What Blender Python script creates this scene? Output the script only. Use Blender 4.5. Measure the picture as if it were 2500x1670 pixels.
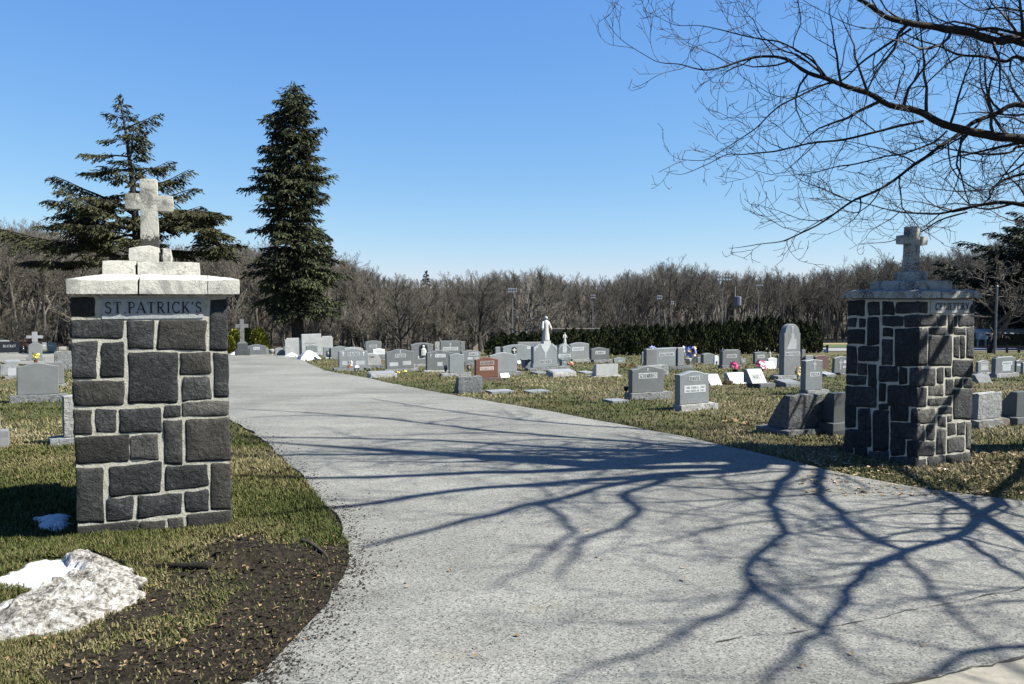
import bpy, bmesh, math, random
import numpy as np
from mathutils import Vector, Matrix, noise

R = math.radians
random.seed(7)
rng = np.random.default_rng(11)
for o in list(bpy.data.objects):
    bpy.data.objects.remove(o, do_unlink=True)
scene = bpy.context.scene
COL = scene.collection

# ------------------------------------------------------------------ camera
EYE = 1.65
PITCH = R(3.26)
FPX = 1944.0                       # focal length in photograph pixels (28 mm on a 36 mm sensor)
cam_data = bpy.data.cameras.new('camera')
cam_data.lens = 28.0
cam_data.sensor_width = 36.0
cam_data.clip_start = 0.05
cam_data.clip_end = 3000
cam = bpy.data.objects.new('camera', cam_data)
COL.objects.link(cam)
cam.location = (0, 0, EYE)
cam.rotation_euler = (R(90) - PITCH, 0, 0)
scene.camera = cam

# ------------------------------------------------------------------ sky, sun, exposure
SUN_EL = R(46)
SUN_A = R(7)                       # degrees behind due right
world = bpy.data.worlds.new('World')
scene.world = world
world.use_nodes = True
wn = world.node_tree.nodes
wl = world.node_tree.links
bg = wn['Background']
sky = wn.new('ShaderNodeTexSky')
sky.sky_type = 'NISHITA'
sky.sun_disc = False
sky.sun_elevation = SUN_EL
sky.sun_rotation = R(90) + SUN_A
sky.altitude = 100
sky.air_density = 1.0
sky.dust_density = 0.1
sky.ozone_density = 6.0
# the camera's own blue rendering of a clear sky: one power curve per channel, the same in every direction
sepw, comw = wn.new('ShaderNodeSeparateColor'), wn.new('ShaderNodeCombineColor')
wl.new(sky.outputs[0], sepw.inputs[0])
for ci, (gam, k) in enumerate(((.98, 1.25), (.74, 1.135), (.313, 1.08))):
    pw, ml = wn.new('ShaderNodeMath'), wn.new('ShaderNodeMath')
    pw.operation, ml.operation = 'POWER', 'MULTIPLY'
    pw.inputs[1].default_value = gam
    ml.inputs[1].default_value = 10 * (k / 3.03) * .1 ** gam
    wl.new(sepw.outputs[ci], pw.inputs[0])
    wl.new(pw.outputs[0], ml.inputs[0])
    wl.new(ml.outputs[0], comw.inputs[ci])
wl.new(comw.outputs[0], bg.inputs[0])
bg.inputs[1].default_value = 0.10
sunvec = Vector((math.cos(SUN_A) * math.cos(SUN_EL), -math.sin(SUN_A) * math.cos(SUN_EL), math.sin(SUN_EL)))
sd = bpy.data.lights.new('sun', 'SUN')
sd.energy = 5.0
sd.angle = R(0.53)
sd.color = (1.0, 0.98, 0.88)
sun = bpy.data.objects.new('sun', sd)
COL.objects.link(sun)
sun.rotation_euler = sunvec.to_track_quat('Z', 'Y').to_euler()
sun.location = (20, -3, 30)
scene.view_settings.view_transform = 'Standard'
scene.view_settings.look = 'None'
scene.view_settings.exposure = 1.6
scene.view_settings.gamma = 1.0
scene.view_settings.use_curve_mapping = False
scene.render.engine = 'CYCLES'
scene.cycles.use_denoising = True
scene.cycles.max_bounces = 5
scene.cycles.diffuse_bounces = 1

# ------------------------------------------------------------------ measuring helpers
CP, SP = math.cos(PITCH), math.sin(PITCH)


def ray(px, py):
    dx = (px - 1250.0) / FPX
    dy = (835.0 - py) / FPX
    return Vector((dx, CP + dy * SP, -SP + dy * CP))


def sstep(a, b, x):
    t = min(1.0, max(0.0, (x - a) / (b - a)))
    return t * t * (3 - 2 * t)


EB = [(-1.2, 58), (-.64, 60), (-.4, 62), (-.3, 66), (-.22, 60), (-.16, 55), (-.06, 54), (.02, 57), (.05, 62), (.09, 86), (.2, 92), (.3, 98), (.38, 106), (.5, 104), (.65, 98), (1.2, 95)]
EBX = [e[0] for e in EB]
EBY = [e[1] for e in EB]


def wood_edge(b):
    return float(np.interp(b, EBX, EBY))


def slope_z(y):
    t = y - 8
    if t < 0:
        return 0.0
    if t < 4:
        return -.045 * t * t / 8
    return -.045 * (t - 2)


def hz(x, y):
    e = wood_edge(x / max(y, 1.0)) if y > 1 else 400
    z = slope_z(min(y, e))
    if y > e:
        z += .027 * min(y - e, 260) * sstep(0, 30, y - e)
    return z


def gp(px, py, lift=0.0):
    """ground point seen at a photograph pixel"""
    r = ray(px, py)
    lo, hi = 0.5, 900.0
    t = 1.0
    prev = 0.5
    while t < 900:
        p = r * t
        if EYE + p.z < hz(p.x, p.y) + lift:
            break
        prev = t
        t *= 1.06
    lo, hi = prev, t
    for _ in range(30):
        m = (lo + hi) / 2
        p = r * m
        if EYE + p.z < hz(p.x, p.y) + lift:
            hi = m
        else:
            lo = m
    p = r * ((lo + hi) / 2)
    return Vector((p.x, p.y, hz(p.x, p.y)))


def at(px, py, Y):
    r = ray(px, py)
    return Vector((0, 0, EYE)) + r * (Y / r.y)


S = 2500 / 2347.0


def g2(x, y):
    return gp(x * S, y * S)


# ------------------------------------------------------------------ object helpers
def link(name, me, mat=None, parent=None, smooth=False):
    o = bpy.data.objects.new(name, me)
    COL.objects.link(o)
    if mat is not None:
        me.materials.append(mat)
    if parent is not None:
        o.parent = parent
    if smooth:
        me.polygons.foreach_set('use_smooth', [True] * len(me.polygons))
        if smooth is not True:
            me.set_sharp_from_angle(angle=R(smooth))
    return o


def tag(o, label=None, cat=None, group=None, kind=None):
    if label:
        o['label'] = label
    if cat:
        o['category'] = cat
    if group:
        o['group'] = group
    if kind:
        o['kind'] = kind
    return o


def thing(name, loc, rz=0.0, label=None, cat=None, group=None):
    o = bpy.data.objects.new(name, None)
    COL.objects.link(o)
    o.location = loc
    o.rotation_euler = (0, 0, rz)
    o.empty_display_size = .1
    tag(o, label, cat, group)
    return o


class MB:
    def __init__(s):
        s.v = []
        s.f = []

    def add(s, vs, fs):
        n = len(s.v)
        s.v.extend(vs)
        s.f.extend([tuple(i + n for i in f) for f in fs])

    def box(s, x0, x1, y0, y1, z0, z1):
        s.add([(x0, y0, z0), (x1, y0, z0), (x1, y1, z0), (x0, y1, z0), (x0, y0, z1), (x1, y0, z1), (x1, y1, z1), (x0, y1, z1)],
              [(0, 3, 2, 1), (4, 5, 6, 7), (0, 1, 5, 4), (1, 2, 6, 5), (2, 3, 7, 6), (3, 0, 4, 7)])

    def tube(s, pts, rad, n=5, cap=True):
        base = len(s.v)
        m = len(pts)
        u = None
        for i in range(m):
            a = pts[max(0, i - 1)]
            b = pts[min(m - 1, i + 1)]
            d = (b[0] - a[0], b[1] - a[1], b[2] - a[2])
            L = math.sqrt(d[0] ** 2 + d[1] ** 2 + d[2] ** 2) or 1e-6
            d = (d[0] / L, d[1] / L, d[2] / L)
            if u is None:
                u = (0., 0., 1.) if abs(d[2]) < .9 else (1., 0., 0.)
            k = u[0] * d[0] + u[1] * d[1] + u[2] * d[2]
            u = (u[0] - k * d[0], u[1] - k * d[1], u[2] - k * d[2])
            L = math.sqrt(u[0] ** 2 + u[1] ** 2 + u[2] ** 2) or 1e-6
            u = (u[0] / L, u[1] / L, u[2] / L)
            w = (d[1] * u[2] - d[2] * u[1], d[2] * u[0] - d[0] * u[2], d[0] * u[1] - d[1] * u[0])
            r = rad[i]
            p = pts[i]
            for j in range(n):
                c = math.cos(2 * math.pi * j / n) * r
                e = math.sin(2 * math.pi * j / n) * r
                s.v.append((p[0] + c * u[0] + e * w[0], p[1] + c * u[1] + e * w[1], p[2] + c * u[2] + e * w[2]))
        for i in range(m - 1):
            for j in range(n):
                a = base + i * n + j
                b = base + i * n + (j + 1) % n
                s.f.append((a, b, b + n, a + n))
        if cap:
            s.f.append(tuple(base + (m - 1) * n + j for j in range(n)))
            s.f.append(tuple(base + j for j in reversed(range(n))))

    def lathe(s, prof, n=14, cx=0, cy=0, cz=0, sx=1, sy=1):
        base = len(s.v)
        for r, z in prof:
            for j in range(n):
                a = 2 * math.pi * j / n
                s.v.append((cx + r * sx * math.cos(a), cy + r * sy * math.sin(a), cz + z))
        for i in range(len(prof) - 1):
            for j in range(n):
                a = base + i * n + j
                b = base + i * n + (j + 1) % n
                s.f.append((a, b, b + n, a + n))
        s.f.append(tuple(base + j for j in reversed(range(n))))
        s.f.append(tuple(base + (len(prof) - 1) * n + j for j in range(n)))

    def mesh(s, name):
        me = bpy.data.meshes.new(name)
        me.from_pydata([tuple(v) for v in s.v], [], s.f)
        return me

    def build(s, name, mat=None, parent=None, smooth=False):
        return link(name, s.mesh(name), mat, parent, smooth)


def np_mesh(name, verts, faces):
    """verts (n,3), faces (m,k) -> mesh, fast"""
    me = bpy.data.meshes.new(name)
    k = faces.shape[1]
    me.vertices.add(len(verts))
    me.vertices.foreach_set('co', verts.astype(np.float32).ravel())
    me.loops.add(faces.size)
    me.loops.foreach_set('vertex_index', faces.astype(np.int32).ravel())
    me.polygons.add(len(faces))
    me.polygons.foreach_set('loop_start', np.arange(0, faces.size, k, dtype=np.int32))
    me.polygons.foreach_set('loop_total', np.full(len(faces), k, dtype=np.int32))
    me.update()
    me.validate()
    return me


def children_of(o):
    return [c for c in bpy.data.objects if c.parent == o]


def poly_dist(px, py, poly):
    """signed distance (positive inside) of points to polygon, numpy"""
    n = len(poly)
    inside = np.zeros(px.shape, bool)
    dmin = np.full(px.shape, 1e9)
    for i in range(n):
        x0, y0 = poly[i][0], poly[i][1]
        x1, y1 = poly[(i + 1) % n][0], poly[(i + 1) % n][1]
        cond = ((y0 > py) != (y1 > py))
        with np.errstate(divide='ignore', invalid='ignore'):
            xi = (x1 - x0) * (py - y0) / ((y1 - y0) if abs(y1 - y0) > 1e-12 else 1e-12) + x0
        inside ^= cond & (px < xi)
        dx, dy = x1 - x0, y1 - y0
        L = dx * dx + dy * dy + 1e-12
        t = np.clip(((px - x0) * dx + (py - y0) * dy) / L, 0, 1)
        d = np.hypot(px - x0 - t * dx, py - y0 - t * dy)
        dmin = np.minimum(dmin, d)
    return np.where(inside, dmin, -dmin)


def nz(x, y, z=0.0, s=1.0):
    return noise.noise(Vector((x * s, y * s, z * s)))


# ------------------------------------------------------------------ materials
def new_mat(name, rough=.8, spec=.3):
    m = bpy.data.materials.new(name)
    m.use_nodes = True
    nt = m.node_tree
    b = nt.nodes['Principled BSDF']
    b.inputs['Roughness'].default_value = rough
    b.inputs['Specular IOR Level'].default_value = spec
    return m, nt, b


def ramp(nt, fac, stops):
    r = nt.nodes.new('ShaderNodeValToRGB')
    el = r.color_ramp.elements
    while len(el) > 1:
        el.remove(el[-1])
    el[0].position = stops[0][0]
    el[0].color = (*stops[0][1], 1)
    for p, c in stops[1:]:
        e = el.new(p)
        e.color = (*c, 1)
    nt.links.new(fac, r.inputs[0])
    return r.outputs[0]


def g(v, w=0.0):
    return (v * (1 + w), v, v * (1 - w))


def tnoise(nt, scale, detail=4, rough=.6, vec=None, dist=0.0):
    n = nt.nodes.new('ShaderNodeTexNoise')
    n.inputs['Scale'].default_value = scale
    n.inputs['Detail'].default_value = detail
    n.inputs['Roughness'].default_value = rough
    n.inputs['Distortion'].default_value = dist
    if vec is not None:
        nt.links.new(vec, n.inputs['Vector'])
    return n.outputs['Fac']


def mixc(nt, fac, a, b, mode='MIX'):
    m = nt.nodes.new('ShaderNodeMix')
    m.data_type = 'RGBA'
    m.blend_type = mode
    for sock, val in ((m.inputs[0], fac), (m.inputs[6], a), (m.inputs[7], b)):
        if isinstance(val, (int, float)):
            sock.default_value = val
        elif isinstance(val, tuple):
            sock.default_value = (*val, 1)
        else:
            nt.links.new(val, sock)
    return m.outputs[2]


def math_n(nt, op, a, b=None, clamp=False):
    m = nt.nodes.new('ShaderNodeMath')
    m.operation = op
    m.use_clamp = clamp
    for i, v in enumerate((a, b)):
        if v is None:
            continue
        if isinstance(v, (int, float)):
            m.inputs[i].default_value = v
        else:
            nt.links.new(v, m.inputs[i])
    return m.outputs[0]


def bump(nt, b, h, strength=.5, dist=.01):
    n = nt.nodes.new('ShaderNodeBump')
    n.inputs['Strength'].default_value = strength
    n.inputs['Distance'].default_value = dist
    nt.links.new(h, n.inputs['Height'])
    nt.links.new(n.outputs[0], b.inputs['Normal'])


def geo_pos(nt):
    return nt.nodes.new('ShaderNodeNewGeometry').outputs['Position']


def obj_vec(nt):
    return nt.nodes.new('ShaderNodeTexCoord').outputs['Object']


def rand_obj(nt):
    return nt.nodes.new('ShaderNodeObjectInfo').outputs['Random']


def plain(name, c, rough=.7, var=.15, scale=20, bmp=0.0, metallic=0.0, spec=.3):
    m, nt, b = new_mat(name, rough, spec)
    p = geo_pos(nt)
    f = tnoise(nt, scale, 4, .6, p)
    lo = tuple(x * (1 - var) for x in c)
    hi = tuple(min(1, x * (1 + var)) for x in c)
    nt.links.new(ramp(nt, f, [(.3, lo), (.7, hi)]), b.inputs['Base Color'])
    b.inputs['Metallic'].default_value = metallic
    if bmp:
        bump(nt, b, f, bmp, .01)
    return m


def granite(name, c, speck=.35, rough=.55, weather=.2):
    """polished or honed granite: fine speckle and soft weather stains"""
    m, nt, b = new_mat(name, rough, .35)
    p = geo_pos(nt)
    f1 = tnoise(nt, 130, 3, .8, p)
    lo = tuple(x * (1 - speck) for x in c)
    hi = tuple(min(.9, x * (1 + speck)) for x in c)
    col = ramp(nt, f1, [(.32, lo), (.5, c), (.68, hi)])
    f2 = tnoise(nt, 3.2, 6, .7, p)
    col = mixc(nt, ramp(nt, f2, [(.40, g(0)), (.66, g(weather * 1.9))]), col, tuple(x * .55 for x in c))
    r = rand_obj(nt)
    col = mixc(nt, 1.0, col, ramp(nt, r, [(0, g(.72, .015)), (.5, g(1.0)), (1, g(1.38, -.005))]), 'MULTIPLY')
    nt.links.new(col, b.inputs['Base Color'])
    bump(nt, b, f1, .08, .002)
    return m


def rock(name, c, rough=.85, lo=.5, hi=1.6, bs=28, bst=.7, bdist=.03, stain=None):
    """hammered, split rock face"""
    m, nt, b = new_mat(name, rough, .3)
    p = geo_pos(nt)
    f1 = tnoise(nt, bs, 6, .7, p, .4)
    f2 = tnoise(nt, 7, 5, .68, p)
    s = math_n(nt, 'ADD', math_n(nt, 'MULTIPLY', f1, .6), math_n(nt, 'MULTIPLY', f2, .4))
    col = ramp(nt, s, [(.34, tuple(x * lo for x in c)), (.5, c), (.66, tuple(min(.85, x * hi) for x in c))])
    if stain:
        f3 = tnoise(nt, 1.7, 5, .7, p)
        col = mixc(nt, ramp(nt, f3, [(.52, g(0)), (.66, g(.75))]), col, stain)
    r = rand_obj(nt)
    col = mixc(nt, 1.0, col, ramp(nt, r, [(0, g(.55, -.03)), (.5, g(.95)), (.8, g(1.3, .02)), (1, g(1.9, .06))]), 'MULTIPLY')
    nt.links.new(col, b.inputs['Base Color'])
    bump(nt, b, f1, bst, bdist)
    return m


M = {}
M['grey'] = granite('grey_granite', (.34, .365, .38))
M['lightgrey'] = granite('light_grey_granite', (.44, .455, .47), .25)
M['white'] = granite('white_marble', (.68, .69, .69), .08, .5, .25)
M['redgran'] = granite('red_brown_granite', (.30, .125, .075), .6)
M['maroon'] = granite('maroon_granite', (.17, .09, .085), .4)
M['tan'] = granite('tan_granite', (.40, .30, .22), .3)
M['pink'] = granite('pink_granite', (.42, .30, .27), .3)
M['black'] = granite('black_granite', (.035, .045, .065), .4, .12)
M['darkgrey'] = granite('dark_grey_granite', (.13, .14, .145), .4)
M['panel'] = granite('frosted_granite_panel', (.56, .58, .60), .15, .7)
M['redpanel'] = granite('frosted_pink_panel', (.58, .47, .44), .15, .7)
M['pitch'] = rock('rock_pitched_granite', (.42, .43, .43), .85, .45, 1.5, 22, .8, .03)
M['pitchdark'] = rock('weathered_rock_granite', (.36, .365, .36), .9, .45, 1.6, 24, .9, .03, (.20, .16, .09))
M['pitchred'] = rock('rock_pitched_red_granite', (.36, .25, .21), .85, .5, 1.5, 22, .8, .03)
M['letter'] = plain('incised_letter_shadow', (.08, .085, .09), .9, .1)
M['letterlight'] = plain('frosted_letter', (.62, .64, .66), .8, .05)
M['letterdark'] = plain('dark_carved_letter', (.055, .056, .058), .9, .2)
M['pillar'] = rock('dark_field_stone', (.036, .038, .041), .75, .3, 3.0, 30, 1.0, .035)
M['pillarpale'] = rock('worn_grey_field_stone', (.085, .084, .08), .85, .4, 1.9, 26, 1.0, .03)
M['pillarbrown'] = rock('brownish_field_stone', (.06, .056, .05), .85, .45, 1.8, 34, 1.0, .025)


def mortar():
    m, nt, b = new_mat('lime_mortar', .95, .2)
    p = geo_pos(nt)
    f = tnoise(nt, 14, 6, .7, p)
    f2 = tnoise(nt, 90, 3, .7, p)
    col = ramp(nt, f, [(.3, (.30, .285, .235)), (.45, (.50, .475, .39)), (.7, (.62, .59, .50))])
    nt.links.new(col, b.inputs['Base Color'])
    bump(nt, b, math_n(nt, 'ADD', f, f2), .6, .01)
    return m


M['mortar'] = mortar()


def painted(name, c, dirt, amount, crack=True, speck=False, foot=None):
    """old masonry paint: flakes, cracks, grime"""
    m, nt, b = new_mat(name, .85, .2)
    p = geo_pos(nt)
    f1 = tnoise(nt, 4.2, 9, .76, p, .6)
    f2 = tnoise(nt, 45, 5, .7, p)
    col = ramp(nt, f2, [(.3, tuple(x * .86 for x in c)), (.6, c)])
    grime = ramp(nt, f1, [(.50 - amount, g(1.0)), (.56 - amount * .5, g(0))]) if False else ramp(nt, f1, [(.54 - amount, g(0)), (.66 - amount, g(.8))])
    col = mixc(nt, grime, col, dirt)
    h = f2
    if crack:
        v = nt.nodes.new('ShaderNodeTexVoronoi')
        v.feature = 'DISTANCE_TO_EDGE'
        v.inputs['Scale'].default_value = 13
        mp = nt.nodes.new('ShaderNodeMapping')
        mp.inputs['Scale'].default_value = (1.0, 1.0, 1.7)
        nt.links.new(p, mp.inputs[0])
        dv = nt.nodes.new('ShaderNodeVectorMath')
        dv.operation = 'ADD'
        nn = nt.nodes.new('ShaderNodeTexNoise')
        nn.inputs['Scale'].default_value = 9
        nt.links.new(p, nn.inputs['Vector'])
        sc = nt.nodes.new('ShaderNodeVectorMath')
        sc.operation = 'SCALE'
        sc.inputs['Scale'].default_value = .14
        nt.links.new(nn.outputs['Color'], sc.inputs[0])
        nt.links.new(mp.outputs[0], dv.inputs[0])
        nt.links.new(sc.outputs[0], dv.inputs[1])
        nt.links.new(dv.outputs[0], v.inputs['Vector'])
        ck = ramp(nt, v.outputs['Distance'], [(.0, g(.8)), (.035, g(0))])
        gate = ramp(nt, tnoise(nt, 4, 3, .6, p), [(.45, g(0)), (.6, g(1))])
        ck2 = mixc(nt, 1.0, ck, gate, 'MULTIPLY')
        col = mixc(nt, ck2, col, tuple(x * .4 for x in dirt))
    if foot is not None:
        sx = nt.nodes.new('ShaderNodeSeparateXYZ')
        nt.links.new(p, sx.inputs[0])
        mr = nt.nodes.new('ShaderNodeMapRange')
        for ii, vv in ((1, foot + .02), (2, foot + .17), (3, .36), (4, -.2)):
            mr.inputs[ii].default_value = vv
        nt.links.new(sx.outputs[2], mr.inputs[0])
        fl = math_n(nt, 'ADD', tnoise(nt, 21, 6, .7, p, .5), mr.outputs[0])
        col = mixc(nt, ramp(nt, fl, [(.60, g(0)), (.66, g(.95))]), col, (.05, .048, .044))
    if speck:
        f3 = tnoise(nt, 75, 4, .75, p)
        f4 = tnoise(nt, 3.5, 4, .6, p)
        sp = ramp(nt, math_n(nt, 'ADD', math_n(nt, 'MULTIPLY', f3, .6), math_n(nt, 'MULTIPLY', f4, .4)), [(.505, g(0)), (.565, g(.9))])
        col = mixc(nt, sp, col, (.035, .036, .03))
    nt.links.new(col, b.inputs['Base Color'])
    bump(nt, b, math_n(nt, 'ADD', f1, math_n(nt, 'MULTIPLY', f2, .5)), .5, .02)
    return m


M['whitecap'] = painted('flaking_white_paint', (.72, .69, .61), (.27, .265, .25), .03)
M['whitecross'] = painted('weathered_white_paint', (.64, .62, .55), (.13, .125, .115), .045)
M['lichencap'] = painted('lichened_concrete', (.62, .62, .58), (.17, .175, .13), .03, False, True)
M['plaque'] = painted('grey_limestone_plaque', (.36, .37, .37), (.50, .49, .45), -.02, False)


def asphalt():
    m, nt, b = new_mat('worn_pale_asphalt', .93, .25)
    p = geo_pos(nt)
    v = nt.nodes.new('ShaderNodeTexVoronoi')
    v.inputs['Scale'].default_value = 120
    nt.links.new(p, v.inputs['Vector'])
    sepc = nt.nodes.new('ShaderNodeSeparateColor')
    nt.links.new(v.outputs['Color'], sepc.inputs[0])
    f1 = sepc.outputs[0]
    col = ramp(nt, f1, [(0, g(.16, .02)), (.15, g(.25, .02)), (.3, g(.38, .03)), (.75, g(.46, .03)), (1, g(.62, .03))])
    f2 = tnoise(nt, .55, 6, .65, p)
    col = mixc(nt, 1.0, col, ramp(nt, f2, [(.32, g(.76, .0)), (.5, g(.93, .012)), (.7, g(1.12, .02))]), 'MULTIPLY')
    f3 = tnoise(nt, 5, 5, .7, p)
    col = mixc(nt, 1.0, col, ramp(nt, f3, [(.28, g(.72)), (.42, g(1.0)), (.75, g(1.06))]), 'MULTIPLY')
    # long faint stretched tyre-worn streaks
    mp = nt.nodes.new('ShaderNodeMapping')
    mp.inputs['Rotation'].default_value = (0, 0, R(-14))
    mp.inputs['Scale'].default_value = (.5, 2.6, 1)
    nt.links.new(p, mp.inputs[0])
    f4 = tnoise(nt, 1.2, 4, .6, mp.outputs[0])
    col = mixc(nt, 1.0, col, ramp(nt, f4, [(.3, g(.86)), (.6, g(1.05))]), 'MULTIPLY')
    f6 = tnoise(nt, .16, 3, .5, p, 1.2)
    col = mixc(nt, 1.0, col, ramp(nt, f6, [(.40, g(.86)), (.47, g(1.0)), (.60, g(1.05))]), 'MULTIPLY')
    f7 = tnoise(nt, 3.1, 6, .75, p, 1.5)
    col = mixc(nt, ramp(nt, f7, [(.63, g(0)), (.70, g(.45))]), col, (.13, .125, .115))
    # sparse rusty leaf stains
    f5 = tnoise(nt, 1.9, 3, .5, p)
    col = mixc(nt, ramp(nt, f5, [(.66, g(0)), (.74, g(.35))]), col, (.40, .31, .17))
    nt.links.new(col, b.inputs['Base Color'])
    bump(nt, b, f1, .55, .006)
    return m


M['asphalt'] = asphalt()
M['concrete'] = plain('tan_concrete', (.46, .42, .34), .9, .18, 25, .3)


def ground_mat():
    m, nt, b = new_mat('late_winter_lawn', .95, .15)
    p = geo_pos(nt)
    big = tnoise(nt, .22, 5, .6, p)
    mid = tnoise(nt, 1.1, 5, .65, p)
    fine = tnoise(nt, 38, 4, .75, p)
    s = math_n(nt, 'ADD', math_n(nt, 'MULTIPLY', big, .55), math_n(nt, 'MULTIPLY', mid, .45))
    straw = ramp(nt, fine, [(.3, (.10, .085, .045)), (.5, (.22, .185, .095)), (.72, (.38, .32, .18))])
    green = ramp(nt, fine, [(.3, (.05, .058, .020)), (.5, (.12, .135, .045)), (.72, (.21, .21, .085))])
    col = mixc(nt, ramp(nt, s, [(.44, g(0)), (.54, g(1))]), straw, green)
    rust = tnoise(nt, .6, 4, .6, p)
    col = mixc(nt, ramp(nt, rust, [(.56, g(0)), (.68, g(.75))]), col, (.16, .095, .045))
    a = nt.nodes.new('ShaderNodeAttribute')
    a.attribute_name = 'mask'
    sep = nt.nodes.new('ShaderNodeSeparateColor')
    nt.links.new(a.outputs['Color'], sep.inputs[0])
    clod = tnoise(nt, 26, 6, .75, p)
    dirt = ramp(nt, clod, [(.3, (.013, .0095, .0065)), (.5, (.038, .029, .0195)), (.7, (.13, .10, .064))])
    col = mixc(nt, sep.outputs[0], col, dirt)
    leaf = ramp(nt, tnoise(nt, 1.5, 6, .7, p), [(.3, (.10, .082, .062)), (.7, (.22, .18, .135))])
    col = mixc(nt, sep.outputs[1], col, leaf)
    nt.links.new(col, b.inputs['Base Color'])
    bump(nt, b, math_n(nt, 'ADD', fine, clod), .7, .03)
    return m


M['ground'] = ground_mat()


def blade_mat():
    m, nt, b = new_mat('grass_blades', .8, .15)
    a = nt.nodes.new('ShaderNodeAttribute')
    a.attribute_name = 'tint'
    col = ramp(nt, a.outputs['Fac'], [(0, (.050, .070, .014)), (.3, (.115, .135, .034)), (.5, (.19, .17, .070)), (.75, (.29, .24, .12)), (1, (.43, .365, .22))])
    nt.links.new(col, b.inputs['Base Color'])
    return m


M['blade'] = blade_mat()


def bark(name, c, var=.5, scale=30, bst=.8):
    m, nt, b = new_mat(name, .9, .2)
    p = geo_pos(nt)
    mp = nt.nodes.new('ShaderNodeMapping')
    mp.inputs['Scale'].default_value = (1, 1, .35)
    nt.links.new(p, mp.inputs[0])
    f = tnoise(nt, scale, 5, .7, mp.outputs[0])
    nt.links.new(ramp(nt, f, [(.3, tuple(x * (1 - var) for x in c)), (.7, tuple(x * (1 + var) for x in c))]), b.inputs['Base Color'])
    bump(nt, b, f, bst, .02)
    return m


M['oakbark'] = bark('dark_furrowed_bark', (.045, .037, .031))
M['twig'] = plain('dark_reddish_twigs', (.075, .05, .044), .8, .25)
M['woodtwig'] = plain('grey_brown_twigs', (.275, .238, .192), .9, .42, .35)
M['darktwig'] = plain('dark_grey_twigs', (.085, .076, .066), .9, .3, .6)
M['darkbark'] = bark('dark_grey_bark', (.07, .062, .055), .5, 3)
M['woodbark'] = bark('grey_forest_bark', (.25, .235, .205), .6, 1.2)
M['palebark'] = plain('pale_grey_bark', (.36, .32, .27), .9, .25, 3)
M['sprucebark'] = bark('spruce_bark', (.085, .072, .062), .6, 9)


def needles(name, dark, lite):
    m, nt, b = new_mat(name, .75, .2)
    a = nt.nodes.new('ShaderNodeAttribute')
    a.attribute_name = 'tint'
    nt.links.new(ramp(nt, a.outputs['Fac'], [(0, dark), (1, lite)]), b.inputs['Base Color'])
    return m


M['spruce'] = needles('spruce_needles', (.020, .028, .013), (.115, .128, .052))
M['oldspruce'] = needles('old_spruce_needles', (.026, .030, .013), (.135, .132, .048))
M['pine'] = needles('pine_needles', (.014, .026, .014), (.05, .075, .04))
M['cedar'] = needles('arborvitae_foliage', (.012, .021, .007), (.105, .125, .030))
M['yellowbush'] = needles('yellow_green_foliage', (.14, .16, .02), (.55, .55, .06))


def snow_mat(dirty):
    m, nt, b = new_mat('dirty_snow' if dirty else 'clean_snow', .7, .2)
    p = geo_pos(nt)
    if dirty:
        f = tnoise(nt, 42, 7, .75, p, .3)
        f2 = tnoise(nt, 9, 6, .7, p, .5)
        a = nt.nodes.new('ShaderNodeAttribute')
        a.attribute_name = 'tint'
        s = math_n(nt, 'ADD', math_n(nt, 'MULTIPLY', f, .48), math_n(nt, 'MULTIPLY', f2, .52))
        dcol = ramp(nt, s, [(.40, (.04, .034, .028)), (.46, (.17, .15, .13)), (.515, (.42, .395, .36)), (.61, (.80, .78, .76))])
        col = mixc(nt, a.outputs['Fac'], (.86, .87, .88), dcol)
        bump(nt, b, f, .9, .03)
    else:
        f = tnoise(nt, 9, 5, .6, p)
        col = ramp(nt, f, [(.25, (.78, .79, .81)), (.6, (.88, .885, .89))])
        bump(nt, b, f, .3, .03)
    nt.links.new(col, b.inputs['Base Color'])
    return m


M['dirtysnow'] = snow_mat(True)
M['snow'] = snow_mat(False)
M['statue'] = plain('white_painted_statue', (.74, .73, .69), .7, .08, 8)
M['black_metal'] = plain('black_metal', (.015, .015, .017), .5, .2)
M['grey_metal'] = plain('galvanised_grey_metal', (.33, .34, .36), .45, .1, 10, 0, .3)
M['lamp'] = plain('white_lamp_housing', (.80, .80, .80), .35, .03)
M['bluebox'] = plain('blue_grey_metal_box', (.30, .30, .42), .5, .1)
M['gold'] = plain('gold_paper_flower', (.62, .42, .16), .5, .3, 30)
M['pinkfl'] = plain('magenta_petals', (.70, .03, .16), .6, .25, 60)
M['whitefl'] = plain('white_petals', (.82, .80, .76), .6, .06, 60)
M['bluefl'] = plain('periwinkle_petals', (.22, .26, .75), .6, .25, 60)
M['yellowfl'] = plain('yellow_petals', (.75, .62, .10), .6, .25, 60)
M['orangefl'] = plain('orange_petals', (.75, .25, .06), .6, .25, 60)
M['leaf'] = plain('dark_green_leaves', (.035, .08, .02), .6, .4, 40)
M['hay'] = plain('dry_brown_foliage', (.19, .10, .035), .9, .5, 40)
M['terracotta'] = plain('green_plastic_pot', (.02, .09, .10), .5, .1)
M['rustpot'] = plain('terracotta_pot', (.30, .10, .04), .8, .2)
M['urnstone'] = plain('pale_urn_stone', (.60, .59, .56), .6, .1)
M['greyurn'] = plain('grey_granite_urn', (.26, .265, .29), .5, .15, 60)
M['deadleaf'] = plain('tan_dead_leaves', (.30, .19, .09), .8, .5, 12)
M['stick'] = bark('dead_wood', (.10, .08, .06), .6, 25)
M['stickpale'] = plain('pale_broken_wood', (.45, .33, .20), .8, .2)
M['woodboard'] = bark('weathered_boards', (.16, .13, .085), .6, 10)
M['beige'] = plain('beige_panel', (.46, .43, .37), .9, .06, 2)
M['fieldgreen'] = plain('mown_field_grass', (.12, .18, .045), .95, .25, .8)
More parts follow.
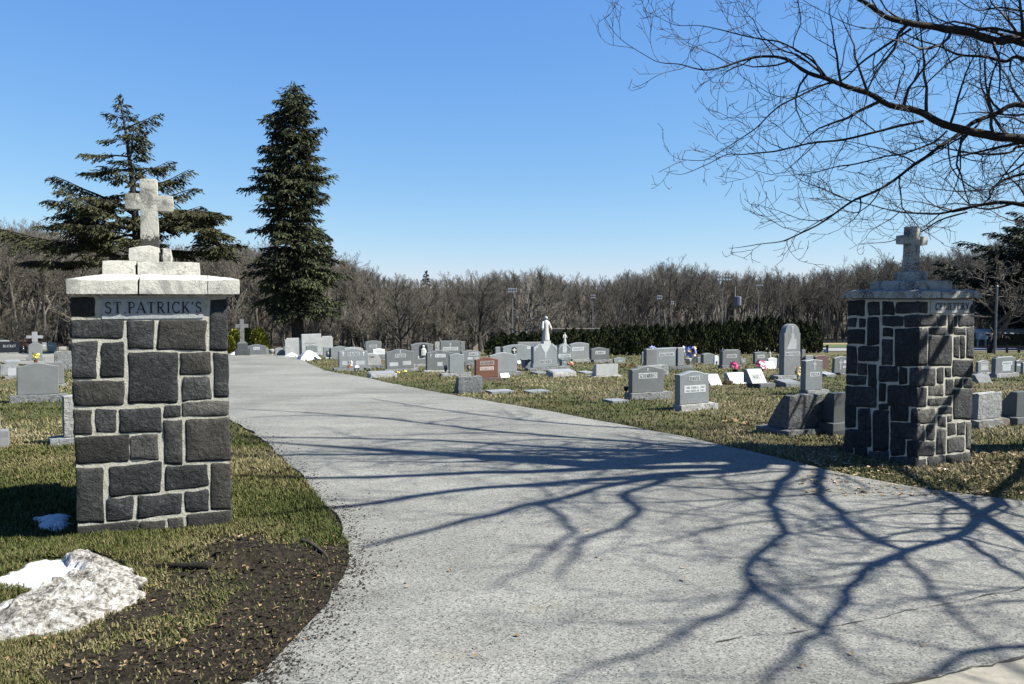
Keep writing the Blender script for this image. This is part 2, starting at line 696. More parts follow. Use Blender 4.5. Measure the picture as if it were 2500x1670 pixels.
M['infield'] = plain('infield_dirt', (.52, .39, .22), .95, .12, .5)
M['farroad'] = plain('far_pale_pavement', (.44, .44, .44), .9, .1, .4)
M['bluetarp'] = plain('blue_tarpaulin', (.10, .13, .24), .5, .3, 3)
M['paleblue'] = plain('pale_blue_metal', (.33, .45, .56), .5, .1)
M['signblue'] = plain('blue_sign_face', (.12, .22, .50), .5, .1)

# ------------------------------------------------------------------ road outline (world metres)
L_PX = [(560, 1568), (600, 1540), (640, 1510), (700, 1440), (740, 1390), (780, 1330), (803, 1290), (800, 1250), (780, 1200), (755, 1165), (700, 1100), (650, 1055), (600, 1005),
        (525, 962), (440, 920), (330, 882), (200, 852), (100, 838), (-30, 829), (-250, 825)]
FAR_PX = [(-250, 806), (0, 806.5), (170, 807.5), (350, 809.5), (525, 812), (600, 812), (670, 815), (690, 822)]
R_PX = [(706, 833), (742, 849), (775, 856), (807, 861), (847, 868), (880, 876), (907, 882), (986, 897), (1046, 908), (1100, 917), (1200, 934), (1350, 962), (1500, 990), (1600, 1010), (1700, 1031), (1800, 1056),
        (1900, 1081), (2000, 1102), (2100, 1121), (2220, 1137), (2347, 1152)]
road_poly = [tuple(g2(*p)[:2]) for p in L_PX + FAR_PX + R_PX]
road_poly += [(6.5, 5.95), (10, 5.7), (24, 5.2), (24, -10), (-24, -10), (-24, -1.2), (-8, .4), (-2.6, 1.9)]


def densify(poly, step):
    out = []
    n = len(poly)
    for i in range(n):
        a = Vector(poly[i])
        b = Vector(poly[(i + 1) % n])
        L = (b - a).length
        k = max(1, int(L / (step if min(a.y, b.y) < 22 else step * 5)))
        for j in range(k):
            out.append(tuple(a.lerp(b, j / k)))
    return out


road_edge = []
for i, (x, y) in enumerate(densify(road_poly, .16)):
    k = (.055 if x < .5 else .035) if 2 < y < 20 else 0
    road_edge.append((x + k * nz(x, y, 3, 2.3) + k * .7 * nz(x, y, 5, 9), y + k * nz(x, y, 9, 2.3)))


def sheet(name, poly, lift, mat, ycuts, kind='structure', skirt=0.0):
    bm = bmesh.new()
    vs = [bm.verts.new((p[0], p[1], 0)) for p in poly]
    bm.faces.new(vs)
    for yc in ycuts:
        bmesh.ops.bisect_plane(bm, geom=bm.verts[:] + bm.edges[:] + bm.faces[:], plane_co=(0, yc, 0), plane_no=(0, 1, 0))
    bmesh.ops.triangulate(bm, faces=bm.faces[:])
    for v in bm.verts:
        v.co.z = slope_z(v.co.y) + lift
    if skirt:
        be = [e for e in bm.edges if len(e.link_faces) == 1]
        r = bmesh.ops.extrude_edge_only(bm, edges=be)
        for v in [q for q in r['geom'] if isinstance(q, bmesh.types.BMVert)]:
            v.co.z -= skirt
    bmesh.ops.recalc_face_normals(bm, faces=bm.faces[:])
    me = bpy.data.meshes.new(name)
    bm.to_mesh(me)
    bm.free()
    o = link(name, me, mat)
    o['kind'] = kind
    return o


YC = [7.99] + [8 + .5 * i for i in range(1, 9)] + [14, 17, 21, 26, 32, 40, 50]
sheet('road', road_edge, .014, M['asphalt'], YC, skirt=.07)
k0, k1 = g2(2105, 1568), g2(2347, 1516)
kd = (k1 - k0).normalized()
kn = Vector((kd.y, -kd.x, 0))
a0, a1 = k0 - kd * 3.0, k1 + kd * 6
kp = []
for i in range(60):
    p = a0.lerp(a1, i / 59)
    kp.append(tuple((p + kn * .012 * nz(p.x, p.y, 2, 8))[:2]))
kp += [tuple((a1 + kn * .55)[:2]), tuple((a0 + kn * .55)[:2])]
sheet('gutter_strip', kp, .020, M['concrete'], [])
M['tar'] = plain('dark_crack_filler', (.075, .07, .055), .9, .4, 30)


def ribbon(name, pts, w, lift, mat, seed=0):
    top, bot = [], []
    P = []
    for a, b in zip(pts[:-1], pts[1:]):
        k = max(2, int((b - a).length / .05))
        P += [a.lerp(b, i / k) for i in range(k)]
    P.append(pts[-1])
    mb = MB()
    for i, p in enumerate(P):
        d = (P[min(i + 1, len(P) - 1)] - P[max(0, i - 1)]).normalized()
        n = Vector((-d.y, d.x, 0))
        c = p + n * (.025 * nz(p.x, p.y, seed, 5) + .012 * nz(p.x, p.y, seed + 3, 22))
        ww = w * max(.08, .55 + 1.5 * nz(p.x, p.y, seed + 9, 9))
        for s_ in (-1, 1):
            q = c + n * ww * s_
            mb.v.append((q.x, q.y, slope_z(q.y) + lift))
        if i:
            k = 2 * i
            mb.f.append((k - 2, k, k + 1, k - 1))
    o = mb.build(name, mat)
    o['kind'] = 'structure'
    return o


ribbon('pavement_crack', [g2(1640, 1478), g2(1850, 1452), g2(2100, 1405), g2(2347, 1356), g2(2600, 1310)], .0038, .0185, M['tar'])
for cr_i, cr in enumerate([[(780, 1085), (1000, 1052), (1240, 1030), (1500, 1046), (1650, 1060)], [(860, 1010), (1050, 985), (1260, 975)], [(1850, 1452), (1990, 1520), (2080, 1600)]]):
    ribbon('pavement_crack', [g2(*c) for c in cr], .0022, .0187 + .0006 * cr_i, M['tar'], cr_i * 3 + 20)
ribbon('gutter_joint', [a0, a1], .012, .0245, M['tar'], 4)

# ------------------------------------------------------------------ ground sheet
DIRT = [tuple(g2(*p)[:2]) for p in [(640, 1600), (720, 1530), (790, 1450), (840, 1390), (860, 1320), (840, 1262), (770, 1256), (700, 1262), (600, 1240), (520, 1232), (470, 1262), (450, 1300), (330, 1330), (300, 1370), (200, 1430), (80, 1500), (0, 1530), (-60, 1568), (200, 1650)]]
mound_c = g2(520, 1290)


def axis(dense0, dense1, step, lo, hi, gr):
    a = list(np.arange(dense0, dense1 + 1e-6, step))
    s = step
    v = dense1
    while v < hi:
        s *= gr
        v += s
        a.append(v)
    s = step
    v = dense0
    while v > lo:
        s *= gr
        v -= s
        a.insert(0, v)
    return np.array(a)


gx = axis(-4.2, 6.0, .07, -700, 700, 1.10)
gy = axis(2.2, 13, .07, -40, 760, 1.07)
GX, GY = np.meshgrid(gx, gy)
fx, fy = GX.ravel(), GY.ravel()
rd = poly_dist(fx, fy, road_poly)
dd = poly_dist(fx, fy, DIRT)
gz = np.zeros(fx.shape)
mask = np.zeros((len(fx), 4), np.float32)
mask[:, 3] = 1


def relief(x, y, rdv, ddv):
    """height of the turf and soil above the plain slope, and how bare the soil is"""
    z = 0.0
    if y < 30 and abs(x) < 25:
        out = min(1.0, max(0.0, -rdv / .5))
        z += out * (.028 * nz(x, y, 0, 1.3) + .014 * nz(x, y, 2, 5) + .012)
    dm = 0.0
    if ddv > -1.0:
        pt = nz(x, y, 0, 1.3) * .6 + nz(x, y, 3, 4.5) * .4
        dm = sstep(-.16, .16, ddv + .14 * pt + .08 * nz(x, y, 7, 9))
        dm *= .74 + .52 * sstep(-.30, .22, nz(x, y, 12, 2.1) + .6 * nz(x, y, 14, 6) + (.5 if rdv > -.5 else 0))
        dm = min(1.0, dm)
        if dm > 0 and y < 7:
            z += dm * (.022 * nz(x, y, 1, 9) + .020 * abs(nz(x, y, 3, 19)))
            r = math.hypot((x - mound_c.x) / .36, (y - mound_c.y) / .22)
            z += .075 * math.exp(-r * r) * (1 + .9 * nz(x, y, 8, 9) + .7 * nz(x, y, 3, 20))
    return z, dm


def one(v):
    return np.array([v])


def gpl(px, py):
    """like gp, lifted onto the uneven turf"""
    p = gp(px, py)
    z, _ = relief(p.x, p.y, float(poly_dist(one(p.x), one(p.y), road_poly)[0]), float(poly_dist(one(p.x), one(p.y), DIRT)[0]))
    return Vector((p.x, p.y, p.z + z))


for i in range(len(fx)):
    x, y = float(fx[i]), float(fy[i])
    ez, dm = relief(x, y, rd[i], dd[i])
    z = hz(x, y) + ez
    strip = sstep(.30, .02, -rd[i] + .12 * nz(x, y, 6, 3)) * .55 if 2 < y < 26 and rd[i] < .1 else 0
    if rd[i] > .03:
        z = hz(x, y) - .05
    gz[i] = z
    mask[i, 0] = max(dm, strip)
    e = wood_edge(x / max(y, 1.0)) if y > 1 else 400
    mask[i, 1] = sstep(-6, 4, y - e)
nx_, ny_ = len(gx), len(gy)
idx = np.arange(nx_ * ny_).reshape(ny_, nx_)
faces = np.stack([idx[:-1, :-1], idx[:-1, 1:], idx[1:, 1:], idx[1:, :-1]], -1).reshape(-1, 4)
gm = np_mesh('ground', np.stack([fx, fy, gz], -1), faces)
ca = gm.color_attributes.new('mask', 'FLOAT_COLOR', 'POINT')
ca.data.foreach_set('color', mask.ravel())
ground = link('ground', gm, M['ground'], smooth=True)
ground['kind'] = 'structure'


# ------------------------------------------------------------------ solid helpers
def rough_block(mb, x0, x1, y0, y1, z0, z1, res=.06, amp=.006, rnd=.012, freq=7, seed=0., topfn=None, fine=.4):
    ax = [(x0, x1), (y0, y1), (z0, z1)]
    n = [max(1, min(24, round((b - a) / res))) for a, b in ax]

    def P(i, j, k):
        c = [i, j, k]
        p = [ax[d][0] + (ax[d][1] - ax[d][0]) * c[d] / n[d] for d in range(3)]
        onb = [c[d] == 0 or c[d] == n[d] for d in range(3)]
        if sum(onb) >= 2:
            for d in range(3):
                if onb[d]:
                    p[d] += rnd * .3 * (1 if c[d] == 0 else -1) * (1 if sum(onb) == 2 else 1.5)
        q = Vector((p[0] * freq + seed, p[1] * freq, p[2] * freq))
        w = noise.noise_vector(q) * amp + noise.noise_vector(q * 3.1) * amp * fine
        if topfn and k == n[2]:
            p[2] += topfn(p[0], p[1])
        return (p[0] + w.x, p[1] + w.y, p[2] + w.z * (0 if k == 0 else 1))
    cache = {}
    vs = []
    fs = []

    def V(i, j, k):
        if (i, j, k) not in cache:
            cache[(i, j, k)] = len(vs)
            vs.append(P(i, j, k))
        return cache[(i, j, k)]
    for i in range(n[0]):
        for j in range(n[1]):
            fs.append((V(i, j, 0), V(i, j + 1, 0), V(i + 1, j + 1, 0), V(i + 1, j, 0)))
            fs.append((V(i, j, n[2]), V(i + 1, j, n[2]), V(i + 1, j + 1, n[2]), V(i, j + 1, n[2])))
    for i in range(n[0]):
        for k in range(n[2]):
            fs.append((V(i, 0, k), V(i + 1, 0, k), V(i + 1, 0, k + 1), V(i, 0, k + 1)))
            fs.append((V(i, n[1], k), V(i, n[1], k + 1), V(i + 1, n[1], k + 1), V(i + 1, n[1], k)))
    for j in range(n[1]):
        for k in range(n[2]):
            fs.append((V(0, j, k), V(0, j, k + 1), V(0, j + 1, k + 1), V(0, j + 1, k)))
            fs.append((V(n[0], j, k), V(n[0], j + 1, k), V(n[0], j + 1, k + 1), V(n[0], j, k + 1)))
    mb.add(vs, fs)


# ------------------------------------------------------------------ serif letters built from strokes
def arc(cx, cy, rx, ry, a0, a1, n=9):
    return [(cx + rx * math.cos(R(a0 + (a1 - a0) * i / n)), cy + ry * math.sin(R(a0 + (a1 - a0) * i / n))) for i in range(n + 1)]


TN, TK = .055, .125
GL = {
    'A': (.80, [([(.02, 0), (.40, 1)], TN), ([(.38, 1), (.76, 0)], TK), ([(.16, .34), (.64, .34)], TN)], [(.03, 0), (.75, 0)]),
    'B': (.68, [([(.14, 0), (.14, 1)], TK), ([(.12, .97)] + arc(.34, .75, .22, .22, 90, -90) + [(.12, .53)], .09), ([(.12, .53)] + arc(.36, .28, .27, .25, 90, -90) + [(.12, .03)], .09)], [(.1, 0), (.1, 1)]),
    'C': (.76, [(arc(.42, .5, .36, .49, 45, 315, 16), .10), ([(.69, .98), (.69, .72)], TN), ([(.69, .26), (.69, .06)], TN)], []),
    'D': (.78, [([(.14, 0), (.14, 1)], TK), ([(.12, .97), (.30, .97)] + arc(.34, .5, .36, .47, 88, -88, 12) + [(.30, .03), (.12, .03)], .09)], [(.1, 0), (.1, 1)]),
    'E': (.64, [([(.14, 0), (.14, 1)], TK), ([(.12, .97), (.56, .97), (.57, .80)], TN), ([(.12, .52), (.46, .52)], TN), ([(.46, .62), (.46, .42)], TN), ([(.12, .03), (.58, .03), (.60, .22)], TN)], [(.1, 0), (.1, 1)]),
    'F': (.62, [([(.14, 0), (.14, 1)], TK), ([(.12, .97), (.56, .97), (.57, .80)], TN), ([(.12, .52), (.46, .52)], TN), ([(.46, .62), (.46, .42)], TN)], [(.14, 0), (.1, 1)]),
    'G': (.82, [(arc(.42, .5, .36, .49, 45, 320, 16), .10), ([(.69, .45), (.69, .08)], TK), ([(.69, .98), (.69, .74)], TN)], [(.68, .45)]),
    'H': (.84, [([(.15, 0), (.15, 1)], TK), ([(.69, 0), (.69, 1)], TK), ([(.15, .52), (.69, .52)], TN)], [(.15, 0), (.15, 1), (.69, 0), (.69, 1)]),
    'I': (.36, [([(.18, 0), (.18, 1)], TK)], [(.18, 0), (.18, 1)]),
    'J': (.5, [([(.32, 1), (.32, .2), (.25, .03), (.1, 0)], TK)], [(.32, 1)]),
    'K': (.80, [([(.15, 0), (.15, 1)], TK), ([(.19, .42), (.64, 1)], TN), ([(.30, .58), (.72, 0)], TK)], [(.15, 0), (.15, 1), (.64, 1), (.72, 0)]),
    'L': (.62, [([(.14, 0), (.14, 1)], TK), ([(.12, .03), (.56, .03), (.58, .24)], TN)], [(.14, 1), (.1, 0)]),
    'M': (1.0, [([(.12, 0), (.15, 1)], TN), ([(.15, 1), (.50, .08)], TK), ([(.50, .08), (.84, 1)], TN), ([(.84, 1), (.87, 0)], TK)], [(.12, 0), (.13, 1), (.87, 0), (.87, 1)]),
    'N': (.84, [([(.14, 0), (.14, 1)], TN), ([(.14, 1), (.70, 0)], TK), ([(.70, 0), (.70, 1)], TN)], [(.14, 0), (.12, 1), (.70, 1)]),
    'O': (.86, [(arc(.43, .5, .36, .49, 0, 360, 20), .10)], []),
    'P': (.66, [([(.14, 0), (.14, 1)], TK), ([(.12, .97)] + arc(.34, .73, .25, .24, 90, -90) + [(.12, .49)], .085)], [(.14, 0), (.1, 1)]),
    'R': (.76, [([(.14, 0), (.14, 1)], TK), ([(.12, .97)] + arc(.34, .74, .24, .23, 90, -90) + [(.12, .51)], .085), ([(.34, .51), (.66, 0)], TK)], [(.14, 0), (.1, 1), (.69, 0)]),
    'S': (.60, [(arc(.30, .745, .20, .235, 35, 270, 10) + arc(.30, .255, .22, .255, 90, -145, 10), .10), ([(.49, .98), (.49, .76)], TN), ([(.08, .02), (.08, .26)], TN)], []),
    'T': (.76, [([(.38, 0), (.38, 1)], TK), ([(.06, .78), (.07, .97), (.69, .97), (.70, .78)], TN)], [(.38, 0)]),
    'U': (.82, [([(.15, 1), (.15, .35)] + arc(.42, .33, .27, .31, 180, 360, 10) + [(.69, 1)], .09)], [(.15, 1), (.69, 1)]),
    'V': (.80, [([(.05, 1), (.42, 0)], TK), ([(.40, 0), (.76, 1)], TN)], [(.07, 1), (.74, 1)]),
    'Y': (.78, [([(.05, 1), (.39, .46)], TK), ([(.39, .46), (.73, 1)], TN), ([(.39, .48), (.39, 0)], TK)], [(.07, 1), (.71, 1), (.39, 0)]),
    'Z': (.70, [([(.08, .80), (.08, .97), (.62, .97)], TN), ([(.62, .97), (.06, .03)], TK), ([(.06, .03), (.64, .03), (.65, .22)], TN)], []),
    '.': (.26, [([(.08, .06), (.20, .06)], .12)], []),
    "'": (.22, [([(.13, 1.0), (.08, .74)], .09)], []),
    ' ': (.4, [], []),
    '-': (.4, [([(.06, .45), (.34, .45)], .08)], []),
    '0': (.64, [(arc(.32, .5, .25, .48, 0, 360, 16), .09)], []),
    '1': (.4, [([(.20, 0), (.20, 1), (.08, .86)], .10)], [(.2, 0)]),
    '2': (.6, [(arc(.30, .72, .22, .26, 160, -40, 8) + [(.06, .04), (.54, .04)], .09)], []),
    '4': (.62, [([(.44, 0), (.44, 1)], .10), ([(.44, 1), (.04, .30), (.58, .30)], .055)], []),
    '6': (.62, [(arc(.31, .30, .23, .28, 0, 360, 12), .09), (arc(.50, .36, .42, .60, 180, 105, 6), .09)], []),
    '8': (.62, [(arc(.31, .75, .19, .22, 0, 360, 12), .08), (arc(.31, .27, .24, .26, 0, 360, 12), .09)], []),
    '9': (.62, [(arc(.31, .70, .23, .28, 0, 360, 12), .09), (arc(.12, .64, .42, .60, 0, -75, 6), .09)], []),
}


def text_mesh(mb, s, x0, x1, z0, z1, y, thick=1.0, gap=.16):
    """stroke lettering filling the box x0..x1, z0..z1 on the plane y (facing -y)"""
    tot = sum(GL[c][0] for c in s) + gap * (len(s) - 1)
    sx = (x1 - x0) / tot
    sz = z1 - z0
    cx = x0
    lay = 0
    for c in s:
        w, strokes, serifs = GL[c]
        st = [(p, t) for p, t in strokes] + [([(a - .15, .03 if b < .3 else (.97 if b > .7 else b)), (a + .15, .03 if b < .3 else (.97 if b > .7 else b))], .05) for a, b in serifs]
        for pts, t in st:
            lay += 1
            yy = y - .00012 * (lay % 7)
            P = [Vector((cx + px * sx, z0 + pz * sz)) for px, pz in pts]
            hw = t * thick * .5 * min(sx, sz) * 1.05
            vs = []
            for i, p in enumerate(P):
                d = (P[min(i + 1, len(P) - 1)] - P[max(i - 1, 0)])
                if d.length < 1e-9:
                    d = Vector((1, 0))
                d.normalize()
                n = Vector((-d.y, d.x)) * hw
                vs += [(p.x + n.x, yy, p.y + n.y), (p.x - n.x, yy, p.y - n.y)]
            mb.add(vs, [(2 * i, 2 * i + 1, 2 * i + 3, 2 * i + 2) for i in range(len(P) - 1)])
        cx += (w + gap) * sx


# ------------------------------------------------------------------ gate pillars
def face_map(k, W):
    h = W / 2
    return [lambda u, o, z: (u, -h - o, z), lambda u, o, z: (h + o, u, z), lambda u, o, z: (-u, h + o, z), lambda u, o, z: (-h - o, -u, z)][k]


def stone_piece(q, fm, root, mat, seed, nx=6, nz_=5, proud=.022, amp=.010, gw=.0045):
    tl, tr, br, bl = [Vector(p) for p in q]
    tl, tr, br, bl = tl + Vector((-gw, gw)), tr + Vector((gw, gw)), br + Vector((gw, -gw)), bl + Vector((-gw, -gw))
    cen = (tl + tr + br + bl) / 4
    rj = random.Random(int(seed * 97))
    tl, tr, br, bl = [c + Vector((rj.uniform(-.006, .006), rj.uniform(-.006, .006))) + (cen - c).normalized() * rj.uniform(0, .003) for c in (tl, tr, br, bl)]
    vs, fs = [], []
    wd = ((tr - tl).length + (br - bl).length) / 2
    ht = ((tl - bl).length + (tr - br).length) / 2
    for j in range(nz_ + 1):
        for i in range(nx + 1):
            a, b = i / nx, j / nz_
            # keep vertices near the rim so the arris is crisp
            a2 = .5 - .5 * math.cos(math.pi * a) * (1 if nx < 4 else 1)
            b2 = .5 - .5 * math.cos(math.pi * b)
            p = (bl.lerp(br, a2)).lerp(tl.lerp(tr, a2), b2)
            e = min(a2 * wd, (1 - a2) * wd, b2 * ht, (1 - b2) * ht)
            dome = 1 - math.exp(-e / .02)
            o = .0085 + proud * dome + dome * amp * (noise.noise(Vector((p.x * 9 + seed, p.y * 9, seed * 3))) * 1.6 + noise.noise(Vector((p.x * 24 + seed, p.y * 24, 5))) * .8)
            o = max(o, .0075)
            rim = (i in (0, nx)) or (j in (0, nz_))
            if rim:
                p = p + Vector((noise.noise(Vector((p.x * 14, p.y * 14, seed))), noise.noise(Vector((p.x * 14 + 9, p.y * 14, seed))))) * .011
            if i in (0, nx) and j in (0, nz_):
                p = p + (cen - p).normalized() * .006
            vs.append(fm(p.x, o, p.y))
    N = nx + 1
    for j in range(nz_):
        for i in range(nx):
            fs.append((j * N + i, j * N + i + 1, (j + 1) * N + i + 1, (j + 1) * N + i))
    rim = [i for i in range(N)] + [j * N + nx for j in range(1, nz_ + 1)] + [nz_ * N + i for i in range(nx - 1, -1, -1)] + [j * N for j in range(nz_ - 1, 0, -1)]
    base = len(vs)
    inv = {}
    for r in rim:
        i, j = r % N, r // N
        a2 = .5 - .5 * math.cos(math.pi * i / nx)
        b2 = .5 - .5 * math.cos(math.pi * j / nz_)
        p = (bl.lerp(br, a2)).lerp(tl.lerp(tr, a2), b2)
        inv[r] = len(vs)
        vs.append(fm(p.x, -.03, p.y))
    for a, b in zip(rim, rim[1:] + rim[:1]):
        fs.append((a, inv[a], inv[b], b))
    me = bpy.data.meshes.new('stone')
    me.from_pydata(vs, [], fs)
    return link('stone', me, mat, root, smooth=True)


def generic_face(fm, root, W, H, rs):
    z = .0
    while z < H - .06:
        h = min(rs.uniform(.13, .26), H - z)
        if H - z - h < .08:
            h = H - z
        u = -W / 2
        while u < W / 2 - .02:
            w = rs.uniform(.14, .36)
            if W / 2 - u - w < .1:
                w = W / 2 - u
            gq = .011
            stone_piece([(u + gq, z + h - gq), (u + w - gq, z + h - gq), (u + w - gq, z + gq), (u + gq, z + gq)], fm, root,
                        M['pillar'] if rs.random() < .75 else M['pillarpale'], rs.uniform(0, 90), 3, 2, .012, .008)
            u += w
        z += h


def ray_plane(px, py, p0, n):
    r = ray(px, py)
    o = Vector((0, 0, EYE))
    t = (p0 - o).dot(n) / r.dot(n)
    return o + r * t


def quad(t):
    """x0,y0,x1,y1 or with the four corner heights x0,x1,tl,tr,br,bl -> four image corners"""
    if len(t) == 4:
        x0, y0, x1, y1 = t
        return [(x0, y0), (x1, y0), (x1, y1), (x0, y1)]
    x0, x1, tl, tr, br, bl = t
    return [(x0, tl), (x1, tr), (x1, br), (x0, bl)]


# ---- left pillar
THL = R(22)
PL0 = gp(195, 1322)
uL, nL = Vector((math.cos(THL), math.sin(THL), 0)), Vector((math.sin(THL), -math.cos(THL), 0))
pr = ray_plane(553.5, 900, PL0, nL)
WL = (pr - PL0).dot(uL)
rootL = PL0 + uL * WL / 2 - nL * WL / 2
pillarL = thing('gate_pillar', rootL, THL, "wide dark stone gate pillar on the left with a flaking white cross and cap", 'gate pillar', 'stone pillars at the cemetery entrance')


def toL(px, py, dy=0.0):
    """photo pixel -> (u, z) on the front plane, or on a plane dy metres behind it"""
    p = ray_plane(px, py, PL0 - nL * dy, nL)
    d = p - rootL
    return (d.dot(uL), d.z)


def Z1(x, y):
    return (120 + x / 3.136, 400 + y / 3.136)


capL_z = toL(*Z1(780, 1008))[1]
mb = MB()
mb.box(-WL / 2 - .0066, WL / 2 + .0066, -WL / 2 - .0066, WL / 2 + .0066, -.25, capL_z)
mb.build('mortar', M['mortar'], pillarL)
LST = [((188, 1025, 352, 1165), 0), ((1235, 1040, 1378, 1430), 0), ((192, 1195, 573, 1335), 0), ((607, 1198, 803, 1420), 0), ((843, 1200, 1200, 1425), 0),
       ((195, 1365, 368, 1640), 0), ((402, 1370, 578, 1635), 0), ((612, 985, 1440, 1440, 1828, 1840), 0), ((1010, 1450, 1240, 1605), 0), ((1025, 1235, 1635, 1628, 1800, 1808), 0),
       ((1270, 1450, 1378, 1788), 0), ((198, 580, 1668, 1660, 1838, 1866), 2), ((200, 1885, 330, 2065), 0), ((365, 1878, 518, 2053), 0), ((548, 860, 1876, 1866, 2042, 2052), 0),
       ((888, 1850, 1005, 1934), 0), ((1030, 1378, 1832, 1812, 1914, 1932), 1), ((204, 612, 2090, 2078, 2270, 2300), 2), ((640, 840, 2078, 2072, 2255, 2264), 1), ((885, 1960, 1022, 2295), 1),
       ((1050, 1380, 1955, 1940, 2275, 2284), 0), ((205, 425, 2334, 2328, 2736, 2740), 1), ((462, 865, 2322, 2282, 2504, 2540), 0), ((900, 1218, 2322, 2300, 2468, 2496), 0), ((1245, 2295, 1384, 2640), 0),
       ((455, 650, 2560, 2550, 2708, 2730), 0), ((680, 1015, 2544, 2515, 2668, 2710), 0), ((1045, 1220, 2515, 2495, 2646, 2656), 0), ((208, 680, 2782, 2742, 2960, 2960), 2), ((705, 890, 2736, 2728, 2820, 2826), 2),
       ((710, 895, 2850, 2840, 2960, 2960), 2), ((925, 1030, 2710, 2700, 2900, 2910), 2), ((1065, 1388, 2682, 2652, 2900, 2930), 2)]
fmL = face_map(0, WL)
hwL = WL / 2 + .010
uLa, uLb = toL(*Z1(198, 1900))[0], toL(*Z1(1379, 1900))[0]
for i, (t, kind) in enumerate(LST):
    q = [toL(*Z1(*c)) for c in quad(t)]
    q = [(-hwL + (u - uLa) / (uLb - uLa) * 2 * hwL, z) for u, z in q]
    q = [(-hwL if u < -hwL + .03 else (hwL if u > hwL - .03 else u), z) for u, z in q]
    stone_piece(q, fmL, pillarL, [M['pillar'] if i % 4 else M['pillarbrown'], M['pillarpale'], M['pillarbrown']][kind], 3.7 * i, 8, 6, .012, .008 if kind != 1 else .014)
rs = random.Random(5)
for k in (1, 2, 3):
    generic_face(face_map(k, WL), pillarL, WL, capL_z, rs)
# plaque with the carved name
a = toL(*Z1(402, 1030))
b = toL(*Z1(1183, 1182))
mb = MB()
rough_block(mb, a[0], b[0], -WL / 2 - .014, -WL / 2 + .04, b[1], a[1], .06, .002, .004, 6, 2)
plq = mb.build('name_plaque', M['plaque'], pillarL)
mb = MB()
t0, t1 = toL(*Z1(428, 1058)), toL(*Z1(1168, 1140))
text_mesh(mb, "ST.PATRICK'S", t0[0], t1[0], t1[1], t0[1], -WL / 2 - .0185, 1.2)
mb.build('lettering', M['letterdark'], plq)
# cap: three slabs with a weathered, sloping top
zc0, zc1 = toL(*Z1(700, 1002))[1], toL(*Z1(700, 888), 0)[1]
cx0, cx1 = toL(*Z1(124, 940), -.08)[0], toL(*Z1(1458, 940), -.08)[0]
capo = .085
seams = [cx0, toL(*Z1(696, 940))[0], toL(*Z1(1217, 940))[0], cx1]
zs0 = toL(*Z1(780, 850), .18)[1]


def topL(x, y):
    d = min(y + WL / 2 + capo, WL / 2 + capo - y, x - cx0, cx1 - x)
    return (zs0 - zc1) * min(1, max(0, d / .2)) 


for i in range(3):
    mb = MB()
    rough_block(mb, seams[i] + .001, seams[i + 1] - .0015, -WL / 2 - capo, WL / 2 + capo, zc0 + .002, zc1, .05, .010, .008, 5, i * 13.1, topL, .45)
    mb.build('cap_slab', M['whitecap'], pillarL, smooth=32)
dS = .19
sx0, sx1 = toL(*Z1(405, 800), dS)[0], toL(*Z1(1158, 800), dS)[0]
sm = toL(*Z1(667, 800), dS)[0]
zs1 = toL(*Z1(780, 742), dS)[1]
for i, (xa, xb) in enumerate(((sx0, sm - .004), (sm + .004, sx1))):
    mb = MB()
    rough_block(mb, xa, xb, -WL / 2 + dS, WL / 2 - dS, zs0 - .06, zs1 - .006 * i, .05, .004, .012, 8, 40 + i * 9)
    mb.build('step_slab', M['whitecap'], pillarL, smooth=32)
dB = WL / 2 - .16
bx0, bx1 = toL(*Z1(603, 690), dB)[0], toL(*Z1(938, 690), dB)[0]
bm_ = toL(*Z1(856, 690), dB)[0]
zb1 = toL(*Z1(770, 640), dB)[1]
cxl = toL(*Z1(766, 300), WL / 2)[0]
for i, (xa, xb) in enumerate(((bx0, bm_ - .006), (bm_ + .006, bx1))):
    mb = MB()
    rough_block(mb, xa, xb, -.165, .165, zs1 - .02, zb1 - .004, .06, .005, .02, 8, 60 + i * 7,
                lambda x, y: .018 * max(0, 1 - abs(x - cxl) / .16))
    mb.build('cross_base', M['whitecap'], pillarL, smooth=32)
zx1 = toL(*Z1(766, 112), WL / 2 - .06)[1]
za0, za1 = toL(*Z1(766, 352), WL / 2 - .06)[1], toL(*Z1(766, 226), WL / 2 - .06)[1]
hw = (toL(*Z1(837, 300), WL / 2 - .06)[0] - toL(*Z1(695, 300), WL / 2 - .06)[0]) / 2
ax0, ax1 = toL(*Z1(578, 300), WL / 2 - .06)[0], toL(*Z1(951, 300), WL / 2 - .06)[0]
mb = MB()
rough_block(mb, cxl - hw, cxl + hw, -.065, .065, zb1 - .03, zx1, .04, .0035, .012, 9, 71)
rough_block(mb, ax0, cxl - hw + .012, -.062, .062, za0, za1, .04, .0035, .012, 9, 75)
rough_block(mb, cxl + hw - .012, ax1, -.063, .063, za0 - .008, za1 - .008, .04, .0035, .012, 9, 79)
M['footcross'] = painted('weathered_white_cross_paint', (.64, .62, .55), (.13, .125, .115), .045, True, False, zb1)
mb.build('cross', M['footcross'], pillarL, smooth=32)

# ---- right pillar
THR = R(27)
PR0 = gp(2234, 1146)
uR, nR = Vector((math.cos(THR), math.sin(THR), 0)), Vector((math.sin(THR), -math.cos(THR), 0))
wr1 = (ray_plane(2380, 900, PR0, nR) - PR0).dot(uR)
nL2 = -uR
wr2 = (ray_plane(2080, 900, PR0, nL2) - PR0).dot(-nR)
WR = (wr1 + wr2) / 2
rootR = PR0 + uR * WR / 2 - nR * WR / 2
pillarR = thing('gate_pillar', rootR, THR, "dark stone gate pillar on the right with a lichen spotted cross, set cornerwise", 'gate pillar', 'stone pillars at the cemetery entrance')
print('pillar widths', WL, wr1, wr2, 'PL0', PL0, 'PR0', PR0)


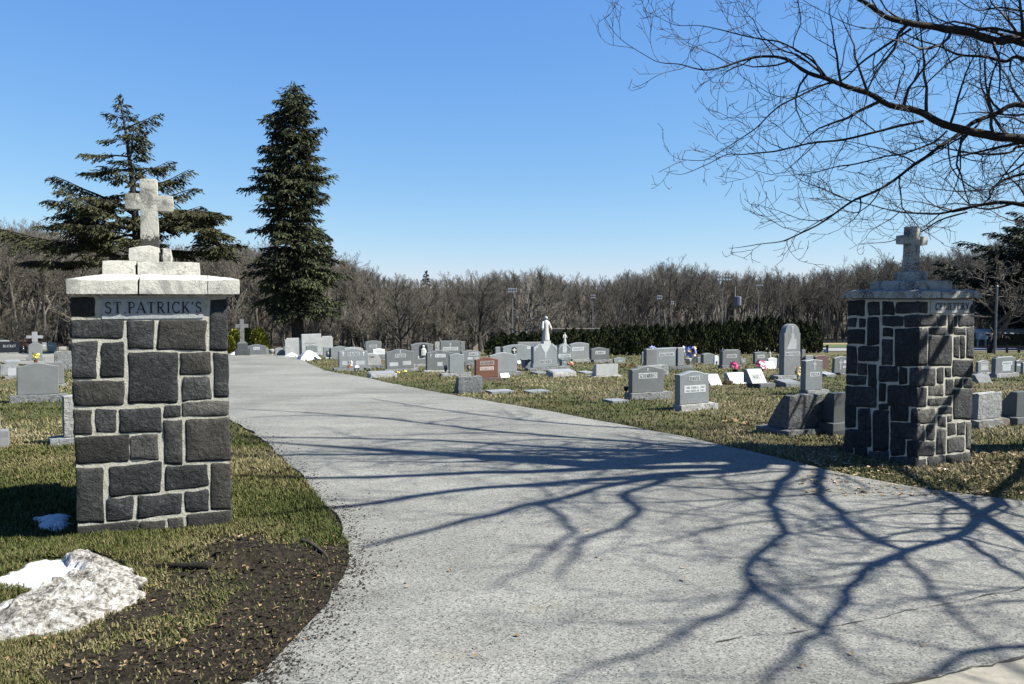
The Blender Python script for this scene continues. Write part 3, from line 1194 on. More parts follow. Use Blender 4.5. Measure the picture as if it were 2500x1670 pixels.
def toRF(px, py, dy=0.0):
    p = ray_plane(px, py, PR0 - nR * dy, nR) - rootR
    return (p.dot(uR), p.z)


def toRL(px, py, dy=0.0):
    p = ray_plane(px, py, PR0 - nL2 * dy, nL2) - rootR
    return (p.dot(nR), p.z)      # u grows towards the near corner


def Z5(x, y):
    return (2000 + x / 4.612, 520 + y / 4.612)


capR_z = toRF(*Z5(1300, 975))[1]
mb = MB()
mb.box(-WR / 2 - .0066, WR / 2 + .0066, -WR / 2 - .0066, WR / 2 + .0066, -.25, capR_z)
mb.build('mortar', M['mortar'], pillarR)
D6 = 1476
RL = [(335, 985, 540, 1160), (570, 1000, 700, 1155), (730, 1000, 855, 1145), (875, 1000, 1120, 1125), (335, 1180, 450, 1285), (480, 1185, 540, 1285), (565, 1180, 695, 1490), (725, 1165, 955, 1270),
      (970, 1150, 1120, 1280), (345, 1310, 540, 1475), (735, 1295, 845, 1390), (865, 1300, 1118, 1721), (725, 1420, 835, 1711), (335, 1500, 450, 1806), (470, 1505, 690, 1668),
      (465, 215 + D6, 555, 350 + D6), (575, 230 + D6, 660, 480 + D6), (335, 360 + D6, 550, 460 + D6), (335, 480 + D6, 662, 705 + D6), (688, 248 + D6, 890, 425 + D6), (908, 265 + D6, 995, 455 + D6), (1015, 265 + D6, 1112, 475 + D6),
      (690, 440 + D6, 760, 650 + D6), (778, 462 + D6, 1110, 695 + D6), (690, 672 + D6, 790, 745 + D6), (335, 715 + D6, 440, 945 + D6), (465, 728 + D6, 600, 985 + D6), (622, 752 + D6, 795, 1200 + D6), (812, 700 + D6, 1005, 865 + D6), (1030, 730 + D6, 1106, 890 + D6),
      (812, 885 + D6, 1102, 1065 + D6), (335, 970 + D6, 602, 1170 + D6), (815, 1055 + D6, 968, 1250 + D6), (988, 1085 + D6, 1098, 1270 + D6), (330, 1145 + D6, 415, 1236 + D6), (428, 1160 + D6, 562, 1290 + D6), (575, 1215 + D6, 800, 1400 + D6), (812, 1270 + D6, 1092, 1420 + D6)]
RF = [(1115, 1000, 1228, 1125), (1725, 985, 1812, 1125), (1115, 1150, 1338, 1270), (1352, 1150, 1465, 1270), (1490, 1145, 1548, 1355), (1562, 1150, 1598, 1270), (1612, 1150, 1812, 1270),
      (1245, 1290, 1452, 1372), (1555, 1290, 1700, 1368), (1716, 1290, 1808, 1628), (1115, 1300, 1226, 1715), (1242, 1392, 1535, 1715), (1556, 1390, 1620, 1630), (1636, 1382, 1692, 1630),
      (1542, 185 + D6, 1795, 360 + D6), (1110, 275 + D6, 1330, 460 + D6), (1350, 268 + D6, 1425, 438 + D6), (1448, 265 + D6, 1522, 370 + D6), (1458, 390 + D6, 1550, 570 + D6), (1568, 392 + D6, 1664, 488 + D6), (1682, 382 + D6, 1790, 478 + D6),
      (1110, 492 + D6, 1216, 705 + D6), (1246, 1425, 478 + D6, 462 + D6, 570 + D6, 578 + D6), (1242, 1535, 606 + D6, 596 + D6, 680 + D6, 692 + D6), (1556, 502 + D6, 1788, 845 + D6),
      (1110, 732 + D6, 1330, 885 + D6), (1368, 1535, 718 + D6, 704 + D6, 775 + D6, 788 + D6), (1362, 808 + D6, 1460, 928 + D6), (1482, 800 + D6, 1536, 862 + D6), (1482, 1580, 890 + D6, 878 + D6, 1015 + D6, 1026 + D6), (1602, 1695, 878 + D6, 868 + D6, 1008 + D6, 1015 + D6), (1712, 872 + D6, 1780, 1180 + D6),
      (1105, 918 + D6, 1194, 1080 + D6), (1216, 906 + D6, 1322, 1072 + D6), (1344, 952 + D6, 1456, 1230 + D6), (1482, 1690, 1050 + D6, 1036 + D6, 1200 + D6, 1220 + D6), (1102, 1318, 1100 + D6, 1092 + D6, 1250 + D6, 1262 + D6),
      (1098, 1290 + D6, 1214, 1430 + D6), (1236, 1450, 1265 + D6, 1248 + D6, 1362 + D6, 1372 + D6), (1466, 1660, 1244 + D6, 1225 + D6, 1325 + D6, 1342 + D6), (1672, 1784, 1212 + D6, 1200 + D6, 1345 + D6, 1362 + D6), (1238, 1415, 1390 + D6, 1382 + D6, 1480 + D6, 1480 + D6), (1428, 1660, 1372 + D6, 1362 + D6, 1480 + D6, 1480 + D6)]
fR0, fR3 = face_map(0, WR), face_map(3, WR)
hwR = WR / 2 + .010
vA, vB = toRL(*Z5(334, 1900))[0], toRL(*Z5(1110, 1900))[0]
wA, wB = toRF(*Z5(1110, 1900))[0], toRF(*Z5(1786, 1900))[0]


def snap(u, a, b):
    u = -hwR + (u - a) / (b - a) * 2 * hwR
    return -hwR if u < -hwR + .03 else (hwR if u > hwR - .03 else u)


for i, t in enumerate(RL):
    q = [toRL(*Z5(*c)) for c in quad(t)]
    q = [(snap(u, vA, vB), z) for u, z in q]
    stone_piece(q, fR3, pillarR, M['pillar'], 5.1 * i + 200, 6, 4, .010, .006, .003)
for i, t in enumerate(RF):
    q = [toRF(*Z5(*c)) for c in quad(t)]
    q = [(snap(u, wA, wB), z) for u, z in q]
    stone_piece(q, fR0, pillarR, M['pillarpale'] if (min(c[1] for c in quad(t)) > 430 + D6 and i % 3) else M['pillar'], 4.3 * i + 500, 7, 5, .011, .009, .003)
for k in (1, 2):
    generic_face(face_map(k, WR), pillarR, WR, capR_z, rs)
a, b = toRF(*Z5(1243, 985)), toRF(*Z5(1708, 1122))
mb = MB()
rough_block(mb, a[0], b[0], -WR / 2 - .016, -WR / 2 + .04, b[1], a[1], .06, .002, .004, 6, 9)
plq = mb.build('name_plaque', M['plaque'], pillarR)
mb = MB()
t0, t1 = toRF(*Z5(1290, 1015)), toRF(*Z5(1665, 1088))
text_mesh(mb, "CEMETERY", t0[0], t1[0], t1[1], t0[1], -WR / 2 - .0205, 1.45)
mb.build('lettering', M['letterdark'], plq)
zc0, zc1 = toRF(*Z5(1300, 972))[1], toRF(*Z5(1300, 872))[1]
co = .065
H2 = WR / 2 + co
zs0 = zc1 + .012


def topR(x, y):
    d = min(y + H2, H2 - y, x + H2, H2 - x)
    return (zs0 - zc1) * min(1, max(0, d / .15))


for i, (xa, xb) in enumerate(((-H2, -H2 + .30), (-H2 + .305, .32), (.325, H2))):
    mb = MB()
    rough_block(mb, xa, xb, -H2, H2, zc0 + .002, zc1, .09, .005, .03, 6, 90 + i * 5, topR)
    mb.build('cap_slab', M['lichencap'], pillarR, smooth=32)
hs = WR * .34
zs1 = toRF(*Z5(1140, 757), .14)[1]
mb = MB()
rough_block(mb, -hs, hs, -hs, hs, zs0 - .04, zs1, .07, .004, .025, 8, 110)
mb.build('step_slab', M['lichencap'], pillarR, smooth=32)
hb = WR * .145
zb1 = toRF(*Z5(1065, 642), WR / 2 - hb)[1]
mb = MB()
rough_block(mb, -hb, hb, -hb, hb, zs1 - .01, zb1, .05, .004, .02, 8, 120, lambda x, y: -.012 * max(abs(x), abs(y)) / hb)
mb.build('cross_base', M['lichencap'], pillarR, smooth=32)
pc = ray_plane(2000 + 1058 / 4.612, 600, rootR, nR)
zx = lambda yy: ray_plane(2000 + 1058 / 4.612, 520 + yy / 4.612, rootR, nR).z - rootR.z
mb = MB()
rough_block(mb, -.064, .064, -.055, .055, zb1 - .03, zx(152), .05, .004, .015, 9, 131)
rough_block(mb, -.185, -.055, -.052, .052, zx(362), zx(256), .05, .004, .015, 9, 135)
rough_block(mb, .055, .185, -.052, .052, zx(362) - .003, zx(256) - .003, .05, .004, .015, 9, 139)
mb.build('cross', M['lichencap'], pillarR, smooth=32)

# ------------------------------------------------------------------ gravestones
def profile(shape, w, h):
    h2 = w / 2
    if shape == 'flat':
        top = [(h2, h), (-h2, h)]
    elif shape == 'serp':
        k = min(.09 * w, .14 * h)
        top = [(h2 - w * i / 18, h - k + k * (.5 - .5 * math.cos(2 * math.pi * (i / 18)))) for i in range(19)]
    elif shape == 'oval':
        k = .08 * w
        top = [(h2 - w * i / 14, h - k * (1 - 2 * i / 14) ** 2) for i in range(15)]
    elif shape == 'peak':
        top = [(h2, h - .05 * w), (0, h), (-h2, h - .05 * w)]
    elif shape == 'round':
        r = h2 * .9
        top = [(h2, h - r * 1.0), (r, h - r * 1.0 + .012)] + [(r * math.cos(R(a)), h - r + r * math.sin(R(a))) for a in range(8, 176, 12)] + [(-r, h - r * 1.0 + .012), (-h2, h - r * 1.0)]
    elif shape == 'arch':
        r = h2
        top = [(r * math.cos(R(a)), h - r * .8 + r * .8 * math.sin(R(a))) for a in range(0, 181, 12)]
    elif shape == 'shoulder':
        top = [(h2, h * .93), (h2 * .86, h * .93), (h2 * .80, h), (-h2 * .80, h), (-h2 * .86, h * .93), (-h2, h * .93)]
    elif shape == 'wing':
        top = [(h2, h * .90), (h2 * .72, h * .90), (h2 * .72, h), (-h2 * .72, h), (-h2 * .72, h * .90), (-h2, h * .90)]
    elif shape == 'flare':
        top = []
        for z, x in ((.10, 1.06), (.2, 1.0), (.84, 1.0), (.90, .98)):
            top.append((h2 * x, h * z))
        top += [(h2 * .9, h * .88), (h2 * .62, h), (-h2 * .62, h), (-h2 * .9, h * .88)]
        for z, x in ((.90, .98), (.84, 1.0), (.2, 1.0), (.10, 1.06)):
            top.append((-h2 * x, h * z))
        return [(-h2 * 1.08, 0), (h2 * 1.08, 0)] + top
    elif shape == 'teardrop':
        top = [(h2, h * .15), (h2 * .96, h * .5), (h2 * .5, h * .86), (0, h * .98), (-h2 * .5, h), (-h2, h * .97)]
    elif shape == 'ogee':
        top = [(h2, h * .74), (h2 * .86, h * .80), (h2 * .5, h * .86), (h2 * .3, h), (-h2 * .3, h), (-h2 * .5, h * .86), (-h2 * .86, h * .80), (-h2, h * .74)]
    else:
        top = [(h2, h), (-h2, h)]
    return [(-h2, 0), (h2, 0)] + top


def slab(mb, prof, y0, y1, c=.008, z0=0.0, lean=0.0):
    """profile (x,z) extruded from y0 (front) to y1 with a small chamfer round the front and back faces"""
    n = len(prof)
    zs = [p[1] for p in prof]
    cx, cz = 0, (min(zs) + max(zs)) / 2
    wx = max(p[0] for p in prof) or 1
    wz = (max(zs) - min(zs)) / 2 or 1
    ins = [(p[0] * (1 - c / wx), cz + (p[1] - cz) * (1 - c / wz)) for p in prof]
    V = []
    for ring, y in ((ins, y0), (prof, y0 + c), (prof, y1 - c), (ins, y1)):
        V += [(x, y + lean * z, z + z0) for x, z in ring]
    F = [tuple(range(n))]
    for r in range(3):
        for i in range(n):
            j = (i + 1) % n
            F.append((r * n + i, (r + 1) * n + i, (r + 1) * n + j, r * n + j))
    F.append(tuple(3 * n + i for i in reversed(range(n))))
    mb.add(V, F)


class Frame:
    """metres on the front face of a stone from pixels of the photograph"""

    def __init__(s, cxp, byp, theta, xr=None, gy=None):
        s.G = gp(cxp, byp)
        s.th = R(theta)
        u = Vector((math.cos(s.th), math.sin(s.th)))
        X, Y = s.G.x, s.G.y
        s.mpx = Y * Y / (FPX * (u.x * Y - X * u.y))      # metres along the face per pixel across
        r = ray(cxp, byp)
        s.mpz = Y / FPX * 1.0
        s.cx, s.by = cxp, byp

    def w(s, a, b):
        return abs(b - a) * s.mpx

    def x(s, px):
        return (px - s.cx) * s.mpx

    def z(s, py, y=0):
        return (s.by - py) * s.mpz * (1 + y * math.cos(s.th) / s.G.y) - .0


GY_ = 'gravestones standing in rows'
N_ST = [0]


def gravestone(label, fx0, fx1, yt, yb, base, shape, mat, txt=(), th=25, t=None, basemat='pitch', name='gravestone', cat='gravestone', rough=False, panels=(), crosses=(), base_side=True, extra=None, hidden=0):
    N_ST[0] += 1
    sd = N_ST[0] * 7.7
    if base:
        F = Frame((base[0] + base[1]) / 2, base[2] + hidden, th)
    else:
        F = Frame((fx0 + fx1) / 2, yb + hidden, th)
    root = thing(name, F.G, F.th, label, cat, GY_)
    root.rotation_euler = (R(1.1 * math.sin(sd * 3.1)), R(.8 * math.sin(sd * 5.3)), F.th)
    w = F.w(fx0, fx1)
    h = F.z(yt) - F.z(yb)
    t = (t or min(.24, max(.12, .2 * w + .04))) * .60
    xc = F.x((fx0 + fx1) / 2)
    zb = F.z(yb) if base else -.02
    yb0 = 0.0
    if base:
        bw = F.w(base[0], base[1])
        bt = t + .11
        mb = MB()
        rough_block(mb, -bw / 2, bw / 2, 0, bt, -.12, zb, .09, .011, .02, 9, sd)
        mb.build('base', M[basemat], root)
        yb0 = (bt - t) / 2
    else:
        h = F.z(yt) + .02
    mb = MB()
    if rough:
        rough_block(mb, -w / 2, w / 2, 0, t, 0, h, .08, .014, .03, 8, sd)
    else:
        slab(mb, profile(shape, w, h), 0, t, .009)
    tab = mb.build('tablet', M[mat], root)
    tab.location = (xc, yb0, zb)

    def lx(px):
        return F.x(px) - xc

    def lz(py):
        return F.z(py) - zb + (0 if base else .0)
    panelm = 'redpanel' if mat == 'redgran' else 'panel'
    for (x0, y0, x1, y1) in panels:
        mb = MB()
        mb.box(lx(x0), lx(x1), -.003, .004, lz(y1), lz(y0))
        mb.build('name_panel', M[panelm], tab)
    for (s_, x0, y0, x1, y1, pan) in txt:
        dep = -.0035
        if pan:
            mb = MB()
            ex = F.w(0, 1) * 2.2
            mb.box(lx(x0) - ex, lx(x1) + ex, -.003, .004, lz(y1) - ex * .7, lz(y0) + ex * .7)
            mb.build('name_panel', M[panelm], tab)
            dep = -.0045
        mb = MB()
        text_mesh(mb, s_, lx(x0), lx(x1), lz(y1), lz(y0), dep, 1.5)
        mb.build('inscription', M['letterlight'] if mat in ('black', 'darkgrey') else (M['letter'] if pan else M['darkgrey']), tab)
    for (x, y0, y1) in crosses:
        mb = MB()
        z1, z0 = lz(y0), lz(y1)
        a = (z1 - z0) * .055 + .004
        X = lx(x)
        zc = z0 + (z1 - z0) * .68
        ar = (z1 - z0) * .24
        mb.box(X - a, X + a, -.003, .003, z0, z1)
        mb.box(X - ar, X + ar, -.0035, .003, zc - a, zc + a)
        mb.build('carved_cross', M['panel'], tab)
    if extra:
        extra(root, tab, F, lx, lz, w, h, t)
    return root, F


def slant(label, fx0, fx1, yt, yb, base, mat, th=25, depth=.30, topd=.10, txt=(), basemat='pitch', rough=False, group=GY_, name='slant_gravestone', hidden=0, rev=False):
    """wedge stone: the face leans back, the back is upright"""
    N_ST[0] += 1
    sd = N_ST[0] * 5.3
    F = Frame((base[0] + base[1]) / 2, base[2] + hidden, th) if base else Frame((fx0 + fx1) / 2, yb + hidden, th)
    root = thing(name, F.G, F.th, label, 'gravestone', group)
    w = F.w(fx0, fx1)
    h = F.z(yt) - F.z(yb)
    xc = F.x((fx0 + fx1) / 2)
    zb = F.z(yb) if base else -.02
    y0 = 0
    if base:
        bw = F.w(base[0], base[1])
        mb = MB()
        rough_block(mb, -bw / 2, bw / 2, 0, depth * (.72 if rev else 1) + .14, -.12, zb, .09, .010, .02, 9, sd)
        mb.build('base', M[basemat], root)
        y0 = .07
    mb = MB()
    if rough:
        rough_block(mb, -w / 2, w / 2, 0, depth, 0, h, .075, .014, .025, 8, sd)
    else:
        rough_block(mb, -w / 2, w / 2, 0, depth, 0, h, .2, .0, .01, 8, sd)
    # lean the front: the higher, the further back, keeping the back upright
    if rev:
        mb.v = [(x, y * .72, z) for x, y, z in mb.v]
        depth *= .72
        topd *= .72
    k = depth - topd
    if rev:
        mb.v = [(x, y - (y / depth) * k * max(0, z) / h, z) for x, y, z in mb.v]
    else:
        mb.v = [(x, y + (1 - y / depth) * k * max(0, z) / h, z) for x, y, z in mb.v]
    tab = mb.build('tablet', M[mat], root)
    tab.location = (xc, y0, zb)
    for (s_, x0, yy0, x1, yy1) in txt:
        mb = MB()
        mb.box(F.x(x0) - xc, F.x(x1) - xc, -.002, .004, F.z(yy1) - zb, F.z(yy0) - zb)
        mb.v = [(x, y + k * z / h, z) for x, y, z in mb.v]
        pn = mb.build('name_panel', M['panel'], tab)
        mb = MB()
        text_mesh(mb, s_, F.x(x0) - xc + .02, F.x(x1) - xc - .02, F.z(yy1) - zb + .012, F.z(yy0) - zb - .012, -.004, 1.1)
        mb.v = [(x, y + k * z / h, z) for x, y, z in mb.v]
        mb.build('inscription', M['letter'], tab)
    return root, F


def bevel_marker(label, x0, x1, yt, yb, th=25, mat='pitch', depth=.4):
    """low low marker"""
    F = Frame((x0 + x1) / 2, yb, th)
    root = thing('low_marker', F.G, F.th, label, 'grave marker', 'low grave markers')
    w = F.w(x0, x1)
    h = max(.08, F.z(yt) - F.z(yb)) * .8
    mb = MB()
    rough_block(mb, -w / 2, w / 2, 0, depth, -.08, h, .08, .010, .02, 9, x0)
    mb.v = [(x, y, z + (.05 * y / depth if z > h * .5 else 0)) for x, y, z in mb.v]
    mb.build('marker_block', M[mat], root)
    mb = MB()
    mb.v = [(-w * .46, .04, h + .016), (w * .46, .04, h + .016), (w * .46, depth - .03, h + .058), (-w * .46, depth - .03, h + .058)]
    mb.v += [(a, b, c - .05) for a, b, c in mb.v]
    mb.f = [(0, 1, 2, 3), (0, 4, 5, 1), (1, 5, 6, 2), (2, 6, 7, 3), (3, 7, 4, 0)]
    mb.build('polished_face', M['lightgrey'], root)
    return root


def flush_marker(label, x0, x1, yb, depth=.35, mat='lightgrey'):
    F = Frame((x0 + x1) / 2, yb, 25)
    w = F.w(x0, x1)
    mb = MB()
    rough_block(mb, -w / 2, w / 2, 0, depth, -.06, .05, .12, .004, .01, 8, x0)
    o = mb.build('flush_marker', M[mat])
    o.location = F.G
    o.rotation_euler = (0, 0, F.th)
    tag(o, label, 'grave marker', 'flat stones level with the grass')


def carve(lx, lz):
    mb = MB()
    pts = [(1923, 853), (1925, 846), (1928, 840), (1931, 830), (1934, 823), (1933, 818), (1935, 813), (1939, 813), (1941, 817), (1941, 822), (1942, 828), (1946, 827), (1947, 836), (1947, 853)]
    n = len(pts)
    mb.v = [(lx(a), -.004, lz(b)) for a, b in pts] + [(lx(a), .004, lz(b)) for a, b in pts]
    mb.f = [tuple(reversed(range(n)))] + [(i, (i + 1) % n, n + (i + 1) % n, n + i) for i in range(n)]
    pts2 = [(1933, 795), (1941, 795), (1938, 804), (1938.5, 812), (1935.5, 812), (1936, 804)]
    b = len(mb.v)
    mb.v += [(lx(a), -.0045, lz(c)) for a, c in pts2]
    mb.f.append(tuple(reversed(range(b, b + 6))))
    return mb


def carve_diamond(tab, w, h):
    mb = MB()
    mb.v = [(0, -.004, h * .12), (w * .24, -.004, h * .30), (0, -.004, h * .48), (-w * .24, -.004, h * .30)]
    mb.f = [(0, 1, 2, 3)]
    mb.build('carved_diamond', M['black'], tab)


# --- near the pillar and along the right of the drive
def husband_border(root, tab, F, lx, lz, w, h, t):
    mb = MB()
    pr = profile('serp', w * .93, h * .96)
    path = [(x, -.002, z) for x, z in pr[1:]]
    path = [(w * .465, -.002, .0)] + path + [(-w * .465, -.002, 0)]
    mb.tube(path, [.006] * len(path), 4)
    mb.build('border_line', M['redpanel'], tab)


gravestone('polished red brown granite headstone beside the rough pale boulder marker', 1164, 1219, 872, 921.6, (1159, 1231, 932), 'serp', 'redgran',
           [('HUSBAND', 1176.5, 882.5, 1207, 889.5, 1), ('1914 CARLO P. 1986', 1176, 897, 1206, 899.5, 0), ('1920 MARY M. 1998', 1177, 900.5, 1205, 903, 0)], basemat='pitchred', panels=[(1174, 895, 1208, 904)], extra=husband_border)
slant('rough pale grey wedge boulder marker at the edge of the drive', 1119, 1179, 916, 960, None, 'pitch', depth=.42, topd=.14, rough=True, name='boulder_marker', rev=True)
gravestone('small blank grey headstone between two grey urns', 1099, 1135, 863, 910, (1078, 1152, 920), 'serp', 'grey')
gravestone('large blank pale grey headstone right behind the red brown one', 1198, 1264, 860, 908, (1216, 1276, 918), 'serp', 'lightgrey')
gravestone('shade streaked grey headstone, left one of the two nearest right of the drive', 1547, 1625, 893, 958, (1542, 1641, 977), 'serp', 'grey',
           [('SCHIMBBEO', 1565, 912, 1606, 922, 1)], crosses=[(1585, 898, 906)], t=.21)
gravestone('grey headstone with two lines of dates, nearest right of the drive', 1665, 1737, 905, 986, (1664, 1756, 1002), 'serp', 'grey',
           [('DAVIS', 1690, 919, 1712, 928, 1), ('1900 JOHN L. 1980', 1679, 943, 1725, 948, 0), ('1906 ANNA M. 1982', 1679, 951, 1725, 956, 0)], panels=[(1676, 940, 1728, 958)], t=.22)
gravestone('upright grey headstone with a tall carved cross behind the dark rough wedge stone', 1971, 2013, 877, 952, (1972, 2026, 966), 'peak', 'grey',
           [('TESTA', 1984, 910, 2004, 917, 1)], crosses=[(1993, 881, 904)], t=.22)
slant('big dark rough wedge stone on a sandy base left of the right pillar', 1936, 2020, 964, 1048, (1922, 2031, 1064), 'pitchdark', depth=.55, topd=.14, rough=True, basemat='pitchdark', name='boulder_marker', rev=True)
slant('shaded smooth wedge stone half hidden by the left edge of the right pillar', 2046, 2122, 958, 1030, (2034, 2134, 1062), 'darkgrey', depth=.5, topd=.14, basemat='darkgrey', rev=True)
gravestone('tall round topped grey monument carved with a kneeling figure', 1917, 1957, 790.5, 916, (1900, 1960, 927), 'round', 'lightgrey', [('MATTOSCIO', 1922, 861, 1954, 866.5, 1)], t=.30,
           extra=lambda root, tab, F, lx, lz, w, h, t: [MBk.build('carving', M['panel'], tab) for MBk in [carve(lx, lz)]])
slant('pale slant stone with a blank face left of the pink flowers', 1737, 1766, 913, 942, None, 'white', depth=.3)
slant('pale slant stone with dry brown foliage at its left foot', 1788, 1829, 909, 938, None, 'white', depth=.3, txt=[('HENRY A', 1797, 917, 1818, 922)])
slant('pale grey slant stone on a low rough base beside the gold flowers', 1843, 1879, 902, 936, (1856, 1894, 948), 'lightgrey', depth=.3, txt=[('MARY T', 1849, 914, 1874, 926)])
bevel_marker('low rough marker in front of the tall round topped monument', 1920, 1958, 933, 947)
slant('white slant stone behind the pink flowers under a small gold statue', 1862, 1896, 882, 901, None, 'white', depth=.3)
gravestone('grey headstone with carved corner scrolls in front of the hedge', 1766, 1810, 854, 891.5, (1764, 1812, 900), 'shoulder', 'grey', [('RAZZANO', 1778, 867, 1799, 872, 1)], t=.28)
gravestone('narrow grey headstone tucked right of the scrolled one', 1808, 1822, 876, 889, None, 'flat', 'grey', panels=[(1812, 880, 1818, 883)])
gravestone('grey peaked headstone with a small panel, between pink flowers and hedge', 1843, 1873, 858.5, 888, None, 'peak', 'grey', [('ROMANO', 1851, 868, 1864, 872, 1)], t=.22)
gravestone('white headstone topped by a tiny gold statue', 1875, 1897, 873, 899, None, 'serp', 'white')
gravestone('narrow grey stone right behind the tall round topped monument', 1957, 1966, 854, 880, None, 'flat', 'grey')
gravestone('narrow dark stone left behind the tall round topped monument', 1899, 1908, 867, 898, None, 'flat', 'darkgrey')
gravestone('maroon granite headstone near the blue field sign', 1990, 2022, 867, 901, None, 'oval', 'maroon')
gravestone('pale grey stone overlapped by the maroon headstone', 1967, 1986, 868, 880, None, 'flat', 'lightgrey')
gravestone('grey headstone with a carved cross close left of the right pillar', 2040, 2076, 870, 910, (2052, 2080, 917), 'oval', 'grey', crosses=[(2055, 877, 903)], panels=[(2062, 880, 2072, 887), (2060, 893, 2073, 899)])
bevel_marker('small low marker with a white ornament left of the right pillar', 2018, 2043, 915, 921)
gravestone('charcoal headstone behind the flower vase of the wide winged monument', 1684, 1702, 860, 885, None, 'serp', 'darkgrey', [('GUY', 1690, 866, 1697, 871, 0)])
gravestone('plain grey headstone standing alone before the hedge, with a white tablet beside it', 1717, 1743, 862, 890, None, 'serp', 'grey', t=.3)
gravestone('small grey stone before the hedge, left of the plain grey headstone', 1703, 1717, 872, 886, None, 'flat', 'grey')
gravestone('little white rounded tablet with a dark diamond', 1744, 1755, 868, 891, None, 'arch', 'white',
           extra=lambda root, tab, F, lx, lz, w, h, t: carve_diamond(tab, w, h))


def wings(root, tab, F, lx, lz, w, h, t):
    for sgn, (xa, xb) in ((-1, (1580, 1605)), (1, (1655, 1671))):
        mb = MB()
        ww = (lx(xb) - lx(xa))
        slab(mb, profile('flat', ww, h * .985), -.04, t - .02, .01)
        o = mb.build('side_pier', M['lightgrey'], root)
        o.location = (tab.location.x + (lx(xa) + lx(xb)) / 2, tab.location.y, tab.location.z)


gravestone('wide pale monument with side piers between two flower filled urns', 1606, 1654, 848, 893, (1634, 1694, 904), 'flat', 'grey',
           [('MALCHIONE', 1614, 861, 1646, 866, 1)], t=.26, extra=wings)
gravestone('pale grey stone behind left pier of the wide winged monument', 1567, 1580, 859, 888, None, 'flat', 'lightgrey')
gravestone('rough edged grey stone showing behind the shade streaked headstone', 1560, 1634, 892, 921, None, 'flat', 'pitch', rough=True, t=.3)
slant('blank pale slant stone on a thin base in the open grass right of centre', 1459, 1513, 889, 917, (1452, 1521, 922), 'white', depth=.36, rev=True)
flush_marker('flat pale slab at the left foot of the blank slant stone', 1428, 1452, 913, .5)
bevel_marker('long low rough stone lying near the drive before the alike headstones', 905, 971, 911, 923)
bevel_marker('long rough low marker in front of the statue monument', 1350, 1408, 906, 920)
flush_marker('flat slab before the statue monument base', 1312, 1340, 914, .5)
gravestone('low grey headstone at the left end of the dark hedge', 1499, 1527, 872.6, 886, None, 'serp', 'grey', panels=[(1508, 879, 1518, 884)])
gravestone('broad grey headstone with a tapered side in front of the hedge', 1445, 1489, 848, 878, (1450, 1497, 886), 'serp', 'grey', [('LAMBERT', 1457, 858.5, 1477, 863, 1)], t=.26)
gravestone('wide pale grey headstone behind the arched one with a little statue', 1394, 1440, 836, 876, (1398, 1451, 884), 'oval', 'lightgrey', [('GIGLIOTTI', 1401, 849, 1425, 854, 1)], t=.24)


def arch_carve(root, tab, F, lx, lz, w, h, t):
    mb = MB()
    pr = [(x, z) for x, z in profile('arch', w * .86, h * .93)][2:]
    path = [(x, -.002, z) for x, z in pr]
    mb.tube(path, [.010] * len(path), 4)
    mb.build('carved_arch', M['panel'], tab)
    mb = MB()
    mb.box(lx(1375), lx(1385), -.004, .003, lz(861), lz(841))
    mb.build('carved_figure', M['panel'], tab)


gravestone('arched grey headstone with a small white statue on top', 1364, 1395, 839, 885, (1363, 1400, 892), 'arch', 'grey', [('CAVALIERI', 1367, 866, 1392, 871, 1)], t=.2, extra=arch_carve)


def bib(root, tab, F, lx, lz, w, h, t):
    mb = MB()
    pts = [(1323, 840), (1348, 840), (1343, 850), (1340, 856), (1337, 860), (1335.5, 874), (1334, 874), (1333, 860), (1330, 856), (1327, 850)]
    mb.v = [(lx(a), -.004, lz(b)) for a, b in pts]
    mb.f = [tuple(reversed(range(len(pts))))]
    mb.build('carved_drape', M['panel'], tab)
    for x0, x1 in ((1307, 1318), (1352, 1363)):
        mb = MB()
        s_ = 1 if x0 < 1330 else -1
        xo = x0 if s_ > 0 else x1
        pts = [(xo, 846), (xo + s_ * 11, 841), (xo + s_ * 11, 845), (xo + s_ * 4, 850), (xo + s_ * 3, 856), (xo, 856)]
        mb.v = [(lx(a), -.004, lz(b)) for a, b in pts]
        mb.f = [tuple(range(len(pts)))]
        mb.build('carved_leaf', M['panel'], tab)


biondi, BF = gravestone('broad grey monument carrying the tall white robed statue', 1305, 1363.7, 839, 896, (1290, 1394, 906), 'flare', 'grey', [('BIONDI', 1322, 880, 1347, 886, 1)], t=.30, extra=bib)


def niche(x0, x1, y0, y1, figure=True):
    def f(root, tab, F, lx, lz, w, h, t):
        ww, hh = lx(x1) - lx(x0), lz(y0) - lz(y1)
        xc = (lx(x0) + lx(x1)) / 2
        mb = MB()
        pr = [(x + xc, z + lz(y1)) for x, z in profile('arch', ww, hh)]
        n = len(pr)
        mb.v = [(x, -.004, z) for x, z in pr] + [(x, .01, z) for x, z in pr]
        mb.f = [tuple(reversed(range(n)))] + [(i, (i + 1) % n, n + (i + 1) % n, n + i) for i in range(n)]
        nch = mb.build('niche', M['black'], tab)
        mb = MB()
        if figure:
            mb.lathe([(.0, 0), (ww * .36, .005), (ww * .34, hh * .3), (ww * .28, hh * .55), (ww * .10, hh * .66), (ww * .09, hh * .70), (ww * .15, hh * .76), (ww * .15, hh * .86), (ww * .05, hh * .93)], 10, xc, -.02, lz(y1), 1, .35)
        else:
            a = ww * .13
            mb.box(xc - a, xc + a, -.03, -.005, lz(y1), lz(y1) + hh * .8)
            mb.box(xc - ww * .38, xc + ww * .38, -.028, -.006, lz(y1) + hh * .36, lz(y1) + hh * .36 + 2 * a)
        mb.build('niche_figure' if figure else 'niche_cross', M['statue'], nch)
    return f


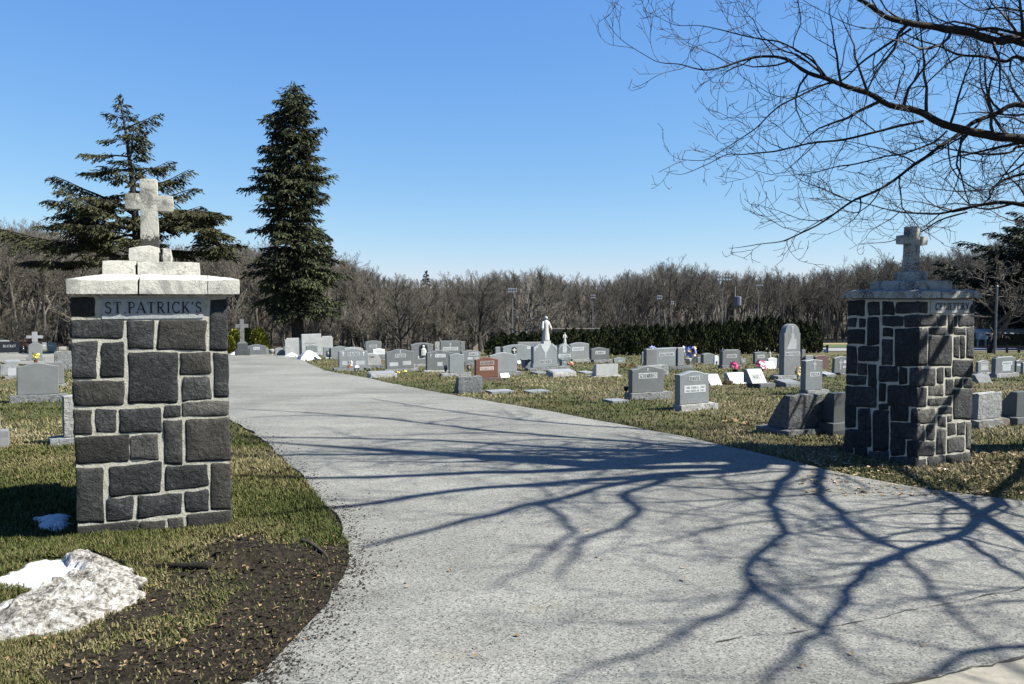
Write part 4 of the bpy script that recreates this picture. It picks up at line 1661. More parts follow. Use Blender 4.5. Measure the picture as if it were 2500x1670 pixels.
gravestone('grey monument with a black arched niche holding a white cross', 1228, 1300, 841, 880, None, 'oval', 'grey', [('T', 1289, 847, 1293, 851, 1)], t=.26, extra=niche(1249, 1261, 846.5, 861, False), hidden=8)
gravestone('slim pale post stone left of the black niche cross monument', 1210, 1222, 847, 868, None, 'flat', 'lightgrey', hidden=5)
gravestone('long low pale stone behind the niche cross monument', 1264, 1321, 835, 866, None, 'flat', 'lightgrey', hidden=4)
slant('white slanted tablet peeking left of the pale planter', 1264, 1282, 866, 888, None, 'white', depth=.25)
gravestone('grey headstone with two pale date panels behind the red brown one', 1129, 1175, 855, 884, (1134, 1176, 893), 'serp', 'grey', [('DAMICO', 1148, 862, 1167, 867, 1)], panels=[(1143, 872, 1156, 878), (1159, 872, 1172, 878)])
gravestone('small tan brown headstone in the far row', 1153, 1172, 840, 856, None, 'flat', 'tan', hidden=4)


def ridged(root, tab, F, lx, lz, w, h, t):
    for xa, xb in ((1062, 1074), (1124, 1136)):
        mb = MB()
        rough_block(mb, lx(xa), lx(xb), .02, t - .02, 0, h * .96, .07, .012, .02, 9, xa)
        o = mb.build('rough_wing', M['pitch'], root)
        o.location = tab.location


gravestone('wide grey monument with rough wings and a carved cross in the far row', 1075, 1123, 832, 862, None, 'flat', 'grey', [('DIGIUSEPPE', 1083, 849, 1116, 853.5, 1)], crosses=[(1099, 836, 848)], t=.26, extra=ridged, hidden=8)
gravestone('pale monument with a black arched niche holding a white figure', 1006, 1060, 837, 888, (1003, 1064, 896), 'oval', 'lightgrey', [('FEO', 1025, 870, 1036, 875, 1)], t=.25, extra=niche(1025, 1046, 840, 868))
gravestone('first of three alike grey headstones by the drive, with a carved cross at each side', 829, 899, 851, 897, (816, 909, 906), 'serp', 'grey',
           [('FAZIO', 852, 861, 877, 868, 1)], crosses=[(839, 858, 869), (889, 858, 869)], panels=[(836, 881, 857, 891), (870, 881, 892, 891)], t=.22)
gravestone('middle one of three alike grey headstones by the drive, with one cross above its panel', 945.6, 1013, 852, 900, (940, 1023, 907), 'serp', 'grey',
           [('FAZIO', 969, 865, 991, 871, 1)], crosses=[(980, 854, 862)], panels=[(953, 884, 974, 893), (985, 882, 1006, 892)], t=.22)
gravestone('third of three alike grey headstones by the drive, behind the yellow angel figurine', 1044, 1108, 855, 904, (1036, 1108, 909), 'serp', 'grey',
           [('FAZIO', 1066, 866, 1087, 871, 1)], crosses=[(1053, 863, 873), (1083, 857, 861)], panels=[(1069, 884, 1082, 894)], t=.22)
gravestone('white oval shouldered headstone between the first two alike grey ones', 899, 932, 862, 892, (898, 940, 899), 'teardrop', 'white', [('CARR', 904, 869, 916, 873, 0)], t=.18)
gravestone('white headstone on a rough block behind the oval shouldered one', 911, 941, 851, 866, (913, 940, 876), 'serp', 'white', t=.16, hidden=3)
gravestone('upright grey headstone with a panel standing against the woods', 893, 932, 831.5, 870, None, 'oval', 'grey', [('GEORGE', 905, 843, 919, 846.5, 1)], t=.24)
gravestone('pale headstone mostly hidden behind the first alike grey one', 841, 886, 847, 880, None, 'oval', 'white', t=.18)
gravestone('long grey headstone left behind the first alike grey one', 809, 852, 845, 872, (806, 838, 877), 'serp', 'grey', t=.2)
gravestone('grey headstone with a small white urn before it', 790, 809, 847, 872, (795, 824, 877), 'flat', 'grey', t=.18)
gravestone('grey headstone with a small white plaque at its foot, right of the tall spruce', 748, 776, 842, 871, None, 'serp', 'grey', t=.2)
gravestone('little white framed plaque stone standing right of the snow heap', 752, 775, 861, 875, None, 'flat', 'white', t=.1)
gravestone('grey headstone half hidden by the spruce trunk', 693, 720, 843, 868, None, 'serp', 'grey', t=.2)
gravestone('low pinkish grey headstone left of the spruce trunk', 672, 692, 848.5, 868, None, 'serp', 'lightgrey', t=.2)


def bigwings(root, tab, F, lx, lz, w, h, t):
    for xa, xb, yt in ((698, 738, 824), (786, 815, 822)):
        mb = MB()
        hh = lz(yt)
        ww = lx(xb) - lx(xa)
        slab(mb, profile('shoulder', ww, hh), .08, t, .01)
        o = mb.build('side_wing', M['white'], root)
        o.location = (tab.location.x + (lx(xa) + lx(xb)) / 2, tab.location.y, tab.location.z)


gravestone('tall white three part monument behind the spruce trunk', 737.5, 785.5, 815.5, 868, None, 'flat', 'white', [('SANTA CRUZ', 744, 837, 772, 839, 0)], t=.3, extra=bigwings)
gravestone('grey headstone on the crest of the drive beside the yellow green bushes', 603, 650, 840.5, 866.5, None, 'serp', 'grey', [('PIA', 621, 848.5, 632, 852.5, 1)], t=.2)
gravestone('thin small stone at the right end of the crest headstone', 650, 656, 850, 866, None, 'flat', 'lightgrey', t=.15)

# --- left of the left pillar
gravestone('large blank speckled grey headstone at the far left on a rough base', 43, 146, 886, 964, (24, 168, 984), 'serp', 'grey', th=33, t=.2)
gravestone('pale headstone close behind the large blank speckled one', 112, 158, 884, 938, (120, 164, 944), 'flat', 'lightgrey', th=33, t=.22)
gravestone('narrow pale slab rising at the left picture edge, its wide base stepped', -40, 2, 1010, 1052, (-70, 25, 1100), 'flat', 'lightgrey', th=30, basemat='lightgrey')
slant('rough sided stone on a thick pale base right against the left pillar', 158, 225, 966, 1070, (122, 235, 1092), 'pitchdark', th=33, depth=.3, topd=.16, rough=True, rev=True)
gravestone('polished black headstone at the left edge beside a black urn', -12, 48, 834, 861, (-14, 46, 865), 'flat', 'black', [('BEATRICE', 8, 842, 40, 848, 0)], th=30, t=.2)
gravestone('red brown headstone behind the black urn', 36, 68, 831, 862, None, 'serp', 'redgran', th=30, t=.2)


def top_cross(root, tab, F, lx, lz, w, h, t):
    mb = MB()
    xc = lx(86)
    mb.box(xc - .10, xc + .10, .03, t - .03, lz(834), lz(810))
    mb.box(xc - .30, xc + .30, .035, t - .035, lz(826), lz(819))
    mb.build('cross', M['lightgrey'], tab)


gravestone('pale headstone whose curved shoulders carry a stone cross, yellow flowers before it', 70, 104, 833, 871, (64, 110, 882), 'ogee', 'lightgrey', th=30, t=.2, extra=top_cross)
gravestone('pale headstone with two panels right of the stone cross', 103, 114.5, 836, 854, None, 'oval', 'lightgrey', th=30, panels=[(105, 842, 112, 845), (105, 849, 112, 852)])
gravestone('light grey headstone with a white name bar in the far left row', 116, 139, 836, 857, (114, 140, 863), 'oval', 'lightgrey', th=30, panels=[(118, 842, 130, 844.5)])
gravestone('little rough low stone in the far left row', 144, 163, 846, 855, None, 'flat', 'pitch', th=30, rough=True)
gravestone('pinkish headstone against the left edge of the left pillar', 168, 184, 834, 858, None, 'flat', 'pink', th=30)
gravestone('rough pale rock faced monument left of the left pillar', 134, 184, 857, 905, None, 'flat', 'pitch', th=30, rough=True, t=.35)
slant('rough long low stone behind the large blank speckled headstone', 0, 44, 890, 920, None, 'pitch', th=30, depth=.5, topd=.3, rough=True)
slant('small worn slant stone at the foot of the rough long low stone', 19, 41, 900, 918, (11, 42, 926), 'lightgrey', th=30, depth=.3)
bevel_marker('low grey plaque stone in the grass behind the large blank headstone', 12, 50, 881, 892, 30, 'lightgrey', .3)
gravestone('pale stone showing above the polished black headstone', -4, 24, 830, 860, None, 'oval', 'lightgrey', th=30, hidden=-2)

# --- right of the right pillar
gravestone('pale headstone with two panels on a rough block beside the right pillar', 2392, 2420, 879, 909, (2388, 2424, 914), 'serp', 'lightgrey', [('ENNIS', 2401, 886, 2413, 889, 1)], panels=[(2399, 892, 2416, 904)], basemat='pitch')
slant('rough square footed boulder stone in front of the pale two panel headstone', 2394, 2427, 913, 938, None, 'pitch', depth=.35, topd=.2, rough=True, name='boulder_marker')
gravestone('broad grey headstone with name and date panels at the right edge', 2434, 2481, 871, 911, (2434, 2490, 922), 'shoulder', 'grey', [('MORRISON', 2452, 885, 2472, 889, 1)], panels=[(2451, 892, 2471, 906)])
gravestone('grey headstone cut by the right edge behind the broad one', 2480, 2497, 878, 911, None, 'serp', 'grey', panels=[(2481, 888, 2491, 893)])
gravestone('pale stone at the very right edge of the picture', 2497, 2520, 884, 912, None, 'flat', 'lightgrey', panels=[(2499, 892, 2508, 896)])
slant('rough boulder stone streaked by branch shadow just right of the right pillar', 2399, 2458, 959, 1024, (2390, 2468, 1046), 'pitch', depth=.5, topd=.16, rough=True, basemat='pitchdark', name='boulder_marker', rev=True)
slant('dark smooth wedge stone at the right picture edge', 2494, 2560, 955, 1016, (2484, 2575, 1036), 'darkgrey', depth=.5, topd=.12, basemat='darkgrey', rev=True)
# flat stones in the grass
flush_marker('flat stone in the grass right of the pale boulder marker', 1200, 1256, 961)
flush_marker('flat stone in the grass with a thin iron hook beside it', 1293, 1344, 961)
flush_marker('flat grey stone in shaded grass below the shade streaked headstone', 1496, 1536, 985)

# ------------------------------------------------------------------ urns, statues, flowers and small grave goods
URN = [(.22, 0), (.24, .05), (.10, .10), (.09, .16), (.30, .34), (.40, .52), (.38, .70), (.27, .80), (.25, .86), (.36, .94), (.36, 1.0), (.30, .98)]
BOWL = [(.25, 0), (.27, .08), (.12, .16), (.12, .24), (.36, .42), (.48, .70), (.50, .90), (.50, 1.0), (.44, .98)]


def urn(label, px, yt, yb, wpx, mat, prof=URN, up=0.0, name='urn', on=None):
    """up: height of the stone it stands on, given as the pixel height of its foot above the ground there"""
    G = gp(px, yb + up)
    k = G.y / FPX
    o = thing(name, (G.x, G.y, G.z + up * k), 0, label, name.replace('_', ' '), 'vases and urns at the graves')
    mb = MB()
    h = (yb - yt) * k
    mb.lathe([(r * wpx * k, z * h) for r, z in prof], 14)
    mb.build('vessel', M[mat], o, smooth=True)
    return o, k, h


urn('white bowl urn left of the crest headstone', 589, 854, 866, 14, 'urnstone', BOWL)
urn('white bowl urn right of the crest headstone', 663, 853, 867, 13, 'urnstone', BOWL)
urn('small white urn before the grey headstone right of the spruce', 801, 856, 872, 9, 'urnstone', URN, 5)
urn('grey granite urn left of the small blank headstone', 1088, 891, 910, 12, 'greyurn', URN, 9)
urn('grey granite urn right of the small blank headstone', 1144, 890, 909, 11, 'greyurn', URN, 10)
urn('pale bowl urn left of the wide winged monument', 1590, 875, 894, 20, 'urnstone', BOWL, 8)
urn('pale bowl urn right of the wide winged monument', 1680, 874, 895, 16, 'urnstone', BOWL, 8)
urn('black urn beside the polished black headstone', 56.5, 846, 863, 12, 'black', URN, 1)
urn('dark little pot at the left foot of the shade streaked headstone', 1528, 943, 960, 12, 'black_metal', BOWL, 16)


def planter(label, x0, x1, yt, yb, up):
    G = gp((x0 + x1) / 2, yb + up)
    k = G.y / FPX
    o = thing('planter', (G.x, G.y, G.z + up * k), R(25), label, 'planter', 'vases and urns at the graves')
    w, h = (x1 - x0) * k * .42, (yb - yt) * k
    mb = MB()
    V = []
    for z, s in ((0, .72), (h * .92, 1.0), (h * .92, 1.08), (h, 1.08), (h, .86), (h * .85, .84)):
        V += [(-w * s, -w * s, z), (w * s, -w * s, z), (w * s, w * s, z), (-w * s, w * s, z)]
    Fc = [(3, 2, 1, 0)]
    for r in range(5):
        for i in range(4):
            j = (i + 1) % 4
            Fc.append((r * 4 + i, r * 4 + j, r * 4 + 4 + j, r * 4 + 4 + i))
    Fc.append((20, 21, 22, 23))
    mb.add(V, Fc)
    b = mb.build('box', M['lightgrey'], o)
    mb = MB()
    mb.lathe([(w * .28, 0), (w * .28, .004)], 10)
    mb.v = [(x, -w * .89 - z, y + h * .58) for x, y, z in mb.v]
    mb.build('carved_rosette', M['panel'], b)
    return o


planter('tapered grey planter left of the statue monument', 1272, 1298, 877, 898, 6)
planter('tapered grey planter right of the statue monument', 1365, 1385, 876, 895, 6)


def robed_figure(label, px, yt, yb, Y, wpx, lean=0, rz=25):
    p = at(px, yb, Y)
    H = (yb - yt) * Y / FPX
    o = thing('statue', p, R(rz), label, 'statue', 'white religious statues')
    bm = MB()
    rings = [(0, .17, .13), (.04, .165, .13), (.20, .145, .115), (.36, .125, .10), (.50, .112, .09), (.60, .115, .085), (.70, .135, .085), (.77, .138, .08), (.815, .10, .07), (.84, .05, .05), (.862, .042, .046), (.885, .058, .062), (.92, .072, .074), (.955, .068, .07), (.985, .045, .05), (1.0, .012, .015)]
    n = 16
    for z, rx, ry in rings:
        for j in range(n):
            a = 2 * math.pi * j / n
            fold = 1 + (.07 * math.cos(6 * a + 9 * z) if z < .6 else .02 * math.cos(6 * a))
            bm.v.append((rx * H * fold * math.cos(a), ry * H * fold * math.sin(a) - (.012 * H if z > .86 else 0), z * H))
    for i in range(len(rings) - 1):
        for j in range(n):
            bm.f.append((i * n + j, i * n + (j + 1) % n, (i + 1) * n + (j + 1) % n, (i + 1) * n + j))
    bm.f.append(tuple(reversed(range(n))))
    bm.f.append(tuple((len(rings) - 1) * n + j for j in range(n)))
    for s in (-1, 1):
        bm.tube([(s * .10 * H, 0, .78 * H), (s * .155 * H, -.01 * H, .66 * H), (s * .185 * H, -.05 * H, .53 * H), (s * .20 * H, -.09 * H, .47 * H)], [.045 * H, .05 * H, .058 * H, .05 * H], 8)
        bm.tube([(s * .20 * H, -.09 * H, .475 * H), (s * .205 * H, -.10 * H, .45 * H), (s * .207 * H, -.105 * H, .425 * H)], [.022 * H, .024 * H, .010 * H], 6)
    bm.build('figure', M['statue'], o, smooth=True)
    mb = MB()
    mb.box(-.16 * H, .16 * H, -.14 * H, .14 * H, -.115 * H, -.002)
    mb.build('plinth', M['statue'], o)
    return o


robed_figure('tall white robed statue with lowered open arms standing on the broad grey monument', 1332.5, 772, 832, BF.G.y + .22, 20)
robed_figure('small white robed statue on top of the arched grey headstone', 1378.5, 812, 836.5, gp(1380, 891).y + .2, 9)
robed_figure('tiny pale statue on the white headstone right of the peaked one', 1880, 857, 871, gp(1886, 899).y + .12, 5)


def sprays_mesh(name, C, D, L, W, T):
    C, D, L, W, T = [np.asarray(a, float) for a in (C, D, L, W, T)]
    n = len(C)
    D = D / (np.linalg.norm(D, axis=1, keepdims=True) + 1e-9)
    rr = rng.normal(size=(n, 3))
    Sd = np.cross(D, rr)
    Sd /= np.linalg.norm(Sd, axis=1, keepdims=True) + 1e-9
    v = np.stack([C, C + D * (L * .55)[:, None] + Sd * W[:, None], C + D * L[:, None], C + D * (L * .45)[:, None] - Sd * W[:, None]], 1).reshape(-1, 3)
    f = np.arange(4 * n).reshape(n, 4)
    me = np_mesh(name, v, f)
    at_ = me.attributes.new('tint', 'FLOAT', 'POINT')
    at_.data.foreach_set('value', np.repeat(T, 4).astype(np.float32))
    return me


def bouquet(label, px, yt, yb, wpx, cols, up=0.0, leaf=True, n=9, pot=None, Y=None, name='flower_bouquet'):
    G = gp(px, yb + up)
    if Y:
        p = at(px, yb, Y)
        k = Y / FPX
    else:
        k = G.y / FPX
        p = Vector((G.x, G.y, G.z + up * k))
    o = thing(name, p, 0, label, 'flowers', 'flowers left at the graves')
    h, w = (yb - yt) * k, wpx * k / 2
    rs_ = random.Random(int(px * 7))
    z0 = 0
    if pot:
        mb = MB()
        mb.lathe([(w * .4, 0), (w * .55, h * .3), (w * .58, h * .32), (w * .48, h * .32)], 10)
        mb.build('pot', M[pot], o)
        z0 = h * .28
    st = MB()
    for ci, c in enumerate(cols):
        mb = MB()
        for i in range(n):
            a = rs_.uniform(0, 6.28)
            r = w * math.sqrt(rs_.random())
            z = z0 + (h - z0) * rs_.uniform(.25, .95)
            q = Vector((r * math.cos(a), r * math.sin(a) * .6, z))
            s = w * rs_.uniform(.32, .52)
            nrm = Vector((q.x * 1.2, -w * .8 + q.y, w * .5)).normalized()
            e1 = nrm.orthogonal().normalized()
            e2 = nrm.cross(e1)
            for j in range(6):
                b0 = 2 * math.pi * j / 6
                d = e1 * math.cos(b0) + e2 * math.sin(b0)
                dn = e1 * -math.sin(b0) + e2 * math.cos(b0)
                mb.add([q, q + d * s * .6 + dn * s * .3 + nrm * s * .2, q + d * s + nrm * s * .28, q + d * s * .6 - dn * s * .3 + nrm * s * .2], [(0, 1, 2, 3)])
            st.tube([(0, 0, z0), (q.x * .5, q.y * .5, z0 + (q.z - z0) * .6), tuple(q)], [w * .03] * 3, 3, False)
        mb.build('blossoms', M[c], o)
    if leaf:
        for i in range(14):
            a = rs_.uniform(0, 6.28)
            q = Vector((w * .6 * math.cos(a), w * .4 * math.sin(a), z0 + (h - z0) * rs_.uniform(.1, .6)))
            d = Vector((math.cos(a), math.sin(a) * .7, rs_.uniform(-.1, .8))).normalized() * w * .55
            sN = d.orthogonal().normalized() * w * .13
            st.add([q, q + d * .5 + sN, q + d, q + d * .5 - sN], [(0, 1, 2, 3)])
    st.build('leaves', M['leaf'], o)
    return o


bouquet('blue and white flowers spilling from the left bowl urn', 1592, 848, 878, 34, ['whitefl', 'bluefl'], 24)
bouquet('white lilies with long petals right of the wide winged monument', 1669, 844, 874, 16, ['whitefl'], 24, n=10)
bouquet('blue, violet and cream flowers in the right bowl urn', 1685, 846, 878, 26, ['bluefl', 'gold', 'bluefl'], 20, n=7)
bouquet('magenta flowers in a black pot left of the gold foil flowers', 1795, 884, 910, 26, ['pinkfl'], 0, pot='black_metal', n=8)
bouquet('magenta flowers in front of the white slant stone', 1858, 881, 905, 26, ['pinkfl'], 0, n=8)
bouquet('tall gold foil flowers between two slant stones', 1820, 892, 925, 17, ['gold', 'gold', 'orangefl'], 0, False, 8)
bouquet('tall gold foil flowers against the round topped monument', 1947, 895, 928, 14, ['gold', 'gold'], 0, False, 10)
bouquet('yellow flowers in a terracotta pot before the stone cross headstone', 88, 862, 886, 17, ['yellowfl', 'yellowfl'], 0, pot='rustpot')
bouquet('yellow flowers in the grass before the middle one of three alike headstones', 988, 905, 912, 13, ['yellowfl'], 0)
bouquet('orange and yellow flowers lying left of the yellow ones', 969, 906, 912, 12, ['orangefl', 'yellowfl'], 0, n=4)
bouquet('pink and yellow flowers beside the right planter of the statue monument', 1393, 885, 893, 18, ['gold', 'pinkfl'], 0, n=5)
bouquet('pink and white wreath flowers on a stand before the first alike headstone', 855, 880, 906, 12, ['whitefl', 'orangefl', 'whitefl'], 0, False, 8)
bouquet('white flowers against the stone half hidden by the spruce', 712, 846, 862, 12, ['whitefl'], 6, True, 8)
bouquet('leafy green clump between the first two alike headstones', 897, 899, 907, 14, ['leaf'], 0, True, 10)
bouquet('white and blue flowers beside the third alike headstone', 1083, 868, 895, 12, ['whitefl', 'whitefl'], 12, True, 8)


def clump(label, x0, x1, yt, yb, mat='hay'):
    G = gp((x0 + x1) / 2, yb)
    k = G.y / FPX
    n = 260
    w, h = (x1 - x0) * k / 2, (yb - yt) * k
    a = rng.uniform(0, 6.28, n)
    r = np.sqrt(rng.random(n))
    C = np.stack([r * w * np.cos(a), r * w * .5 * np.sin(a), rng.random(n) * h * np.sqrt(1 - r * r)], -1)
    D = np.stack([np.cos(a), np.sin(a), rng.uniform(-.2, 1, n)], -1)
    me = sprays_mesh('dry_foliage_clump', C, D, np.full(n, h * .45), np.full(n, h * .06), rng.random(n))
    o = link('dry_foliage_clump', me, M[mat])
    o.location = G
    tag(o, label, 'dry plant', 'dried plants left at the graves')


clump('dry brown foliage heap between two pale slant stones', 1765, 1791, 927, 941)
clump('long low strip of dry brown foliage behind the blank slant stone', 1514, 1553, 888, 898)


# yellow angel figurine
G = gp(1061, 908)
k = G.y / FPX
fg = thing('angel_figurine', G, 0, 'yellow and white angel figurine before the third alike headstone', 'figurine')
mb = MB()
mb.lathe([(3.2 * k, 0), (3.0 * k, 14 * k), (3.6 * k, 16 * k), (3.2 * k, 22 * k), (2 * k, 26 * k), (1.2 * k, 28 * k), (2.4 * k, 30 * k), (2.6 * k, 33 * k), (1.5 * k, 35.5 * k)], 10)
mb.build('body', M['yellowfl'], fg, smooth=True)
mb = MB()
for s in (-1, 1):
    mb.add([(s * 2 * k, k, 24 * k), (s * 8 * k, 2 * k, 27 * k), (s * 9 * k, 2 * k, 19 * k), (s * 3 * k, k, 16 * k), (s * 2 * k, 2.2 * k, 24 * k), (s * 8 * k, 3 * k, 27 * k), (s * 9 * k, 3 * k, 19 * k), (s * 3 * k, 2.2 * k, 16 * k)],
           [(0, 1, 2, 3), (4, 7, 6, 5), (0, 4, 5, 1), (1, 5, 6, 2), (2, 6, 7, 3), (3, 7, 4, 0)])
mb.build('wings', M['whitefl'], fg)
mb = MB()
mb.lathe([(4.2 * k, 0), (4.2 * k, 10 * k), (3 * k, 11 * k)], 10)
mb.build('stand', M['black_metal'], fg)

# lantern on a small stand, cups and plaques
G = gp(871, 908)
k = G.y / FPX
ln = thing('grave_lantern', G, R(25), 'small white roofed lantern on a black stand before the first alike headstone', 'lantern')
mb = MB()
for sx in (-1, 1):
    for sy in (-1, 1):
        mb.tube([(sx * 4 * k, sy * 3 * k, 0), (sx * 4 * k, sy * 3 * k, 11 * k)], [.6 * k] * 2, 4)
mb.build('stand', M['black_metal'], ln)
mb = MB()
mb.add([(-6 * k, -5 * k, 11 * k), (6 * k, -5 * k, 11 * k), (6 * k, 5 * k, 11 * k), (-6 * k, 5 * k, 11 * k), (-4 * k, -3 * k, 16 * k), (4 * k, -3 * k, 16 * k), (4 * k, 3 * k, 16 * k), (-4 * k, 3 * k, 16 * k)],
       [(0, 3, 2, 1), (4, 5, 6, 7), (0, 1, 5, 4), (1, 2, 6, 5), (2, 3, 7, 6), (3, 0, 4, 7)])
mb.build('roof', M['lamp'], ln)
urn('dark green plastic cup at the left foot of the first alike headstone', 838, 891, 905, 12, 'terracotta', [(.3, 0), (.5, .95), (.5, 1), (.4, .97)], 0, 'flower_pot')

# white plate sign on thin legs beside the red brown headstone
G = gp(1233, 936)
k = G.y / FPX
sg = thing('plate_sign', G, R(25), 'blank white tilted plate on two thin legs right of the red brown headstone', 'sign')
mb = MB()
mb.add([(-12 * k, -3 * k, 15 * k), (12 * k, -3 * k, 15 * k), (11 * k, 4 * k, 25 * k), (-11 * k, 4 * k, 25 * k), (-12 * k, -2 * k, 14.5 * k), (12 * k, -2 * k, 14.5 * k), (11 * k, 5 * k, 24.5 * k), (-11 * k, 5 * k, 24.5 * k)],
       [(0, 1, 2, 3), (7, 6, 5, 4), (0, 4, 5, 1), (1, 5, 6, 2), (2, 6, 7, 3), (3, 7, 4, 0)])
mb.build('plate', M['lamp'], sg)
for x in (-6, 8):
    mb = MB()
    mb.tube([(x * k, 0, 0), (x * k, 0, 18 * k)], [.5 * k] * 2, 5)
    mb.build('leg', M['urnstone'], sg)
# thin iron hook
G = gp(1312, 962)
k = G.y / FPX
mb = MB()
mb.tube([(0, 0, 0), (2 * k, 0, 20 * k), (5 * k, 0, 34 * k), (6 * k, 0, 42 * k)], [.45 * k, .45 * k, .7 * k, .3 * k], 5)
o = mb.build('plant_hook', M['black_metal'])
o.location = G
tag(o, 'thin dark iron hook stuck in the grass by a flat stone', 'plant hook')
# brass vase on a stake
G = gp(1701, 905)
k = G.y / FPX
vs_ = thing('stake_vase', G, 0, 'small brown grave medallion on a stake left of the plain grey headstone', 'grave marker')
mb = MB()
mb.tube([(0, 0, 0), (0, 0, 10 * k)], [.4 * k] * 2, 5)
mb.build('stake', M['black_metal'], vs_)
mb = MB()
mb.lathe([(.8 * k, 8 * k), (2.6 * k, 12 * k), (2.4 * k, 16 * k), (1 * k, 17 * k)], 8)
mb.build('medallion', M['tan'], vs_)

# dark stone cross on a pedestal among the yellow bushes
G = gp(592, 868)
k = G.y / FPX
cr = thing('stone_cross_monument', G, R(25), 'dark weathered stone cross on a stepped pedestal between the yellow green bushes', 'monument')
mb = MB()
rough_block(mb, -17 * k, 17 * k, -10 * k, 12 * k, -.1, 16 * k, .12, .01, .02, 6, 3)
mb.build('base', M['darkgrey'], cr)
mb = MB()
mb.add([(-12 * k, -7 * k, 16 * k), (12 * k, -7 * k, 16 * k), (12 * k, 9 * k, 16 * k), (-12 * k, 9 * k, 16 * k), (-12 * k, -7 * k, 30 * k), (12 * k, -7 * k, 30 * k), (12 * k, 9 * k, 30 * k), (-12 * k, 9 * k, 30 * k), (-6 * k, -3 * k, 35 * k), (6 * k, -3 * k, 35 * k), (6 * k, 5 * k, 35 * k), (-6 * k, 5 * k, 35 * k)],
       [(0, 1, 5, 4), (1, 2, 6, 5), (2, 3, 7, 6), (3, 0, 4, 7), (4, 5, 9, 8), (5, 6, 10, 9), (6, 7, 11, 10), (7, 4, 8, 11), (8, 9, 10, 11)])
mb.build('pedestal', M['darkgrey'], cr)
mb = MB()
mb.box(-5 * k, 5 * k, -3 * k, 5 * k, 34 * k, 89 * k)
mb.box(-15 * k, 15 * k, -2.6 * k, 4.6 * k, 68 * k, 77 * k)
mb.build('cross', M['pitchdark'], cr)


# ------------------------------------------------------------------ snow
def patch(name, poly, hmax, mat, label, step=.03, tintpoly=None, edge=.16, rough=.5, base=.018, cat='snow'):
    xs = [p[0] for p in poly]
    ys = [p[1] for p in poly]
    ax = np.arange(min(xs) - step, max(xs) + step, step)
    ay = np.arange(min(ys) - step, max(ys) + step, step)
    X, Yy = np.meshgrid(ax, ay)
    d = poly_dist(X.ravel(), Yy.ravel(), poly)
    tp = poly_dist(X.ravel(), Yy.ravel(), tintpoly) if tintpoly else None
    V = []
    T = []
    for i, (x, y) in enumerate(zip(X.ravel(), Yy.ravel())):
        dj = d[i] + .05 * nz(x, y, 2, 7) + .03 * nz(x, y, 4, 22) + .012 * nz(x, y, 4, 60)
        kk = sstep(-.01, edge, dj)
        t = 1.0
        if tp is not None:
            t = 1 - sstep(-.03, .05, tp[i] + .03 * nz(x, y, 7, 9))
        hh = hmax * (kk ** .6) * (1 + rough * (.6 * nz(x, y, 1, 4) + (.75 * abs(nz(x, y, 3, 11)) - .2 + .40 * nz(x, y, 3, 30) + .22 * nz(x, y, 9, 60)) * t)) * (1 if t > .5 else .55)
        V.append((x, y, slope_z(y) + base + hh if dj > 0 else slope_z(y) - .03))
        T.append(t)
    n1, n2 = len(ax), len(ay)
    I = np.arange(n1 * n2).reshape(n2, n1)
    f = np.stack([I[:-1, :-1], I[:-1, 1:], I[1:, 1:], I[1:, :-1]], -1).reshape(-1, 4)
    dd_ = d.reshape(-1)
    keep = (dd_[f] > -.05).any(axis=1)
    me = np_mesh(name, np.array(V), f[keep])
    a = me.attributes.new('tint', 'FLOAT', 'POINT')
    a.data.foreach_set('value', np.array(T, np.float32))
    o = link(name, me, M[mat], smooth=True)
    tag(o, label, cat, 'remnants of snow')
    return o


def P4(x, y):
    return tuple(gp(x / 2.609, 1250 + y / 2.609)[:2])


SN = [P4(*p) for p in [(-160, 880), (-160, 640), (0, 622), (100, 566), (215, 535), (130, 500), (60, 500), (-40, 480), (-160, 470), (-160, 430), (0, 432), (140, 370), (160, 338), (280, 328), (420, 330), (470, 305), (500, 290), (620, 292), (780, 345), (820, 400), (890, 430), (925, 540), (850, 590), (770, 632), (690, 650), (640, 690), (600, 712), (520, 780), (440, 800), (380, 800), (300, 815), (190, 845), (100, 862), (0, 870)]]
SC = [P4(*p) for p in [(-200, 520), (-200, 400), (0, 420), (150, 320), (430, 310), (420, 370), (520, 420), (560, 450), (480, 475), (300, 540), (180, 530)]]
patch('snow_pile', SN, .078, 'dirtysnow', 'dirty melting snow pile with one clean white tongue in the front left corner', .015, SC, .20, .8)
patch('snow_patch', [tuple(gp(*p)[:2]) for p in [(84, 1274), (100, 1264), (140, 1262), (170, 1264), (172, 1290), (160, 1306), (130, 1300), (100, 1286)]], .018, 'snow', 'small snow patch lying in the shade of the left pillar', .012, None, .10, .9)
for i, (x, y, w, lab) in enumerate([(2252, 1151, 14, 'tiny snow crumb at the near corner of the right pillar'), (2304, 1150, 12, 'tiny snow crumb under the lit face of the right pillar'), (2328, 1152, 10, 'tiny snow crumb furthest right under the lit face of the right pillar')]):
    c = gp(x, y)
    w *= c.y / FPX / 2
    patch('snow_crumb', [(c.x + w * math.cos(a), c.y + w * .8 * math.sin(a)) for a in np.linspace(0, 6.1, 8)], .035, 'snow', lab, .015, None, .03)


